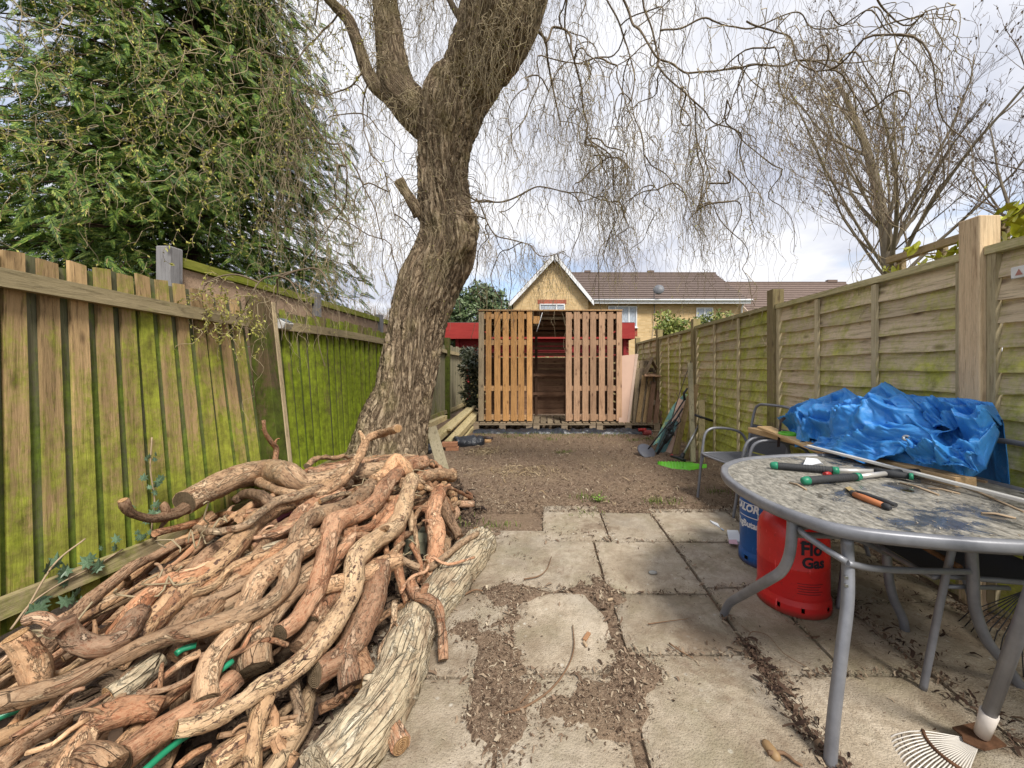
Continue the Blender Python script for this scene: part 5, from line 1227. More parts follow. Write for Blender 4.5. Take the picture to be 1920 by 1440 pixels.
def log(label, off, hw, pts, mat, cuts='', cm=None, group='cut branches heaped beside the left fence', n=22, wob=.09, stubs=(), relief=0.0, offs=None, name='log'):
    q = []
    m_ = len(pts); hw = [h * .78 for h in hw] if mat is not LOGD else [h * .92 for h in hw]; n = max(n, 20) if max(hw) > 10 else n
    for i, (px, py) in enumerate(pts):
        h = interp(i / (m_ - 1) * (len(hw) - 1), list(enumerate(hw))) if len(hw) > 1 else hw[0]
        o_ = off if offs is None else offs[i]
        p = on_pile(px, py, o_); q.append((*p, h * p.y / F))
    P = spline(q, .022); sd = abs(hash(label)) % 97 * .37 if False else sum(map(ord, label)) % 97 * .37
    b, C, R = limb_mesh(P, n, sd, wob, relief)
    root = b.build(name, mat, None); tag(root, label, 'branch' if max(hw) < 13 else 'log', group)
    cm = cm or CUTD
    if 'a' in cuts: cut_face(root, C[0], C[0] - C[2], R[0] * .97, cm, sd)
    if 'b' in cuts: cut_face(root, C[-1], C[-1] - C[-3], R[-1] * .97, cm, sd)
    for (t, dx_, dy_, dz_, L_, r_) in stubs:          # broken side branches
        i = int(t * (len(C) - 1)); d = Vector((dx_, dy_, dz_)).normalized(); p0 = C[i]; pp = [(*(p0 + d * (L_ * s) + Vector((0, 0, .02 * math.sin(s * 3)))), lerp(R[i] * .75, r_, min(1, s * 1.6))) for s in (0, .35, .7, 1)]
        sb, _, _ = limb_mesh(spline(pp, .02), 10, sd + t, .12, 0); sb.build('side_stub', mat, root)
    return root
log('upper pale fissured log lying on the paving along the right edge of the heap', -.02, (34, 42, 44), [(902, 1018), (868, 1060), (832, 1108), (800, 1150), (770, 1195)], LOGD, 'a', CUTO, n=34, wob=.06, relief=.009)
log('thick pale split log in the front right corner of the heap with torn broken end', -.01, (40, 50, 54, 62, 66), [(782, 1160), (762, 1225), (738, 1290), (700, 1350), (650, 1412), (600, 1465)], LOGD, 'a', CUTO, n=36, wob=.10, relief=.014, stubs=((.45, .5, .1, .5, .07, .012), (.6, -.9, -.1, .5, .10, .03)))
log('smooth reddish branch hanging over the fissured log down to the slabs', .0, (13, 11, 9.5, 9), [(768, 1096), (783, 1118), (800, 1122), (822, 1142), (829, 1190), (831, 1238)], LOGB, 'b', offs=(.10, .10, .11, .09, .03, -.03), n=14, stubs=((.12, .1, .0, 1, .04, .010), (.30, .5, .3, .9, .045, .018)))
log('thin crooked branch running along the top of the pale fissured log', .08, (9, 9, 8, 7), [(742, 1042), (768, 1058), (800, 1066), (826, 1050), (858, 1024), (895, 1000)], LOGA, '', offs=(.06, .06, .07, .10, .11, .11), n=12, stubs=((.3, .2, -.5, .6, .09, .005),))
log('stubby tan log with rounded end poking out right beside the leaning board', .02, (11, 12, 14, 16), [(752, 906), (785, 899), (818, 890), (846, 891)], LOGA, 'b', CUTO, stubs=())
log('slim cut branch rising up in front of the willow trunk', .1, (9, 9, 10, 12, 13), [(746, 804), (715, 812), (690, 822), (676, 850), (656, 884), (630, 910), (585, 935)], LOGA, 'a', CUTO, offs=(.34, .28, .24, .17, .10, .05, .02), n=14, stubs=((.45, -.5, .2, .8, .1, .012), (.62, -.5, -.3, .1, .06, .012)))
log('small forked twig standing up against the mossy fence post', .2, (4.5, 5, 6, 7), [(494, 788), (497, 810), (508, 828), (518, 842), (514, 872)], LOGB, '', offs=(.42, .36, .30, .24, .12), n=9, stubs=((.6, .6, -.1, .6, .07, .004), (.75, -.7, 0, .5, .06, .004), (.35, -.6, .0, .6, .05, .004)))
log('thick arched log at the back left of the heap, round sawn end by the fence', .03, (27, 29, 28, 24, 22, 18), [(346, 942), (405, 912), (455, 892), (505, 884), (540, 890), (570, 905), (610, 902), (660, 888), (720, 880)], LOGA, 'a', offs=(.16, .15, .14, .15, .10, .05, .03, .02, .0), n=22, stubs=((.42, .1, -.1, .9, .06, .025),))
log('dark upturned branch sticking out left in front of the fence', .1, (9, 8, 9, 12, 14), [(230, 938), (240, 956), (262, 968), (295, 972), (330, 962), (350, 950)], LOGE, 'a', CUTO, offs=(.30, .26, .22, .2, .2, .18), n=12, stubs=((.8, -.2, -.4, -.7, .14, .008), (.72, -.3, -.1, .9, .07, .02)))
log('short log with reddish sawn end below the dark upturned branch', .02, (15, 14, 13, 12), [(302, 1046), (330, 1032), (352, 1012), (372, 988), (395, 965)], LOGA, 'a', CUTO, offs=(.04, .06, .08, .1, .12))
log('smooth ochre branch bridging from the arched log over the gap', .06, (8, 9, 10, 11), [(368, 990), (395, 997), (430, 993), (462, 984), (492, 960), (520, 940), (560, 930), (600, 915)], LOGA, '', offs=(.14, .12, .10, .09, .08, .08, .07, .05), n=12)
log('dark branch arching under the thick back log', .02, (9, 11, 10), [(440, 938), (462, 926), (490, 930), (512, 942), (530, 938)], LOGE, '', offs=(.06, .08, .08, .07, .06))
log('longest smooth tan log sweeping from the left picture edge across the whole heap', .05, (24, 22, 20, 20, 19, 20, 19, 15), [(-30, 1328), (60, 1302), (140, 1276), (215, 1236), (290, 1200), (370, 1180), (440, 1160), (500, 1132), (536, 1095), (552, 1040), (566, 990), (598, 966), (640, 955), (676, 930), (700, 905)], LOGA, '', n=18, offs=(.06, .06, .07, .07, .07, .06, .06, .06, .06, .05, .06, .06, .05, .04, .03))
log('pale flaky log running parallel above the long smooth one', .03, (24, 26, 24, 22, 20, 18), [(215, 1238), (262, 1190), (310, 1140), (360, 1092), (412, 1056), (448, 1016), (478, 978), (520, 952), (575, 930), (625, 905)], LOGC, '', n=20, wob=.10, stubs=((.45, .3, -.6, .6, .06, .014),))
log('pinkish log with dark sawn face in the middle of the heap', .05, (21, 21, 21, 22, 20, 17, 15), [(526, 1186), (556, 1160), (583, 1122), (604, 1070), (616, 1012), (628, 980), (672, 962), (705, 940), (726, 908), (752, 884), (795, 866)], LOGB, 'a', n=18, stubs=((.42, -.2, -.3, .9, .05, .014), (.95, -.2, 0, 1, .06, .01), (.93, .8, .3, .4, .06, .012)))
log('long speckled log curving down to a small round sawn end at the front', .07, (17, 20, 24, 24, 22, 23, 20, 17), [(330, 1368), (385, 1354), (440, 1326), (492, 1290), (532, 1268), (580, 1228), (628, 1166), (660, 1108), (668, 1048), (700, 1016), (742, 986), (760, 940), (772, 898)], LOGC, 'a', CUTO, n=20, wob=.08, stubs=((.62, .5, -.3, .6, .08, .012),))
log('orange speckled fork branch reaching down from the long speckled log', .05, (19, 18, 18, 20), [(505, 1300), (486, 1340), (474, 1392), (470, 1450)], LOGC, '', offs=(.05, .03, .0, -.04))
log('crooked ochre piece with flared foot right of the speckled fork', .0, (13, 12, 13, 17), [(500, 1318), (514, 1345), (516, 1385), (532, 1412), (552, 1430)], LOGA, 'b', CUTO, offs=(.0, .0, -.02, -.04, -.06))
log('stout pinkish log with mossy sawn face in front of the pale split log', .03, (33, 30, 31, 27, 22), [(590, 1262), (632, 1240), (668, 1196), (690, 1150), (706, 1098), (712, 1060)], LOGB, 'a', n=22, wob=.09, stubs=((.22, .5, -.7, -.35, .13, .042),))
log('short log with splintered brown face tucked against the pale split log', -.02, (31, 27, 22), [(688, 1280), (668, 1240), (662, 1200), (668, 1160)], LOGE, 'a', CUTO, n=18)
log('tan log ending in an oval greenish sawn face at the front centre', .03, (26, 23, 22, 24, 26, 24), [(384, 1314), (390, 1262), (412, 1218), (446, 1180), (466, 1130), (492, 1082), (540, 1046), (590, 1010)], LOGA, 'a', n=20)
log('thick dark faced log behind the small round sawn end', -.02, (33, 33, 30, 26), [(476, 1256), (480, 1208), (502, 1158), (545, 1110), (600, 1060)], LOGA, 'a', n=20)
log('fat orange peeled log with split dark end at the lower left', .0, (30, 28, 26, 22), [(232, 1420), (290, 1376), (345, 1344), (405, 1306), (440, 1270)], LOGB, 'a', n=20, wob=.09)
log('bare orange block with oblique cut beside the thin stick', .01, (18, 26, 28, 22), [(150, 1352), (195, 1346), (245, 1330), (300, 1330)], LOGB, 'a', CUTO, n=18, wob=.1)
log('fat smooth stump end standing up at the left edge of the heap', .08, (22, 24, 25, 23), [(30, 1192), (46, 1214), (64, 1250), (78, 1288)], LOGA, 'a', CUTO, offs=(.20, .16, .10, .04), n=18)
log('knobbly forked root piece against the fence at the left', .02, (14, 18, 22, 24, 22), [(92, 1190), (122, 1170), (138, 1195), (175, 1212), (225, 1200), (258, 1150)], LOGB, '', offs=(.20, .20, .15, .12, .1, .08), n=16, wob=.16, stubs=((.15, -.6, -.2, .3, .07, .015),))
log('reddish log climbing from the forked root towards the arched log', .0, (20, 22, 20, 17), [(210, 1210), (240, 1160), (276, 1118), (320, 1090), (365, 1078), (400, 1058)], LOGB, '', offs=(.08, .08, .08, .06, .05, .04))
log('brown bark covered log left of the pale flaky log', -.02, (20, 22, 20), [(255, 1215), (288, 1160), (330, 1105), (375, 1060), (410, 1030)], LOGE, '', n=16)
log('broken slab of torn dry wood under the long smooth log', -.01, (24, 25, 16), [(205, 1310), (250, 1280), (300, 1235)], LOGD, 'a', CUTO, n=18, wob=.2, relief=.008)
log('thin smooth stick crossing the front left of the heap', .03, (5, 7, 10), [(205, 1345), (255, 1310), (300, 1275), (345, 1240), (375, 1225)], LOGA, '', n=10, stubs=((.1, -.6, -.3, .3, .08, .004),))
log('long thin pale stick at the lower left corner', .0, (6, 6, 5), [(50, 1412), (100, 1395), (130, 1370), (170, 1345)], LOGC, '', n=9, offs=(.0, .02, .03, .03))
log('forked pale log coming up from the bottom edge at the left', .0, (30, 26, 22, 20), [(120, 1470), (142, 1420), (160, 1380), (185, 1350)], LOGA, '', n=18, stubs=((.45, .8, -.2, .0, .13, .03),))
log('dark rotting log lying low at the bottom left corner', -.05, (20, 22, 20), [(-10, 1440), (45, 1392), (95, 1362), (130, 1340)], LOGE, '', n=14)
log('pair of thin sticks meeting at the left picture edge', -.02, (10, 9, 8), [(-10, 1400), (20, 1365), (48, 1330), (60, 1300)], LOGA, '', n=10)
log('pinkish upright log on the right flank with crooked side branch', .01, (18, 20, 20, 18), [(822, 925), (812, 960), (818, 1005), (814, 1048), (795, 1085)], LOGB, 'a', n=18, stubs=((.35, -.9, -.3, .2, .16, .011), (.5, -.4, -.6, .5, .12, .006)))
log('dark log lying behind the pinkish upright log on the right', -.03, (13, 12, 10), [(826, 935), (842, 970), (862, 1008)], LOGE, '', n=14)
log('slender grey pink branch standing between the upright logs', .03, (12, 11, 10, 9), [(760, 952), (750, 1000), (745, 1048), (752, 1090), (764, 1130)], LOGB, '', n=12)
log('hooked pale branch end with knobs near the top right of the heap', .06, (11, 12, 10), [(792, 912), (768, 908), (764, 930), (766, 955)], LOGC, 'b', n=12, stubs=((.2, .9, .2, .0, .06, .012),))
log('smooth tan log joining the knotted fork in the middle right', .03, (17, 20, 22), [(600, 1100), (670, 1084), (710, 1062), (742, 1052)], LOGA, '', n=16, stubs=((.95, .0, -.8, .1, .10, .02), (.9, .2, .6, .3, .12, .014)))
log('reddish curved log left of the long speckled one', .0, (17, 18, 16), [(640, 1140), (655, 1090), (690, 1030), (722, 985), (745, 940)], LOGB, '', n=14)
log('looped back log at the foot of the willow', .04, (14, 16, 14, 12), [(700, 902), (728, 885), (742, 862), (758, 872), (765, 890)], LOGA, '', offs=(.05, .07, .13, .10, .04), n=14)
log('pale log lying across the back of the heap under the rising branch', .0, (15, 16, 15), [(560, 925), (612, 905), (668, 886), (735, 884)], LOGC, '', n=14)
log('low pale log lying across the very front of the heap', -.03, (26, 28, 24, 20), [(395, 1440), (440, 1405), (500, 1380), (560, 1362)], LOGC, '', n=18, wob=.1, relief=.006)
log('greenish short branch with round sawn end in the front gap', -.01, (12, 12, 10), [(562, 1360), (560, 1325), (552, 1290), (545, 1262)], LOGA, 'a', n=12)
log('short red barked log under the pale split log showing its sawn end', -.04, (21, 20, 18), [(752, 1398), (735, 1368), (712, 1330)], LOGB, 'a', CUTO, offs=(-.02, -.02, -.02), n=16)
log('thin root like twig curling over the fissured log', .06, (4, 4, 3), [(752, 1110), (772, 1082), (800, 1070), (808, 1045), (840, 1058), (890, 1045)], LOGB, '', n=8, offs=(.09, .09, .1, .12, .12, .1))
log('short knotted root in the gap above the fissured log', .03, (6, 6, 4), [(770, 1020), (782, 1040), (790, 1062), (784, 1090)], LOGB, '', n=8, offs=(.06, .07, .08, .07))
log('slim dark branch lying across the front opening', -.02, (7, 8, 6), [(330, 1440), (360, 1415), (395, 1398)], LOGE, '', n=9)
log('mid brown log bridging beneath the sawn middle log', -.04, (20, 20, 18), [(560, 1215), (600, 1150), (640, 1100), (680, 1050)], LOGE, '', n=14)
log('tan log peeping out between the two long logs on the left', -.03, (22, 22, 20), [(330, 1230), (390, 1150), (440, 1090), (500, 1030)], LOGA, '', n=16)
log('pale striped log half buried below the flaky log', -.04, (18, 20, 17), [(470, 1055), (500, 1040), (540, 1030), (590, 1020)], LOGD, '', n=18, relief=.006)
log('red brown log in the upper middle beside the purple plastic', -.01, (15, 16, 15), [(500, 1010), (540, 990), (580, 950), (640, 925)], LOGB, '', n=14)
# slender branches lying along the very top
TOPB = [[(20, 1385), (90, 1345), (150, 1330), (205, 1300)], [(120, 1235), (180, 1200), (225, 1180), (260, 1135)], [(250, 1120), (310, 1085), (350, 1070), (400, 1030)], [(330, 1120), (400, 1100), (440, 1060), (505, 1035)], [(395, 1245), (440, 1225), (500, 1200), (540, 1210)],
        [(545, 1240), (600, 1190), (640, 1130), (655, 1060)], [(690, 1130), (720, 1100), (728, 1060), (722, 1020)], [(600, 940), (650, 925), (690, 935), (740, 915)], [(640, 1000), (690, 990), (720, 960), (755, 930)], [(740, 1130), (736, 1180), (715, 1215), (712, 1260)],
        [(255, 1300), (320, 1290), (370, 1260), (380, 1225)], [(60, 1430), (120, 1440), (180, 1420), (230, 1395)], [(420, 1020), (470, 1010), (520, 1000), (560, 980)], [(480, 900), (540, 925), (600, 920), (650, 905)], [(800, 905), (815, 920), (835, 935), (850, 960)],
        [(700, 905), (720, 930), (735, 935), (760, 925)], [(290, 1000), (350, 985), (420, 965), (470, 970)], [(410, 1380), (460, 1370), (520, 1350), (575, 1340)], [(600, 1330), (640, 1310), (660, 1290)], [(10, 1300), (60, 1270), (110, 1262), (150, 1240)]]
TOPL_ = ['thin reddish branch at the lower left just below the orange block', 'slender tan branch climbing behind the stump end by the fence', 'thin dark brown branch running up beside the reddish log near the fence', 'thick pale wavy branch lying across the pale flaky log', 'slender branch with a sawn end crossing the greenish faced log', 'thin tan branch beside the pinkish log with dark sawn face', 'dark twisting branch right of the smooth tan log in the middle', 'pale branch bridging the upper middle of the heap', 'reddish branch lying across the top of the long speckled log', 'thin branch hanging down between the stout pinkish log and split log', 'pale branch lying left of the oval greenish sawn face', 'short branch at the bottom left corner near the forked pale log', 'dark thin branch crossing the striped half buried log', 'pale branch lying just behind the arched back log', 'short reddish branch on the right flank next to the upright log', 'tan branch running over the back below the looped log', 'dark slender branch below the ochre bridging branch', 'pale thin branch above the green hose at the front centre', 'short branch under the mossy faced log at the front', 'tan branch below the longest smooth log at the left edge']
for i, pts in enumerate(TOPB):
    r0 = (7, 9, 6, 11, 8)[i % 5]; log(TOPL_[i], (.02, .035, .0)[i % 3], (r0, r0 * .9, r0 * .7), pts, (LOGB, LOGA, LOGE, LOGC)[i % 4], 'a' if i % 2 else '', CUTO, 'slender branches on top of the log heap', n=12, stubs=((.4, RNG.uniform(-1, 1), RNG.uniform(-1, 1), .5, .07, .005),), name='branch')
# medium branches, fairly straight, filling the visible layer between the traced ones
q = 0
while q < 46:
    Y = RNG.uniform(1.15, 3.7); X = RNG.uniform(max(-2.0, x_edge(Y) - 1.35), x_edge(Y) - .16); yaw = RNG.gauss(.12, .30); L = RNG.uniform(.45, 1.05); d = Vector((math.sin(yaw), math.cos(yaw), 0)); side = Vector((d.y, -d.x, 0)); r = RNG.choice((.011, .014, .017, .021, .026)); C_ = []; b1, b2 = RNG.gauss(0, .05), RNG.uniform(0, 6)
    for i in range(8):
        t = i / 7 - .5; p_ = Vector((X, Y, 0)) + d * (L * t) + side * (b1 * math.sin(t * 6 + b2) + RNG.gauss(0, .012)); p_.x = min(p_.x, x_edge(p_.y) - .07); p_.x = max(p_.x, -2.15)
        C_.append((p_.x, p_.y, max(r, surf(p_.x, p_.y) - .012 + RNG.uniform(-.012, .012)), r * lerp(1.1, .8, i / 7)))
    b, C, R = limb_mesh(spline(C_, .025), 16, q * 2.3 + 5, .09, 0)
    o = b.build('heaped_branch', (LOGB, LOGA, LOGC, LOGB, LOGE)[q % 5], None); tag(o, ('reddish brown medium branch lying lengthwise between the bigger logs', 'tan medium branch lying lengthwise between the bigger logs', 'pale speckled medium branch lying lengthwise between the bigger logs', 'reddish brown medium branch lying lengthwise between the bigger logs', 'dark brown medium branch lying lengthwise between the bigger logs')[q % 5], 'branch', 'medium branches in the upper layer of the heap')
    if q % 2: cut_face(o, C[0], C[0] - C[2], R[0] * .95, CUTD if q % 3 else CUTO, q)
    q += 1
# thinner branches buried below the top layer
k = 0
while k < 60:
    X, Y = RNG.uniform(-2.05, -.55), RNG.uniform(.95, 3.9)
    s = surf(X, Y)
    if X > x_edge(Y) - .12 or s < .14: continue
    z = RNG.uniform(.03, max(.05, s - .07)); yaw = RNG.gauss(0, .35) + .15; L = RNG.uniform(.5, 1.3); r = RNG.choice((.010, .014, .02, .028, .032)); d = Vector((math.sin(yaw), math.cos(yaw), 0)); side = Vector((d.y, -d.x, 0))
    q = []; ok = True
    for i in range(7):
        t = i / 6 - .5; p = Vector((X, Y, z)) + d * (L * t) + side * (RNG.gauss(0, .045)) + Vector((0, 0, RNG.gauss(0, .025)))
        sz = surf(p.x, p.y) - .05
        if p.x > x_edge(p.y) - .05: p.x = x_edge(p.y) - .05
        p.z = min(max(p.z, r * .9), max(r, sz)); q.append((*p, r * RNG.uniform(.8, 1.2)))
    b, C, R = limb_mesh(spline(q, .03), 9, k * 1.7, .12, 0)
    mt = (LOGA, LOGB, LOGE, LOGC)[k % 4]
    o = b.build('buried_branch', mt, None); tag(o, 'thin brown branch wedged deep between the bigger logs of the heap', 'branch', 'thin branches buried inside the log heap'); k += 1
# loose twigs and strips sticking out of the heap
for q in range(18):
    px, py = RNG.choice([(330, 1060), (420, 990), (680, 890), (780, 1040), (200, 1150), (740, 930), (600, 900), (360, 1010)]); px += RNG.gauss(0, 30); py += RNG.gauss(0, 18)
    p = on_pile(px, py, .05); d = Vector((RNG.gauss(0, 1), RNG.gauss(0, 1), RNG.uniform(-.1, .6))).normalized(); L = RNG.uniform(.10, .24); pts = [(*(p + d * (L * t) + Vector((RNG.gauss(0, .02), RNG.gauss(0, .02), RNG.gauss(0, .02)))), .0035) for t in np.linspace(0, 1, 6)]
    o = MB().tube([s[:3] for s in spline(pts, .02)], .0032, 5, True, .2).build('loose_twig', TWIG); tag(o, 'thin dry twig lying loose on top of the log heap', 'twig', 'loose twigs on the log heap')
# green hose, purple plastic, old stones under the heap
HOSE = plain('green_hose', (.02, .26, .13), .35, .5, 0, .08, 10, 0)
t = thing('garden_hose', 'green garden hose running under the log heap', 'hose', on_pile(350, 1400, -.06))
for pts, of in (([(255, 1460), (300, 1418), (340, 1386), (380, 1362), (420, 1340)], -.05), ([(-15, 1350), (20, 1336), (60, 1318)], -.02), ([(330, 1226), (345, 1216), (368, 1210)], .0), ([(405, 1262), (420, 1252), (436, 1240)], .02)):
    MB().tube([p[:3] for p in spline([on_pile(*p, of) for p in pts], .02)], .0095, 10).build('hose_length', HOSE, t)
PUR = plain('purple_plastic', (.20, .05, .09), .4); p0 = [on_pile(512, 958, -.05), on_pile(520, 978, -.06), on_pile(565, 950, -.05), on_pile(556, 935, -.05)]
o = MB().prism(p0, (0, .01, -.02)).build('purple_plastic', PUR); tag(o, 'purple plastic lid showing in a gap of the log heap', 'lid')
STN = plain('old_stone', (.31, .31, .22), .9, .15, 0, .2, 9, .6)
for (px, py, s, lb) in ((785, 1018, .10, 'mossy square stone block seen in the gap of the log heap'), (800, 1000, .07, 'grey stone behind the mossy block under the heap')):
    p = G(px, py, .06); b = MB(); c = [p + Vector(v) * s for v in ((-.9, -.6, -.6), (.8, -.7, -.6), (.9, .6, -.6), (-.8, .7, -.6), (-.8, -.5, .5), (.7, -.6, .45), (.8, .5, .5), (-.7, .6, .55))]; o = b.hexa(c).build('stone', STN, bevel=.012); tag(o, lb, 'stone')
# debris under the heap, the shade of the gaps put into its dark colour
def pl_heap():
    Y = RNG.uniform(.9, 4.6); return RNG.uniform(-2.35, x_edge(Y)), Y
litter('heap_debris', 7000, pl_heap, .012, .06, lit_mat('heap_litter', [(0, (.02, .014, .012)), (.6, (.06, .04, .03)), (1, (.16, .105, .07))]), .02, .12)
# ------------------------------------------------------------------ table, chairs, gas bottles, tarpaulin, hand tools
GMET = Mat('grey_metal', .42, .5); _p = GMET.obj(); GMET.color(GMET.mix(GMET.mask(GMET.noise(_p, 9, 5, .7), .35, .7), (.17, .175, .195), (.25, .255, .275)))
GMET.b.inputs['Metallic'].default_value = .25; GMET.bump(GMET.noise(_p, 120, 3), .12, .002); GMET = GMET.m
GDARK = plain('grey_metal_dark', (.095, .095, .10), .5, .4, .2)
MESHF = Mat('textilene', .75, .2); _p = MESHF.obj(); _w = MESHF.wave(_p, 160, .3, 1); MESHF.color(MESHF.mix(_w, (.07, .072, .08), (.15, .155, .17))); MESHF = MESHF.m
RUSTY = plain('rusty_metal', (.22, .12, .06), .8, .2, 0, .4, 16, .4)

# glass table
TZ = .72
OUT = [(.862, 1.69), (.872, 1.52), (.915, 1.37), (.995, 1.265), (1.21, 1.195), (1.44, 1.158), (1.75, 1.15), (1.94, 1.20), (2.03, 1.33), (2.05, 1.6), (2.04, 1.95), (1.98, 2.16), (1.83, 2.28), (1.6, 2.32), (1.39, 2.29), (1.16, 2.22), (1.01, 2.11), (.932, 2.0), (.882, 1.86)]
ring = spline([(x, y, TZ) for x, y in OUT + OUT[:1]], .025)[:-1]
table = thing('garden_table', 'grey metal garden table with dirty rippled glass top and curved legs', 'table', (1.45, 1.73, 0))
GL = Mat('table_glass', .14, .5); p = GL.pos()
_d = GL.noise(GL.vscale(p, (1, 1, 1)), 7, 8, .72, 1.0); _f = GL.noise(GL.vscale(p, (1.0, .45, 1)), 60, 5, .75); _big = GL.noise(p, 2.6, 3, .5)
col = GL.ramp(_f, [(.30, (.06, .055, .047)), (.5, (.225, .21, .175)), (.72, (.46, .43, .37))])
wet = GL.mask(GL.math('ADD', GL.math('MULTIPLY', _d, .45), GL.math('MULTIPLY', _big, .55)), .53, .58)       # clear wet patches where the dirt has washed off
col = GL.mix(GL.math('MULTIPLY', wet, .8), col, (.03, .034, .04)); GL.color(col)
GL.rough(GL.mix(wet, (.55, .55, .55), (.07, .07, .07))); GL.bump(GL.math('ADD', GL.noise(p, 45, 4), GL.math('MULTIPLY', _f, .5)), .12, .004); GL = GL.m
inn = [(1.45 + (x - 1.45) * .975, 1.73 + (y - 1.73) * .975) for x, y, z in [tuple(r) for r in ring]]
hole = [(1.56 + .024 * math.cos(t), 1.66 + .024 * math.sin(t)) for t in np.linspace(0, 2 * math.pi, len(inn), endpoint=False)]
# match the hole's start angle to the outline so that the bridging faces stay untwisted
def _ang(x, y): return math.atan2(y - 1.66, x - 1.56)
n_ = len(inn); a0 = [_ang(*q) for q in inn]; sgn = 1
hole = [(1.56 + .024 * math.cos(a), 1.66 + .024 * math.sin(a)) for a in a0]
b = MB(); V = []
for z in (TZ - .004, TZ + .002):
    for t in (0, .25, .5, .75, 1): V += [(lerp(i_[0], h_[0], t), lerp(i_[1], h_[1], t), z) for i_, h_ in zip(inn, hole)]
fs = []
for L_ in range(2):
    for t in range(4):
        o_ = (L_ * 5 + t) * n_
        for k in range(n_):
            f = (o_ + k, o_ + (k + 1) % n_, o_ + n_ + (k + 1) % n_, o_ + n_ + k); fs.append(f if L_ else tuple(reversed(f)))
for k in range(n_): fs.append((4 * n_ + k, 4 * n_ + (k + 1) % n_, 9 * n_ + (k + 1) % n_, 9 * n_ + k))
b.add(V, fs); b.build('glass_top', GL, table)
b = MB(); V = []; prof = [(-.012, -.030), (.012, -.030), (.020, -.018), (.020, .004), (.012, .012), (-.004, .012), (-.014, .006), (-.016, -.02)]
cxy = np.array([1.45, 1.73]); nr = len(ring)
for i, r in enumerate(ring):
    a_, b_ = np.array(ring[i - 1][:2]), np.array(ring[(i + 1) % nr][:2]); t = b_ - a_; t /= np.linalg.norm(t); n2 = np.array([t[1], -t[0]])
    if n2 @ (np.array(r[:2]) - cxy) < 0: n2 = -n2
    for o_, z in prof: V.append((r[0] + n2[0] * o_, r[1] + n2[1] * o_, TZ + z))
k8 = len(prof); b.add(V, [(i * k8 + k, i * k8 + (k + 1) % k8, ((i + 1) % nr) * k8 + (k + 1) % k8, ((i + 1) % nr) * k8 + k) for i in range(nr) for k in range(k8)], True); b.build('rim', GMET, table)
def bent(pts, r, name, mat, parent, n=12):
    P = [Vector(p[:3]) for p in spline(pts, .02)]; return MB().tube(P, r, n).build(name, mat, parent)
def feet(p, parent): return MB().lathe([(.001, -.0), (.024, -.0), (.024, .028), (.018, .032)], (p.x, p.y, .001), 12).build('foot_cap', GDARK, parent)
for L_, ft in (([W(1486, 968, 1.42), W(1485, 1000, 1.415), W(1480, 1040, 1.42), W(1466, 1070, 1.45), W(1440, 1088, 1.51), W(1390, 1117, 1.76), W(1368, 1131, 1.87), W(1358, 1150, 1.925), W(1357, 1156, 1.93)], 0),
          ([W(1588, 1008, 1.295), W(1590, 1060, 1.29), W(1589, 1130, 1.26), W(1577, 1230, 1.23), W(1563, 1350, 1.21), W(1556, 1437, 1.205)], 1),
          ([W(1660, 940, 1.80), W(1664, 1060, 1.80), W(1674, 1118, 1.80), W(1692, 1158, 1.81), W(1697, 1183, 1.82)], 2),
          ([W(1818, 985, 1.42), W(1824, 1080, 1.43), W(1828, 1140, 1.45), W(1850, 1200, 1.47), W(1885, 1245, 1.49), W(1913, 1288, 1.50)], 3)):
    lg = bent(L_, .0185 if ft != 2 else .019, 'leg', GMET, table)
    if ft == 1: 
        for py in (1083, 1098): MB().lathe([(.001, .004), (.005, .003), (.006, 0)], (0, 0, 0), 10).v; c = W(1588, py, 1.262); MB().tube([c + Vector((-.001, .004, 0)), c + Vector((-.003, -.003, 0))], .0055, 10).build('bolt', STEEL, lg)
for L_, mt in (([W(1487, 1000, 1.42), W(1497, 985, 1.47), W(1540, 984, 1.55), W(1500, 992, 1.40), W(1540, 1024, 1.33), W(1588, 1054, 1.27)], GMET), ([W(1588, 1056, 1.27), W(1640, 1066, 1.30), W(1720, 1070, 1.36), W(1822, 1072, 1.43)], GMET),
               ([W(1690, 1000, 1.7), W(1740, 1030, 1.58), W(1800, 1064, 1.45)], RUSTY), ([W(1666, 1040, 1.80), W(1600, 1010, 1.62), W(1487, 1002, 1.42)], GMET)):
    bent(L_, .011, 'stretcher', mt, table, 10)

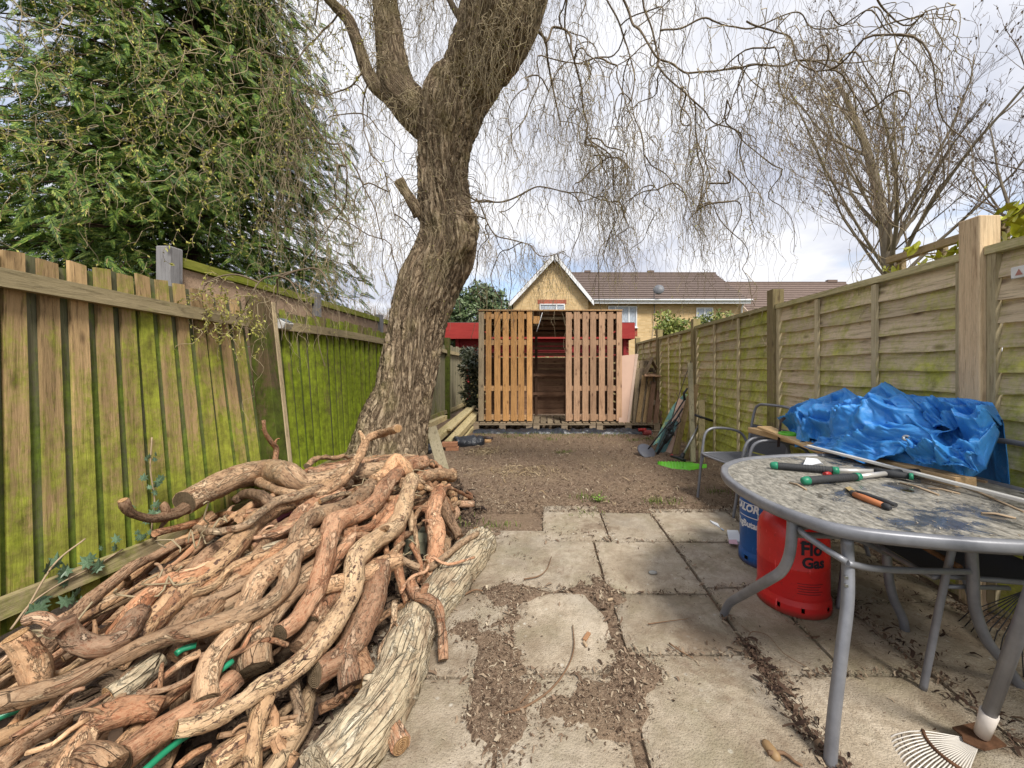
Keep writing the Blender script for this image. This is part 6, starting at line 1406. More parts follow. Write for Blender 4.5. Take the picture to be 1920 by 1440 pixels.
# chairs
def make_chair(label, loc, rz):
    t = thing('garden_chair', label, 'chair', (0, 0, 0), 'grey metal garden chairs behind the table'); r = .0125
    for s in (-1, 1):
        P = [(-.30, s * .25, 0), (-.265, s * .26, .25), (-.235, s * .27, .46), (-.205, s * .275, .60), (-.15, s * .275, .655), (-.05, s * .275, .665), (.10, s * .275, .645), (.20, s * .268, .60), (.245, s * .255, .52), (.25, s * .245, .46)]
        bent(P, r, 'side_frame', GMET, t); MB().tube([(-.262, s * .26, .27), (-.235, s * .25, .40), (.0, s * .245, .405)], .009, 8).build('brace', GMET, t)
    B = [(.32, -.22, 0), (.26, -.225, .22), (.235, -.23, .42), (.275, -.23, .66), (.315, -.225, .84), (.325, -.19, .885), (.33, -.12, .90), (.33, .12, .90), (.325, .19, .885), (.315, .225, .84), (.275, .23, .66), (.235, .23, .42), (.26, .225, .22), (.32, .22, 0)]
    bent(B, r, 'back_frame', GMET, t)
    bent([(.23, -.235, .42), (-.20, -.24, .435), (-.255, -.20, .425), (-.255, .20, .425), (-.20, .24, .435), (.23, .235, .42)], .010, 'seat_frame', GMET, t)
    V = [(lerp(-.245, .235, i / 8), lerp(-.23, .23, j / 8), .432 - .022 * math.sin(math.pi * i / 8) * math.sin(math.pi * j / 8)) for i in range(9) for j in range(9)]
    fs = [(i * 9 + j, i * 9 + j + 1, (i + 1) * 9 + j + 1, (i + 1) * 9 + j) for i in range(8) for j in range(8)]
    b = MB().add(V, fs, True).add([(x, y, z - .004) for x, y, z in V], [tuple(reversed(f)) for f in fs], True); b.build('seat', MESHF, t)
    V = [(lerp(.24, .285, i / 8) + .02 * math.sin(math.pi * j / 8), lerp(-.222, .222, j / 8), lerp(.44, .70, i / 8)) for i in range(9) for j in range(9)]
    b = MB().add(V, fs, True).add([(x + .004, y, z) for x, y, z in V], [tuple(reversed(f)) for f in fs], True); b.build('backrest', MESHF, t)
    t.location = loc; t.rotation_euler = (0, 0, rz); return t
c1 = make_chair('grey metal chair farthest from the camera, standing on the soil at the lawn edge', (1.80, 3.50, 0), math.radians(12))
for lb, loc, rz in (('grey metal chair in the middle, mostly hidden under the blue tarpaulin', (1.83, 2.78, .005), math.radians(-4)), ('grey metal chair pushed under the right end of the table', (1.78, 1.70, .012), math.radians(-6))):
    c = copy_tree(c1); c['label'] = lb; c.location = loc; c.rotation_euler = (0, 0, rz)

# gas bottles
def bottle_mat(name, c, worn):
    m = Mat(name, .38, .45); p = m.obj(); n1 = m.noise(p, 3.2, 6, .65); n2 = m.noise(p, 42, 5, .7)
    col = m.mix(m.mask(n1, .3, .75), c, tuple(x * .62 for x in c)); col = m.mix(m.math('MULTIPLY', m.mask(n2, .58, .66), .7), col, worn); sc_ = m.noise(m.vscale(p, (1, 1, .12)), 60, 3, .6); col = m.mix(m.math('MULTIPLY', m.mask(sc_, .66, .70), .5), col, tuple(min(1, x * 1.3 + .12) for x in c))
    z = m.xyz(p)[2]; low = m.ramp(m.math('ADD', z, m.math('MULTIPLY', n2, .03)), [(.022, 1.), (.05, 0.)]); col = m.mix(m.math('MULTIPLY', low, .75), col, (.06, .035, .02))
    m.color(col); m.rough(m.ramp(n1, [(.3, .28), (.7, .5)])); m.bump(m.math('ADD', n1, m.math('MULTIPLY', n2, .2)), .12, .006); return m.m
RED = bottle_mat('red_bottle_paint', (.66, .02, .02), (.36, .02, .02)); BLU = bottle_mat('blue_bottle_paint', (.012, .105, .36), (.01, .06, .2))
BRASS = plain('brass', (.30, .22, .10), .4, .5, .8); INK = plain('black_print', (.02, .02, .03), .6, .3, 0, .1, 20, 0); WPRINT = plain('white_print', (.72, .74, .76), .5, .3, 0, .05, 20, 0)
def wrap_text(txt, root, R, ang, z, size, mat, shear=0., off=0., sx=1.0, name='lettering'):
    """lettering printed round the bottle: real outlines bent to the cylinder"""
    cu = bpy.data.curves.new('text_curve', 'FONT'); cu.body = txt; cu.size = size; cu.align_x = 'CENTER'; cu.shear = shear; cu.offset = off; cu.resolution_u = 3
    to = bpy.data.objects.new('text_curve', cu); COL.objects.link(to); dg = bpy.context.evaluated_depsgraph_get(); dg.update()
    me = bpy.data.meshes.new_from_object(to.evaluated_get(dg)); bpy.data.objects.remove(to); bpy.data.curves.remove(cu)
    import bmesh
    bm = bmesh.new(); bm.from_mesh(me); bmesh.ops.subdivide_edges(bm, edges=[e for e in bm.edges if e.calc_length() > size * .25], cuts=2); bmesh.ops.triangulate(bm, faces=bm.faces)
    c = root.location
    for v in bm.verts:
        a = ang + v.co.x * sx / R; y = v.co.y; v.co = Vector(((R + .0014) * math.cos(a), (R + .0014) * math.sin(a), z + y))
    bm.to_mesh(me); bm.free(); me.materials.append(mat); o = bpy.data.objects.new(name, me); link(o, root); return o
def band(root, R, a0, a1, z0, z1, mat, name='print_line'):
    n = max(3, int((a1 - a0) * 14)); c = root.location; b = MB()
    for i in range(n):
        A, B = lerp(a0, a1, i / n), lerp(a0, a1, (i + 1) / n); q = [(c.x + (R + .0014) * math.cos(a), c.y + (R + .0014) * math.sin(a), z) for a, z in ((A, z0), (B, z0), (B, z1), (A, z1))]; b.add(q, [(0, 1, 2, 3)])
    return b.build(name, mat, root)
def gas_bottle(name, label, loc, R, h, mat, holes, neck):
    t = thing(name, label, 'gas bottle', loc); c = Vector(loc)
    zb = .075; zs = h * .70
    MB().lathe([(R * .99, zb), (R, zb + .01), (R, zb + .02), (R, h * .40), (R + .0012, h * .405), (R + .0012, h * .412), (R, h * .417), (R, zs - .05), (R * .985, zs - .02), (R * .93, zs + .02), (R * .80, zs + .055), (R * .60, zs + .075), (R * .3, zs + .085), (.001, zs + .087)], c, 48).build('body', mat, t)
    # foot ring with drain holes (segments left open)
    b = MB(); n = 72
    def shell(z0, z1, r0, r1, skip, nseg=n):
        for i in range(nseg):
            if skip(2 * math.pi * (i + .5) / nseg): continue
            A, B = 2 * math.pi * i / nseg, 2 * math.pi * (i + 1) / nseg; P = []
            for th in (.0, -.004):
                for z, r in ((z0, r0), (z1, r1)):
                    for a in (A, B): P.append(c + Vector(((r + th) * math.cos(a), (r + th) * math.sin(a), z)))
            b.add(P, [(0, 1, 3, 2), (5, 4, 6, 7), (0, 2, 6, 4), (1, 5, 7, 3), (2, 3, 7, 6), (0, 4, 5, 1)])
    hs = lambda w_: (lambda a: any(abs((a - q + math.pi) % (2 * math.pi) - math.pi) < w_ for q in holes))
    no = lambda a: False
    shell(.002, .028, R * 1.045, R * 1.045, no); shell(.028, .052, R * 1.045, R * 1.04, hs(.075)); shell(.052, .078, R * 1.04, R * .995, no); b.build('foot_ring', mat, t)
    b = MB(); rc = R * .70; z0, z1 = zs + .035, h
    gaps = [holes[0] + neck + k * math.pi / 1.5 for k in range(3)]
    gp = lambda a: any(abs((a - q + math.pi) % (2 * math.pi) - math.pi) < .34 for q in gaps)
    shell(z0, lerp(z0, z1, .38), rc, rc, no); shell(lerp(z0, z1, .38), lerp(z0, z1, .82), rc, rc, gp); shell(lerp(z0, z1, .82), z1, rc, rc * .97, no); b.build('collar', mat, t)
    MB().lathe([(.018, 0), (.018, .03), (.012, .035), (.012, .06), (.02, .062), (.02, .085), (.001, .087)], c + Vector((0, 0, zs + .08)), 14).build('valve', BRASS, t)
    return t
RC = (1.315, 2.05, .016); red = gas_bottle('red_gas_bottle', 'red propane gas bottle with black lettering standing under the table edge', RC, .165, .565, RED, [math.radians(q) for q in (-142, -108, -60, 20, 80, 140)], .55)
fa = math.atan2(-RC[1], -RC[0])                       # the side that faces the camera
wrap_text('Flo', red, .165, fa + .52, .315, .088, INK, 0, .003, .95); wrap_text('Gas', red, .165, fa + .58, .252, .072, INK, 0, .003, 1.0)
band(red, .165, fa + .20, fa + .30, .384, .389, INK, 'flame_mark'); band(red, .165, fa + .25, fa + .36, .394, .399, INK, 'flame_mark')
for k in range(5): band(red, .165, fa + .12 + .03 * (k % 2), fa + .86 - .07 * (k % 3), .185 - k * .0125, .1875 - k * .0125, INK, 'small_print')
BC = (1.425, 2.47, .016); blue = gas_bottle('blue_gas_bottle', 'blue butane gas bottle with white lettering standing behind the red bottle', BC, .160, .585, BLU, [math.radians(q) for q in (-165, -118, -60, 20, 80, 140)], 1.2)
fb = math.atan2(-BC[1], -BC[0])
wrap_text('CALOR', blue, .160, fb - .92, .333, .064, WPRINT, .25, .0028, .95); wrap_text('7kgButane', blue, .160, fb - .74, .235, .056, WPRINT, 0, .002, .9)
for z in (.312, .394): band(blue, .160, fb - 1.25, fb + .6, z, z + .005, WPRINT, 'print_line')
band(blue, .160, fb - .33, fb - .30, .317, .394, WPRINT, 'print_line')

# tarpaulin: crumpled heap with overlapping folds
TARP = Mat('tarpaulin', .44, .4); p = TARP.pos(); _n = TARP.noise(p, 5, 5, .65); _f = TARP.noise(p, 26, 5, .7, 1.2)
col = TARP.mix(TARP.mask(_n, .3, .7), (.03, .20, .58), (.065, .33, .74)); col = TARP.mix(TARP.math('MULTIPLY', TARP.mask(_f, .56, .70), .35), col, (.26, .45, .70)); TARP.color(col)  # pale blue flecks: crease highlights painted into the sheet colour
_r = TARP.math('SUBTRACT', 1.0, TARP.math('ABSOLUTE', TARP.math('MULTIPLY', TARP.math('SUBTRACT', TARP.noise(p, 15, 5, .65, 1.5), .5), 5.)), True)
TARP.bump(TARP.math('ADD', TARP.math('MULTIPLY', _r, .5), TARP.math('MULTIPLY', _f, .6)), .32, .010); TARP = TARP.m
HEM = plain('tarp_hem', (.03, .20, .55), .4)
tarp = thing('tarpaulin', 'crumpled bright blue tarpaulin heaped on the chairs behind the table', 'tarpaulin', (2.0, 2.5, .7))
def ridge(x, y, s): return 1 - min(1, abs(mn.noise((x, y, s))) * 3.2)
def crumple(u, v, s, big=1.0):
    wx = u + .25 * mn.noise((u * 2, v * 2, s + 3)); wy = v + .25 * mn.noise((u * 2, v * 2, s + 8))
    return big * .115 * (ridge(wx * 1.5 + wy * .8, wy * 1.4, s) - .4) + .034 * (ridge(wx * 3.4, wy * 3 + wx, s + 2) - .4) + .010 * (ridge(wx * 8, wy * 8, s + 4) - .4)
def sheet(name, fn, nu, nv, mat, th=.004, hem=True):
    V = [fn(i / nu, j / nv) for j in range(nv + 1) for i in range(nu + 1)]; w = nu + 1
    fs = [(j * w + i, j * w + i + 1, (j + 1) * w + i + 1, (j + 1) * w + i) for j in range(nv) for i in range(nu)]
    o = MB().add(V, fs, True).build(name, mat, tarp); so = o.modifiers.new('thickness', 'SOLIDIFY'); so.thickness = th; return o
TOPL = [(1477, 800, 3.30), (1490, 765, 3.25), (1535, 748, 3.0), (1585, 727, 2.78), (1615, 748, 2.62), (1660, 716, 2.46), (1700, 740, 2.32), (1760, 746, 2.13), (1815, 748, 1.98), (1862, 756, 1.86), (1880, 788, 1.80)]
BOTL = [(1486, 812, 3.05), (1502, 832, 2.85), (1530, 850, 2.62), (1570, 868, 2.42), (1620, 860, 2.25), (1680, 872, 2.05), (1730, 880, 1.93), (1775, 886, 1.83), (1815, 902, 1.73), (1850, 880, 1.68), (1876, 812, 1.72)]
def along(L_, u): x = u * (len(L_) - 1); i = min(int(x), len(L_) - 2); f = x - i; f = f * f * (3 - 2 * f) * .5 + f * .5; return [lerp(L_[i][k], L_[i + 1][k], f) for k in range(3)]
OUTN = Vector((-.75, -.25, .6)).normalized()
def heap(u, v):
    t, b_ = W(*along(TOPL, u)), W(*along(BOTL, u))
    if v > .8:
        s = (v - .8) / .2; q = Vector((min(2.24, t.x + .12), t.y + .05, .62)); p_ = t.lerp(q, s) + Vector((0, 0, .05 * math.sin(s * math.pi)))
        return p_ + OUTN * (crumple(u * 3, v * 2, 1.0) * .5 * (1 - s))
    w = v / .8; p_ = b_.lerp(t, w); e = math.sin(math.pi * min(1, w * 1.02)) ** .7
    return p_ + OUTN * (e * (.07 + crumple(u * 2.6, w * 1.5, 1.0, 1.4)) + .006 * ridge(u * 24, w * 12, 2))
sheet('heaped_sheet', heap, 190, 90, TARP)
def flap(quad, seed, bulge, nu=70, nv=46, amp=1.0, sag=0):
    q = [W(*p_) for p_ in quad]
    def fn(u, v):
        a, b_ = q[0].lerp(q[1], u), q[3].lerp(q[2], u); p_ = a.lerp(b_, v)
        ed = .012 * fbm(u * 5, v * 5, seed, 3)
        e = (math.sin(math.pi * u) * math.sin(math.pi * min(1, v * 1.1))) ** .6 if 0 < u < 1 and 0 < v < .9 else 0
        return p_ + OUTN * (bulge * e + crumple(u * 1.6, v * 1.3, seed, amp) * (.45 + .55 * e)) + Vector((0, ed, ed - sag * math.sin(math.pi * u) * v))
    return fn
sheet('fold', flap([(1502, 768, 3.02), (1598, 738, 2.72), (1600, 800, 2.45), (1488, 836, 2.78)], 11, .10), 70, 46, TARP)
sheet('fold', flap([(1570, 775, 2.50), (1690, 738, 2.22), (1765, 812, 1.95), (1552, 842, 2.30)], 23, .11), 90, 50, TARP)
sheet('fold', flap([(1512, 842, 2.50), (1600, 792, 2.28), (1790, 808, 1.84), (1625, 868, 2.06)], 31, .05, amp=.5), 90, 40, TARP)
sheet('fold', flap([(1700, 748, 2.25), (1858, 765, 1.84), (1868, 800, 1.76), (1755, 806, 1.93)], 43, .05), 70, 36, TARP)
sheet('fold', flap([(1690, 835, 1.96), (1832, 838, 1.70), (1826, 878, 1.66), (1722, 872, 1.86)], 57, .06), 70, 36, TARP)
ec = W(1699, 821, 1.895); rt = mathutils.Euler((math.radians(58), 0, math.radians(-55))).to_matrix(); ey = MB().lathe([(.006, .002), (.0075, .004), (.015, .003), (.017, 0), (.0065, -.001)], (0, 0, 0), 18)
e2 = MB(); e2.add([ec + rt @ Vector(v) for v in ey.v], ey.f, True); e2.build('eyelet', STEEL, tarp)
e3 = MB(); e3.add([ec + rt @ Vector((.0062 * math.cos(t), .0062 * math.sin(t), .0015)) for t in np.linspace(0, 6.283, 14, endpoint=False)], [tuple(range(14))]); e3.build('eyelet_hole', INK, tarp)

# timber lengths and white trunking lying along chair arms and table
PINE2 = wood('new_pine', (.62, .44, .24), (.55, .37, .18), 'Y', (.34, .2, .09), var=(.92, 1.08))
o = MB().bar(W(1412, 806, 3.50), W(1812, 905, 1.70), .095, .045).build('pine_batten', PINE2, bevel=.003); tag(o, 'long pale pine batten running from the chair arms onto the table', 'timber')
o = MB().bar(W(1432, 801, 3.25), W(1560, 852, 2.45), .11, .022).build('pine_board', PINE2, bevel=.003); tag(o, 'shorter wide pine board beside the tarpaulin with a green ring on it', 'board')
o = MB().bar(W(1515, 836, 2.40), W(1940, 944, 1.42), .022, .014).build('white_trunking', plain('white_trunking', (.70, .68, .63), .4, .4), bevel=.002); tag(o, 'thin white plastic trunking lying across the back of the table', 'trunking')
gr = W(1478, 818, 2.95); o = MB().tube([gr + Vector((.055 * math.cos(t), .055 * math.sin(t), .016)) for t in np.linspace(0, 6.283, 22)], .015, 8, False).build('green_ring', LIME); tag(o, 'lime green plastic ring lying on the pine board', 'ring')
STRAP = plain('brown_strap', (.05, .03, .025), .7); o = MB().add([W(1457, 838, 2.98), W(1462, 838, 2.98), W(1466, 792, 3.05), W(1474, 785, 3.05), W(1470, 781, 3.06), W(1462, 786, 3.06)], [(0, 1, 2, 5), (2, 3, 4, 5)]).build('hanging_strap', STRAP)
o.modifiers.new('thickness', 'SOLIDIFY').thickness = .004; tag(o, 'brown webbing strap hanging over the pine batten', 'strap')

# loppers, secateurs and bits on the table
TG = plain('tool_green', (.02, .22, .12), .4); RUB = plain('rubber_grip', (.045, .047, .05), .65, .3, 0, .2, 60, .5); ALU = plain('aluminium', (.60, .58, .54), .35, .5, .4, .05, 12, 0); RUSTB = plain('rusty_blade', (.17, .08, .05), .6)
def onT(px, py, z): return G(px, py, TZ + z)
lp = thing('long_handled_lopper', 'pair of long handled loppers with green tipped black grips lying on the table', 'loppers', onT(1600, 890, 0))
for a, b_, c_, d_ in (((1456, 873), (1562, 882), (1640, 884), (1704, 893)), ((1514, 901), (1604, 894), (1668, 887), (1742, 884))):
    A, B, C_, D_ = onT(*a, .022), onT(*b_, .022), onT(*c_, .022), onT(*d_, .024); u = (B - A).normalized()
    gp = MB().tube([A, A + u * .01, A.lerp(B, .5), B], [.0165, .018, .0172, .017], 14).build('grip', RUB, lp)
    for k in range(16):
        q = A.lerp(B, .12 + .05 * k); MB().tube([q - u * .0022, q + u * .0022], .0183, 12, False).build('grip_rib', RUB, gp)
    MB().tube([A - u * .03, A - u * .024, A - u * .008, A + u * .004], [.008, .016, .0195, .0195], 14).build('end_cap', TG, lp)
    MB().tube([B - u * .004, B + u * .022], [.0195, .018], 14).build('collar', TG, lp)
    MB().tube([B, C_], .0115, 12).build('pole', ALU, lp); MB().tube([C_, C_.lerp(D_, .5), D_], [.018, .017, .014], 12).build('sleeve', RUB, lp)
MB().tube([onT(1704, 893, .026) + Vector((0, 0, 0)), onT(1712, 894, .026)], .016, 12).build('pivot_cap', TG, lp)
MB().hexa([onT(1738, 889, .012), onT(1785, 897, .012), onT(1790, 892, .012), onT(1742, 882, .012), onT(1738, 889, .026), onT(1785, 897, .020), onT(1790, 892, .020), onT(1742, 882, .026)]).build('blade', RUSTB, lp, bevel=.002)
o = MB().bar(onT(1745, 884, .006), onT(1850, 904, .006), .02, .010).build('blade_stick', plain('dry_stick', (.36, .24, .14), .85)); tag(o, 'dry brown stick lying beyond the lopper blade', 'stick')
sc = thing('secateurs', 'secateurs with orange and black handles lying near the front of the glass', 'secateurs', onT(1630, 932, 0))
ORG = plain('orange_grip', (.45, .16, .06), .5)
A, B = onT(1602, 927, .014), onT(1657, 948, .014)
MB().tube([A, A.lerp(B, .3), B], [.011, .013, .011], 12).build('orange_handle', ORG, sc); MB().tube([B, B.lerp(onT(1668, 952, .014), .8), onT(1670, 953, .014)], [.0118, .012, .006], 12).build('handle_tip', RUB, sc); MB().tube([onT(1598, 924, .014), A], [.012, .0125], 12).build('collar', RUB, sc)
MB().tube([onT(1604, 922, .014), onT(1625, 928, .014), onT(1660, 940, .014), onT(1680, 947, .014)], [.007, .0095, .0095, .008], 12).build('black_handle', RUB, sc)
MB().hexa([onT(1584, 914, .006), onT(1600, 926, .006), onT(1606, 922, .006), onT(1594, 912, .006), onT(1584, 914, .014), onT(1600, 926, .018), onT(1606, 922, .018), onT(1594, 912, .014)]).build('blade', plain('yellowed_blade', (.36, .27, .12), .6), sc, bevel=.001)
PAP = plain('pale_paper', (.62, .64, .68), .7, .3, 0, .05, 10, 0)
o = MB().hexa([onT(1502, 876, .002), onT(1545, 872, .002), onT(1535, 862, .002), onT(1512, 860, .002), onT(1506, 872, .012), onT(1540, 868, .02), onT(1532, 860, .02), onT(1512, 858, .03)]).build('plastic_wrapper', PAP); tag(o, 'crumpled clear white wrapper behind the far lopper grip', 'wrapper')
o = MB().tube([onT(1546, 889, .008), onT(1558, 887, .008)], .010, 8).build('red_stopper', REDPL); tag(o, 'small red plastic stopper between the two lopper grips', 'stopper')
TT = plain('table_twig', (.42, .31, .20), .85)
for i, (a, b_) in enumerate((((1688, 905), (1760, 928)), ((1740, 915), (1800, 926)), ((1840, 962), (1905, 972)), ((1480, 905), (1512, 918)), ((1785, 905), (1920, 960)))):
    A, B = onT(*a, .005), onT(*b_, .005); o = MB().tube([A, A.lerp(B, .4) + Vector((.01, .006, .003)), B], .004, 6).build('table_twig', TT)
    tag(o, ['dry twig on the glass just past the parasol hole', 'short twig between hole and table centre', 'pinkish twig near the right front of the glass', 'small pale twig near the left front rim of the table', 'long thin pale stem lying parallel with the white trunking'][i], 'twig')
def pl_tab():
    while True:
        x, y = RNG.uniform(.88, 1.98), RNG.uniform(1.2, 2.27)
        if ((x - 1.45) / .56) ** 4 + ((y - 1.73) / .54) ** 4 < 1: return x, y
V = np.zeros((900, 4, 3))
for i in range(900):
    x, y = pl_tab(); a = RNG.uniform(0, 6.28); L = RNG.uniform(.0015, .007); w = L * RNG.uniform(.12, .35); ca, sa = math.cos(a), math.sin(a)
    for q, (u, v) in enumerate(((-L, -w), (L, -w), (L, w), (-L, w))): V[i, q] = (x + u * ca - v * sa, y + u * sa + v * ca, TZ + .0045 + .002 * (q in (1, 2)))
o = fast_obj('table_debris', V.reshape(-1, 3), np.arange(3600), 4, lit_mat('table_litter', [(0, (.05, .04, .03)), (.5, (.25, .20, .14)), (1, (.6, .53, .42))]), None); tag(o, None, None, kind='stuff')

# leaf rakes
rk = thing('leaf_rake', 'wire leaf rake with pale fan tines lying at the lower right under the table', 'rake', G(1790, 1400))
hub = G(1838, 1385, .045); RW = plain('rake_wire', (.68, .64, .58), .45, .4, .2); RR = plain('rake_rust', (.15, .075, .04), .85, .2, 0, .5, 30, .4)
tips = []
for k in range(20):
    t = k / 19; px = lerp(1668, 1810, t ** 1.25) - 16 * math.sin(math.pi * t * .7); py = lerp(1382, 1520, t ** .9)
    tip = G(px, py, .012); A = hub.lerp(tip, .13); mid = A.lerp(tip, .6) + Vector((0, 0, .022)); tips.append((A, mid, tip)); MB().tube([p_[:3] for p_ in spline([A, mid, A.lerp(tip, .93) + Vector((0, 0, .008)), tip + Vector((0, 0, -.008))], .02)], .0021, 6).build('tine', RW, rk)
MB().tube([a.lerp(m_, .95) + Vector((0, 0, .004)) for a, m_, t in tips], .0055, 6).build('crossbar', RR, rk); MB().tube([m_.lerp(t, .62) + Vector((0, 0, .002)) for a, m_, t in tips], .0016, 5).build('spacer_wire', INK, rk)
MB().prism([hub + Vector((-.06, .03, .004)), tips[0][0] + Vector((-.02, 0, .006)), tips[10][0] + Vector((-.03, 0, .006)), tips[19][0] + Vector((0, -.02, .006)), hub + Vector((.05, -.03, .004)), hub + Vector((.045, .05, .004))], (0, 0, .006)).build('fan_plate', RR, rk)
top = W(1925, 1140, 1.10); d = (top - hub).normalized()
MB().tube([hub + d * .02, hub + d * .12], [.019, .022], 12).build('socket', plain('rake_socket', (.66, .60, .54), .5), rk); MB().tube([hub + d * .09, top, hub + d * 1.05], .018, 14).build('handle', GMET, rk)
r2 = thing('spring_rake', 'dark spring rake head leaning on the foot of the right fence', 'rake', (2.08, 1.66, 0)); h2_ = Vector((2.16, 1.72, .26))
for k in range(11):
    tip = Vector((1.90 + .012 * k, 1.50 + .038 * k, .012)); MB().tube([h2_, h2_.lerp(tip, .8) + Vector((-.01, 0, .02)), tip], .0022, 5).build('tine', BLKM, r2)
MB().tube([h2_, Vector((2.22, 1.78, .62))], .013, 8).build('handle', BLKM, r2)

# scraps on the paving
def onS(px, py, z=SLAB_Z): return G(px, py, z)
t = thing('glue_tube', 'white flattened glue tube lying on the slab near the blue bottle', 'tube', onS(1345, 985)); A, B = onS(1333, 980, .024), onS(1352, 991, .024)
MB().prism([onS(1331, 978), onS(1336, 983), onS(1350, 991), onS(1346, 984)], (0, 0, .012)).build('body', PAP, t); MB().tube([B, onS(1357, 994, .022)], .005, 8).build('nozzle', plain('pale_blue', (.35, .45, .6), .5), t)
t = thing('paper_packet', 'white and pink paper packet beside the blue gas bottle', 'packet', onS(1375, 1012)); MB().prism([onS(1363, 1000), onS(1367, 1020), onS(1392, 1023), onS(1384, 1001)], (0, 0, .028)).build('box', PAP, t, bevel=.003)
MB().prism([onS(1366, 1012, .041), onS(1367, 1019, .041), onS(1384, 1021, .041), onS(1381, 1012, .041)], (0, 0, .001)).build('pink_panel', plain('pink_print', (.62, .38, .45), .6), t)
PEB = plain('tan_stone', (.30, .19, .09), .6); b = MB(); c0_ = onS(1446, 1404, .022)
b.lathe([(.001, -.045), (.014, -.042), (.021, -.028), (.0225, 0), (.021, .028), (.014, .042), (.001, .045)], (0, 0, 0), 14); rt = mathutils.Euler((math.radians(90), 0, math.radians(12))).to_matrix(); b2 = MB(); b2.add([c0_ + rt @ Vector(v) for v in b.v], b.f, True); o = b2.build('pebble', PEB); o.scale = (.72, .72, .72); tag(o, 'smooth tan oblong pebble on the big slab at the bottom of the picture', 'pebble')
TW2 = plain('slab_twig', (.20, .12, .07), .85, .2, 0, .2, 30, .2)
for pts, r, lb in (([(946, 1338), (985, 1325), (1030, 1295), (1062, 1255), (1076, 1215), (1074, 1172)], .0042, 'longest bowed twig lying across the worn slabs near the centre front'), ([(975, 1318), (998, 1292), (1006, 1275)], .0025, 'thin side twig crossing the long bowed twig'),
        ([(982, 1086), (1010, 1080), (1026, 1066), (1034, 1044)], .004, 'crooked twig on the pale slab left of the dirt band'), ([(1255, 1206), (1275, 1220), (1300, 1234)], .0035, 'short twig near the front edge of the middle slab'), ([(1440, 1412), (1470, 1412), (1490, 1428), (1505, 1436)], .006, 'dark curled twig beside the tan pebble'),
        ([(1405, 1190), (1412, 1184), (1440, 1192), (1470, 1225), (1520, 1255), (1528, 1268)], .0018, 'thin wiry stem curling over the slab in front of the red bottle'), ([(1215, 1170), (1250, 1165), (1290, 1160)], .0025, 'thin straw coloured twig across the middle slab'), ([(870, 1115), (890, 1106), (905, 1108)], .006, 'peeled bark strip on the soil right of the log heap')):
    P = [p_[:3] for p_ in spline([G(*q, .024) for q in pts], .015)]; o = MB().tube(P, [r * (1.1 - .6 * i / len(P)) for i in range(len(P))], 7, True, .2, pts[0][0]).build('fallen_twig', TW2); tag(o, lb, 'twig', 'twigs fallen on the paving')
CHIP = plain('wood_chip', (.34, .18, .09), .85)
for i, (px, py, L, a, lb) in enumerate(((1100, 1193, .05, 1.0, 'orange brown wood chip in the dirt band beside the curved slab'), (1144, 1124, .03, .2, 'pale wood chip at the corner of the middle slab'), (1097, 1207, .03, 2.0, 'small pale splinter just below the orange brown chip'))):
    c = G(px, py, .026); u = Vector((math.cos(a), math.sin(a), .1)); o = MB().bar(c - u * L / 2, c + u * L / 2, L * .4, .012).build('wood_chip', CHIP if i == 0 else TT, bevel=.003); tag(o, lb, 'wood chip')
c = G(1224, 1074, .02); b = MB().lathe([(.001, .012), (.018, .010), (.027, .004), (.026, -.002), (.001, -.006)], c, 12); o = b.build('flat_stone', plain('grey_stone', (.30, .30, .28), .8)); o.scale = (1, .6, 1); tag(o, 'small flat grey stone on the slab left of the gas bottles', 'stone')
sd = thing('seedling', 'tiny bright green seedling growing in the soil at the patio edge', 'plant', (*G(1122, 944)[:2], .012))
SDL = leaf_mat('seedling_leaf', [(0, (.10, .22, .02)), (1, (.20, .34, .05))])
for k in range(14):
    a = k * 2.4; r = .012 + .003 * k; p_ = sd.location + Vector((r * math.cos(a), r * math.sin(a), .015 + .003 * k)); u = Vector((math.cos(a), math.sin(a), .3)) * .022; v = Vector((-math.sin(a), math.cos(a), 0)) * .009
    MB().add([p_ - u * .6, p_ + v, p_ + u, p_ - v], [(0, 1, 2, 3)]).build('leaf', SDL, sd)

# solar lamp on the fence rail
sl = thing('solar_lamp', 'small white solar lamp fixed to the top rail of the green fence', 'lamp', (XL + .06, 3.52, 1.680)); lx0 = lx(3.52, 1.650, .046)
LW = plain('lamp_white', (.62, .62, .60), .4); MB().hexa([(lx0, 3.46, 1.605), (lx0 + .05, 3.46, 1.605), (lx0 + .05, 3.58, 1.605), (lx0, 3.58, 1.605), (lx0, 3.46, 1.700), (lx0 + .075, 3.46, 1.660), (lx0 + .075, 3.58, 1.660), (lx0, 3.58, 1.700)]).build('housing', LW, sl, bevel=.004)
MB().hexa([(lx0 + .008, 3.47, 1.702), (lx0 + .068, 3.47, 1.669), (lx0 + .068, 3.57, 1.669), (lx0 + .008, 3.57, 1.702), (lx0 + .009, 3.47, 1.704), (lx0 + .069, 3.47, 1.671), (lx0 + .069, 3.57, 1.671), (lx0 + .009, 3.57, 1.704)]).build('solar_cell', plain('solar_cell', (.10, .13, .16), .2), sl)
MB().hexa([(lx0 + .051, 3.475, 1.613), (lx0 + .055, 3.475, 1.613), (lx0 + .055, 3.565, 1.613), (lx0 + .051, 3.565, 1.613), (lx0 + .066, 3.475, 1.648), (lx0 + .072, 3.475, 1.648), (lx0 + .072, 3.565, 1.648), (lx0 + .066, 3.565, 1.648)]).build('lens', plain('lamp_lens', (.55, .52, .42), .25), sl)

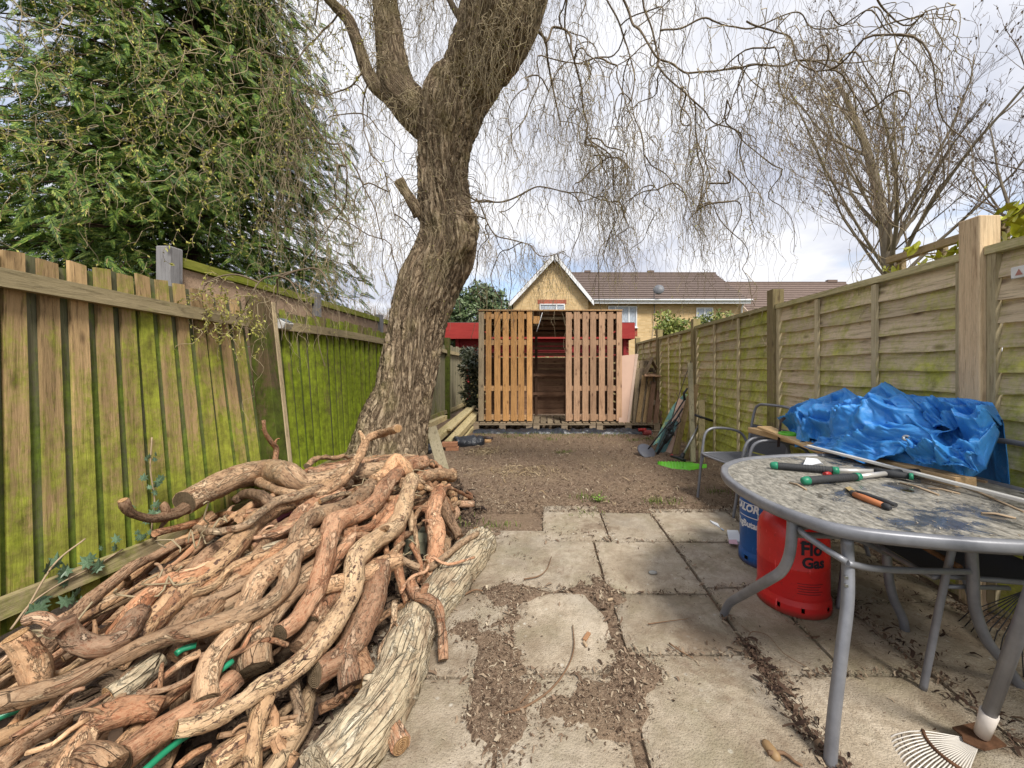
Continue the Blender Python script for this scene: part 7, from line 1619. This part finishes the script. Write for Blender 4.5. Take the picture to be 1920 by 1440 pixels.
# ivy on the left fence
IVY = Mat('ivy_leaf', .4, .4); p = IVY.obj(); IVY.color(IVY.vary(IVY.mix(IVY.mask(IVY.noise(p, 90, 3), .5, .62), (.06, .12, .06), (.24, .32, .21)), IVY.rand(), .7, 1.3)); IVY = IVY.m
lobes = [(0, -.35), (.30, -.55), (.34, -.2), (.75, -.22), (.42, .12), (.62, .55), (.24, .42), (0, 1.0), (-.24, .42), (-.62, .55), (-.42, .12), (-.75, -.22), (-.34, -.2), (-.30, -.55)]
IVM = bpy.data.meshes.new('leaf'); IVM.from_pydata([(x, y, -.12 * abs(x)) for x, y in lobes] + [(0, .05, .06)], [], [(14, i, (i + 1) % 14) for i in range(14)]); IVM.materials.append(IVY)
iv = thing('ivy', 'pale green ivy creeping over the lower rail of the left fence', 'ivy', (XL + .1, 2.0, .1))
def ivleaf(p_, s, root):
    o = bpy.data.objects.new('leaf', IVM); link(o, root); o.location = p_ - root.location; o.scale = (s, s, s); o.rotation_euler = (math.radians(RNG.uniform(50, 110)), RNG.uniform(-.5, .5), math.radians(90 + RNG.uniform(-45, 45)))
def onF(px, py, off=.07):
    z = 1.0
    X = XL + off; Y = X * F / (px - CX); return Vector((X, Y, H - (py - CY) * Y / F))
for px, py, n_, sp in ((60, 1135, 4, 14), (150, 1120, 5, 14), (120, 1070, 6, 20), (175, 1062, 5, 14), (285, 905, 7, 12), (288, 960, 9, 14), (278, 1000, 6, 12), (292, 1045, 4, 10), (282, 860, 4, 8), (210, 1010, 3, 14)):
    for k in range(n_): ivleaf(onF(px + RNG.gauss(0, sp), py + RNG.gauss(0, sp * .7), RNG.uniform(.06, .12)), RNG.uniform(.022, .042) * (1.3 if px < 200 else .9), iv)
for pts in ([(20, 1180), (60, 1130), (120, 1090), (180, 1060), (230, 1030)], [(285, 820), (282, 880), (290, 940), (284, 1000), (292, 1060)], [(180, 1200), (200, 1120), (260, 1040), (320, 1000)], [(40, 1160), (100, 1060), (160, 1010)]):
    P = [q[:3] for q in spline([onF(*q, .075) for q in pts], .02)]; MB().tube(P, .004, 6, True, .3, pts[0][0]).build('stem', TT, iv)
# leafy climber over the trellis
CL = Mat('climber_leaf', .35, .4); CL.color(CL.vary(CL.mix(CL.noise(CL.pos(), 40, 3), (.26, .30, .015), (.50, .48, .04)), CL.rand(), .7, 1.25)); CL = CL.m
cl = thing('climbing_plant', 'bright yellow green climbing plant spilling over the trellis by the thick post', 'climber', (TX, 2.1, 1.8))
ov = [(0, -1), (.32, -.6), (.42, -.1), (.30, .45), (0, 1), (-.30, .45), (-.42, -.1), (-.32, -.6)]
CLM = bpy.data.meshes.new('leaf'); CLM.from_pydata([(x, y, .18 * abs(x)) for x, y in ov] + [(0, 0, 0)], [], [(8, i, (i + 1) % 8) for i in range(8)]); CLM.materials.append(CL)
def onTr(px, py, dx_=0):
    X = TX + dx_; Y = X * F / (px - CX); return Vector((X, Y, H - (py - CY) * Y / F))
for px, py, n_, sp in ((1905, 440, 18, 16), (1890, 405, 10, 12), (1870, 440, 4, 8), (1915, 400, 10, 12), (1812, 440, 8, 9), (1800, 470, 9, 10), (1770, 480, 7, 10), (1750, 485, 5, 9), (1730, 495, 5, 8), (1712, 465, 5, 6), (1680, 508, 5, 6), (1668, 505, 4, 5), (1905, 460, 12, 14)):
    for k in range(n_):
        o = bpy.data.objects.new('leaf', CLM); link(o, cl); o.location = onTr(px + RNG.gauss(0, sp), py + RNG.gauss(0, sp * .8), RNG.uniform(-.08, .06)) - cl.location; s = RNG.uniform(.03, .056); o.scale = (s, s, s); o.rotation_euler = (RNG.uniform(0, 6.28), RNG.uniform(-.8, .8), RNG.uniform(0, 6.28))
for pts in ([(1665, 505), (1720, 480), (1780, 470), (1830, 440)], [(1850, 430), (1890, 410), (1925, 395)], [(1860, 470), (1900, 450), (1925, 440)]):
    P = [q[:3] for q in spline([onTr(*q) for q in pts], .03)]; MB().tube(P, .005, 6).build('stem', TT, cl)
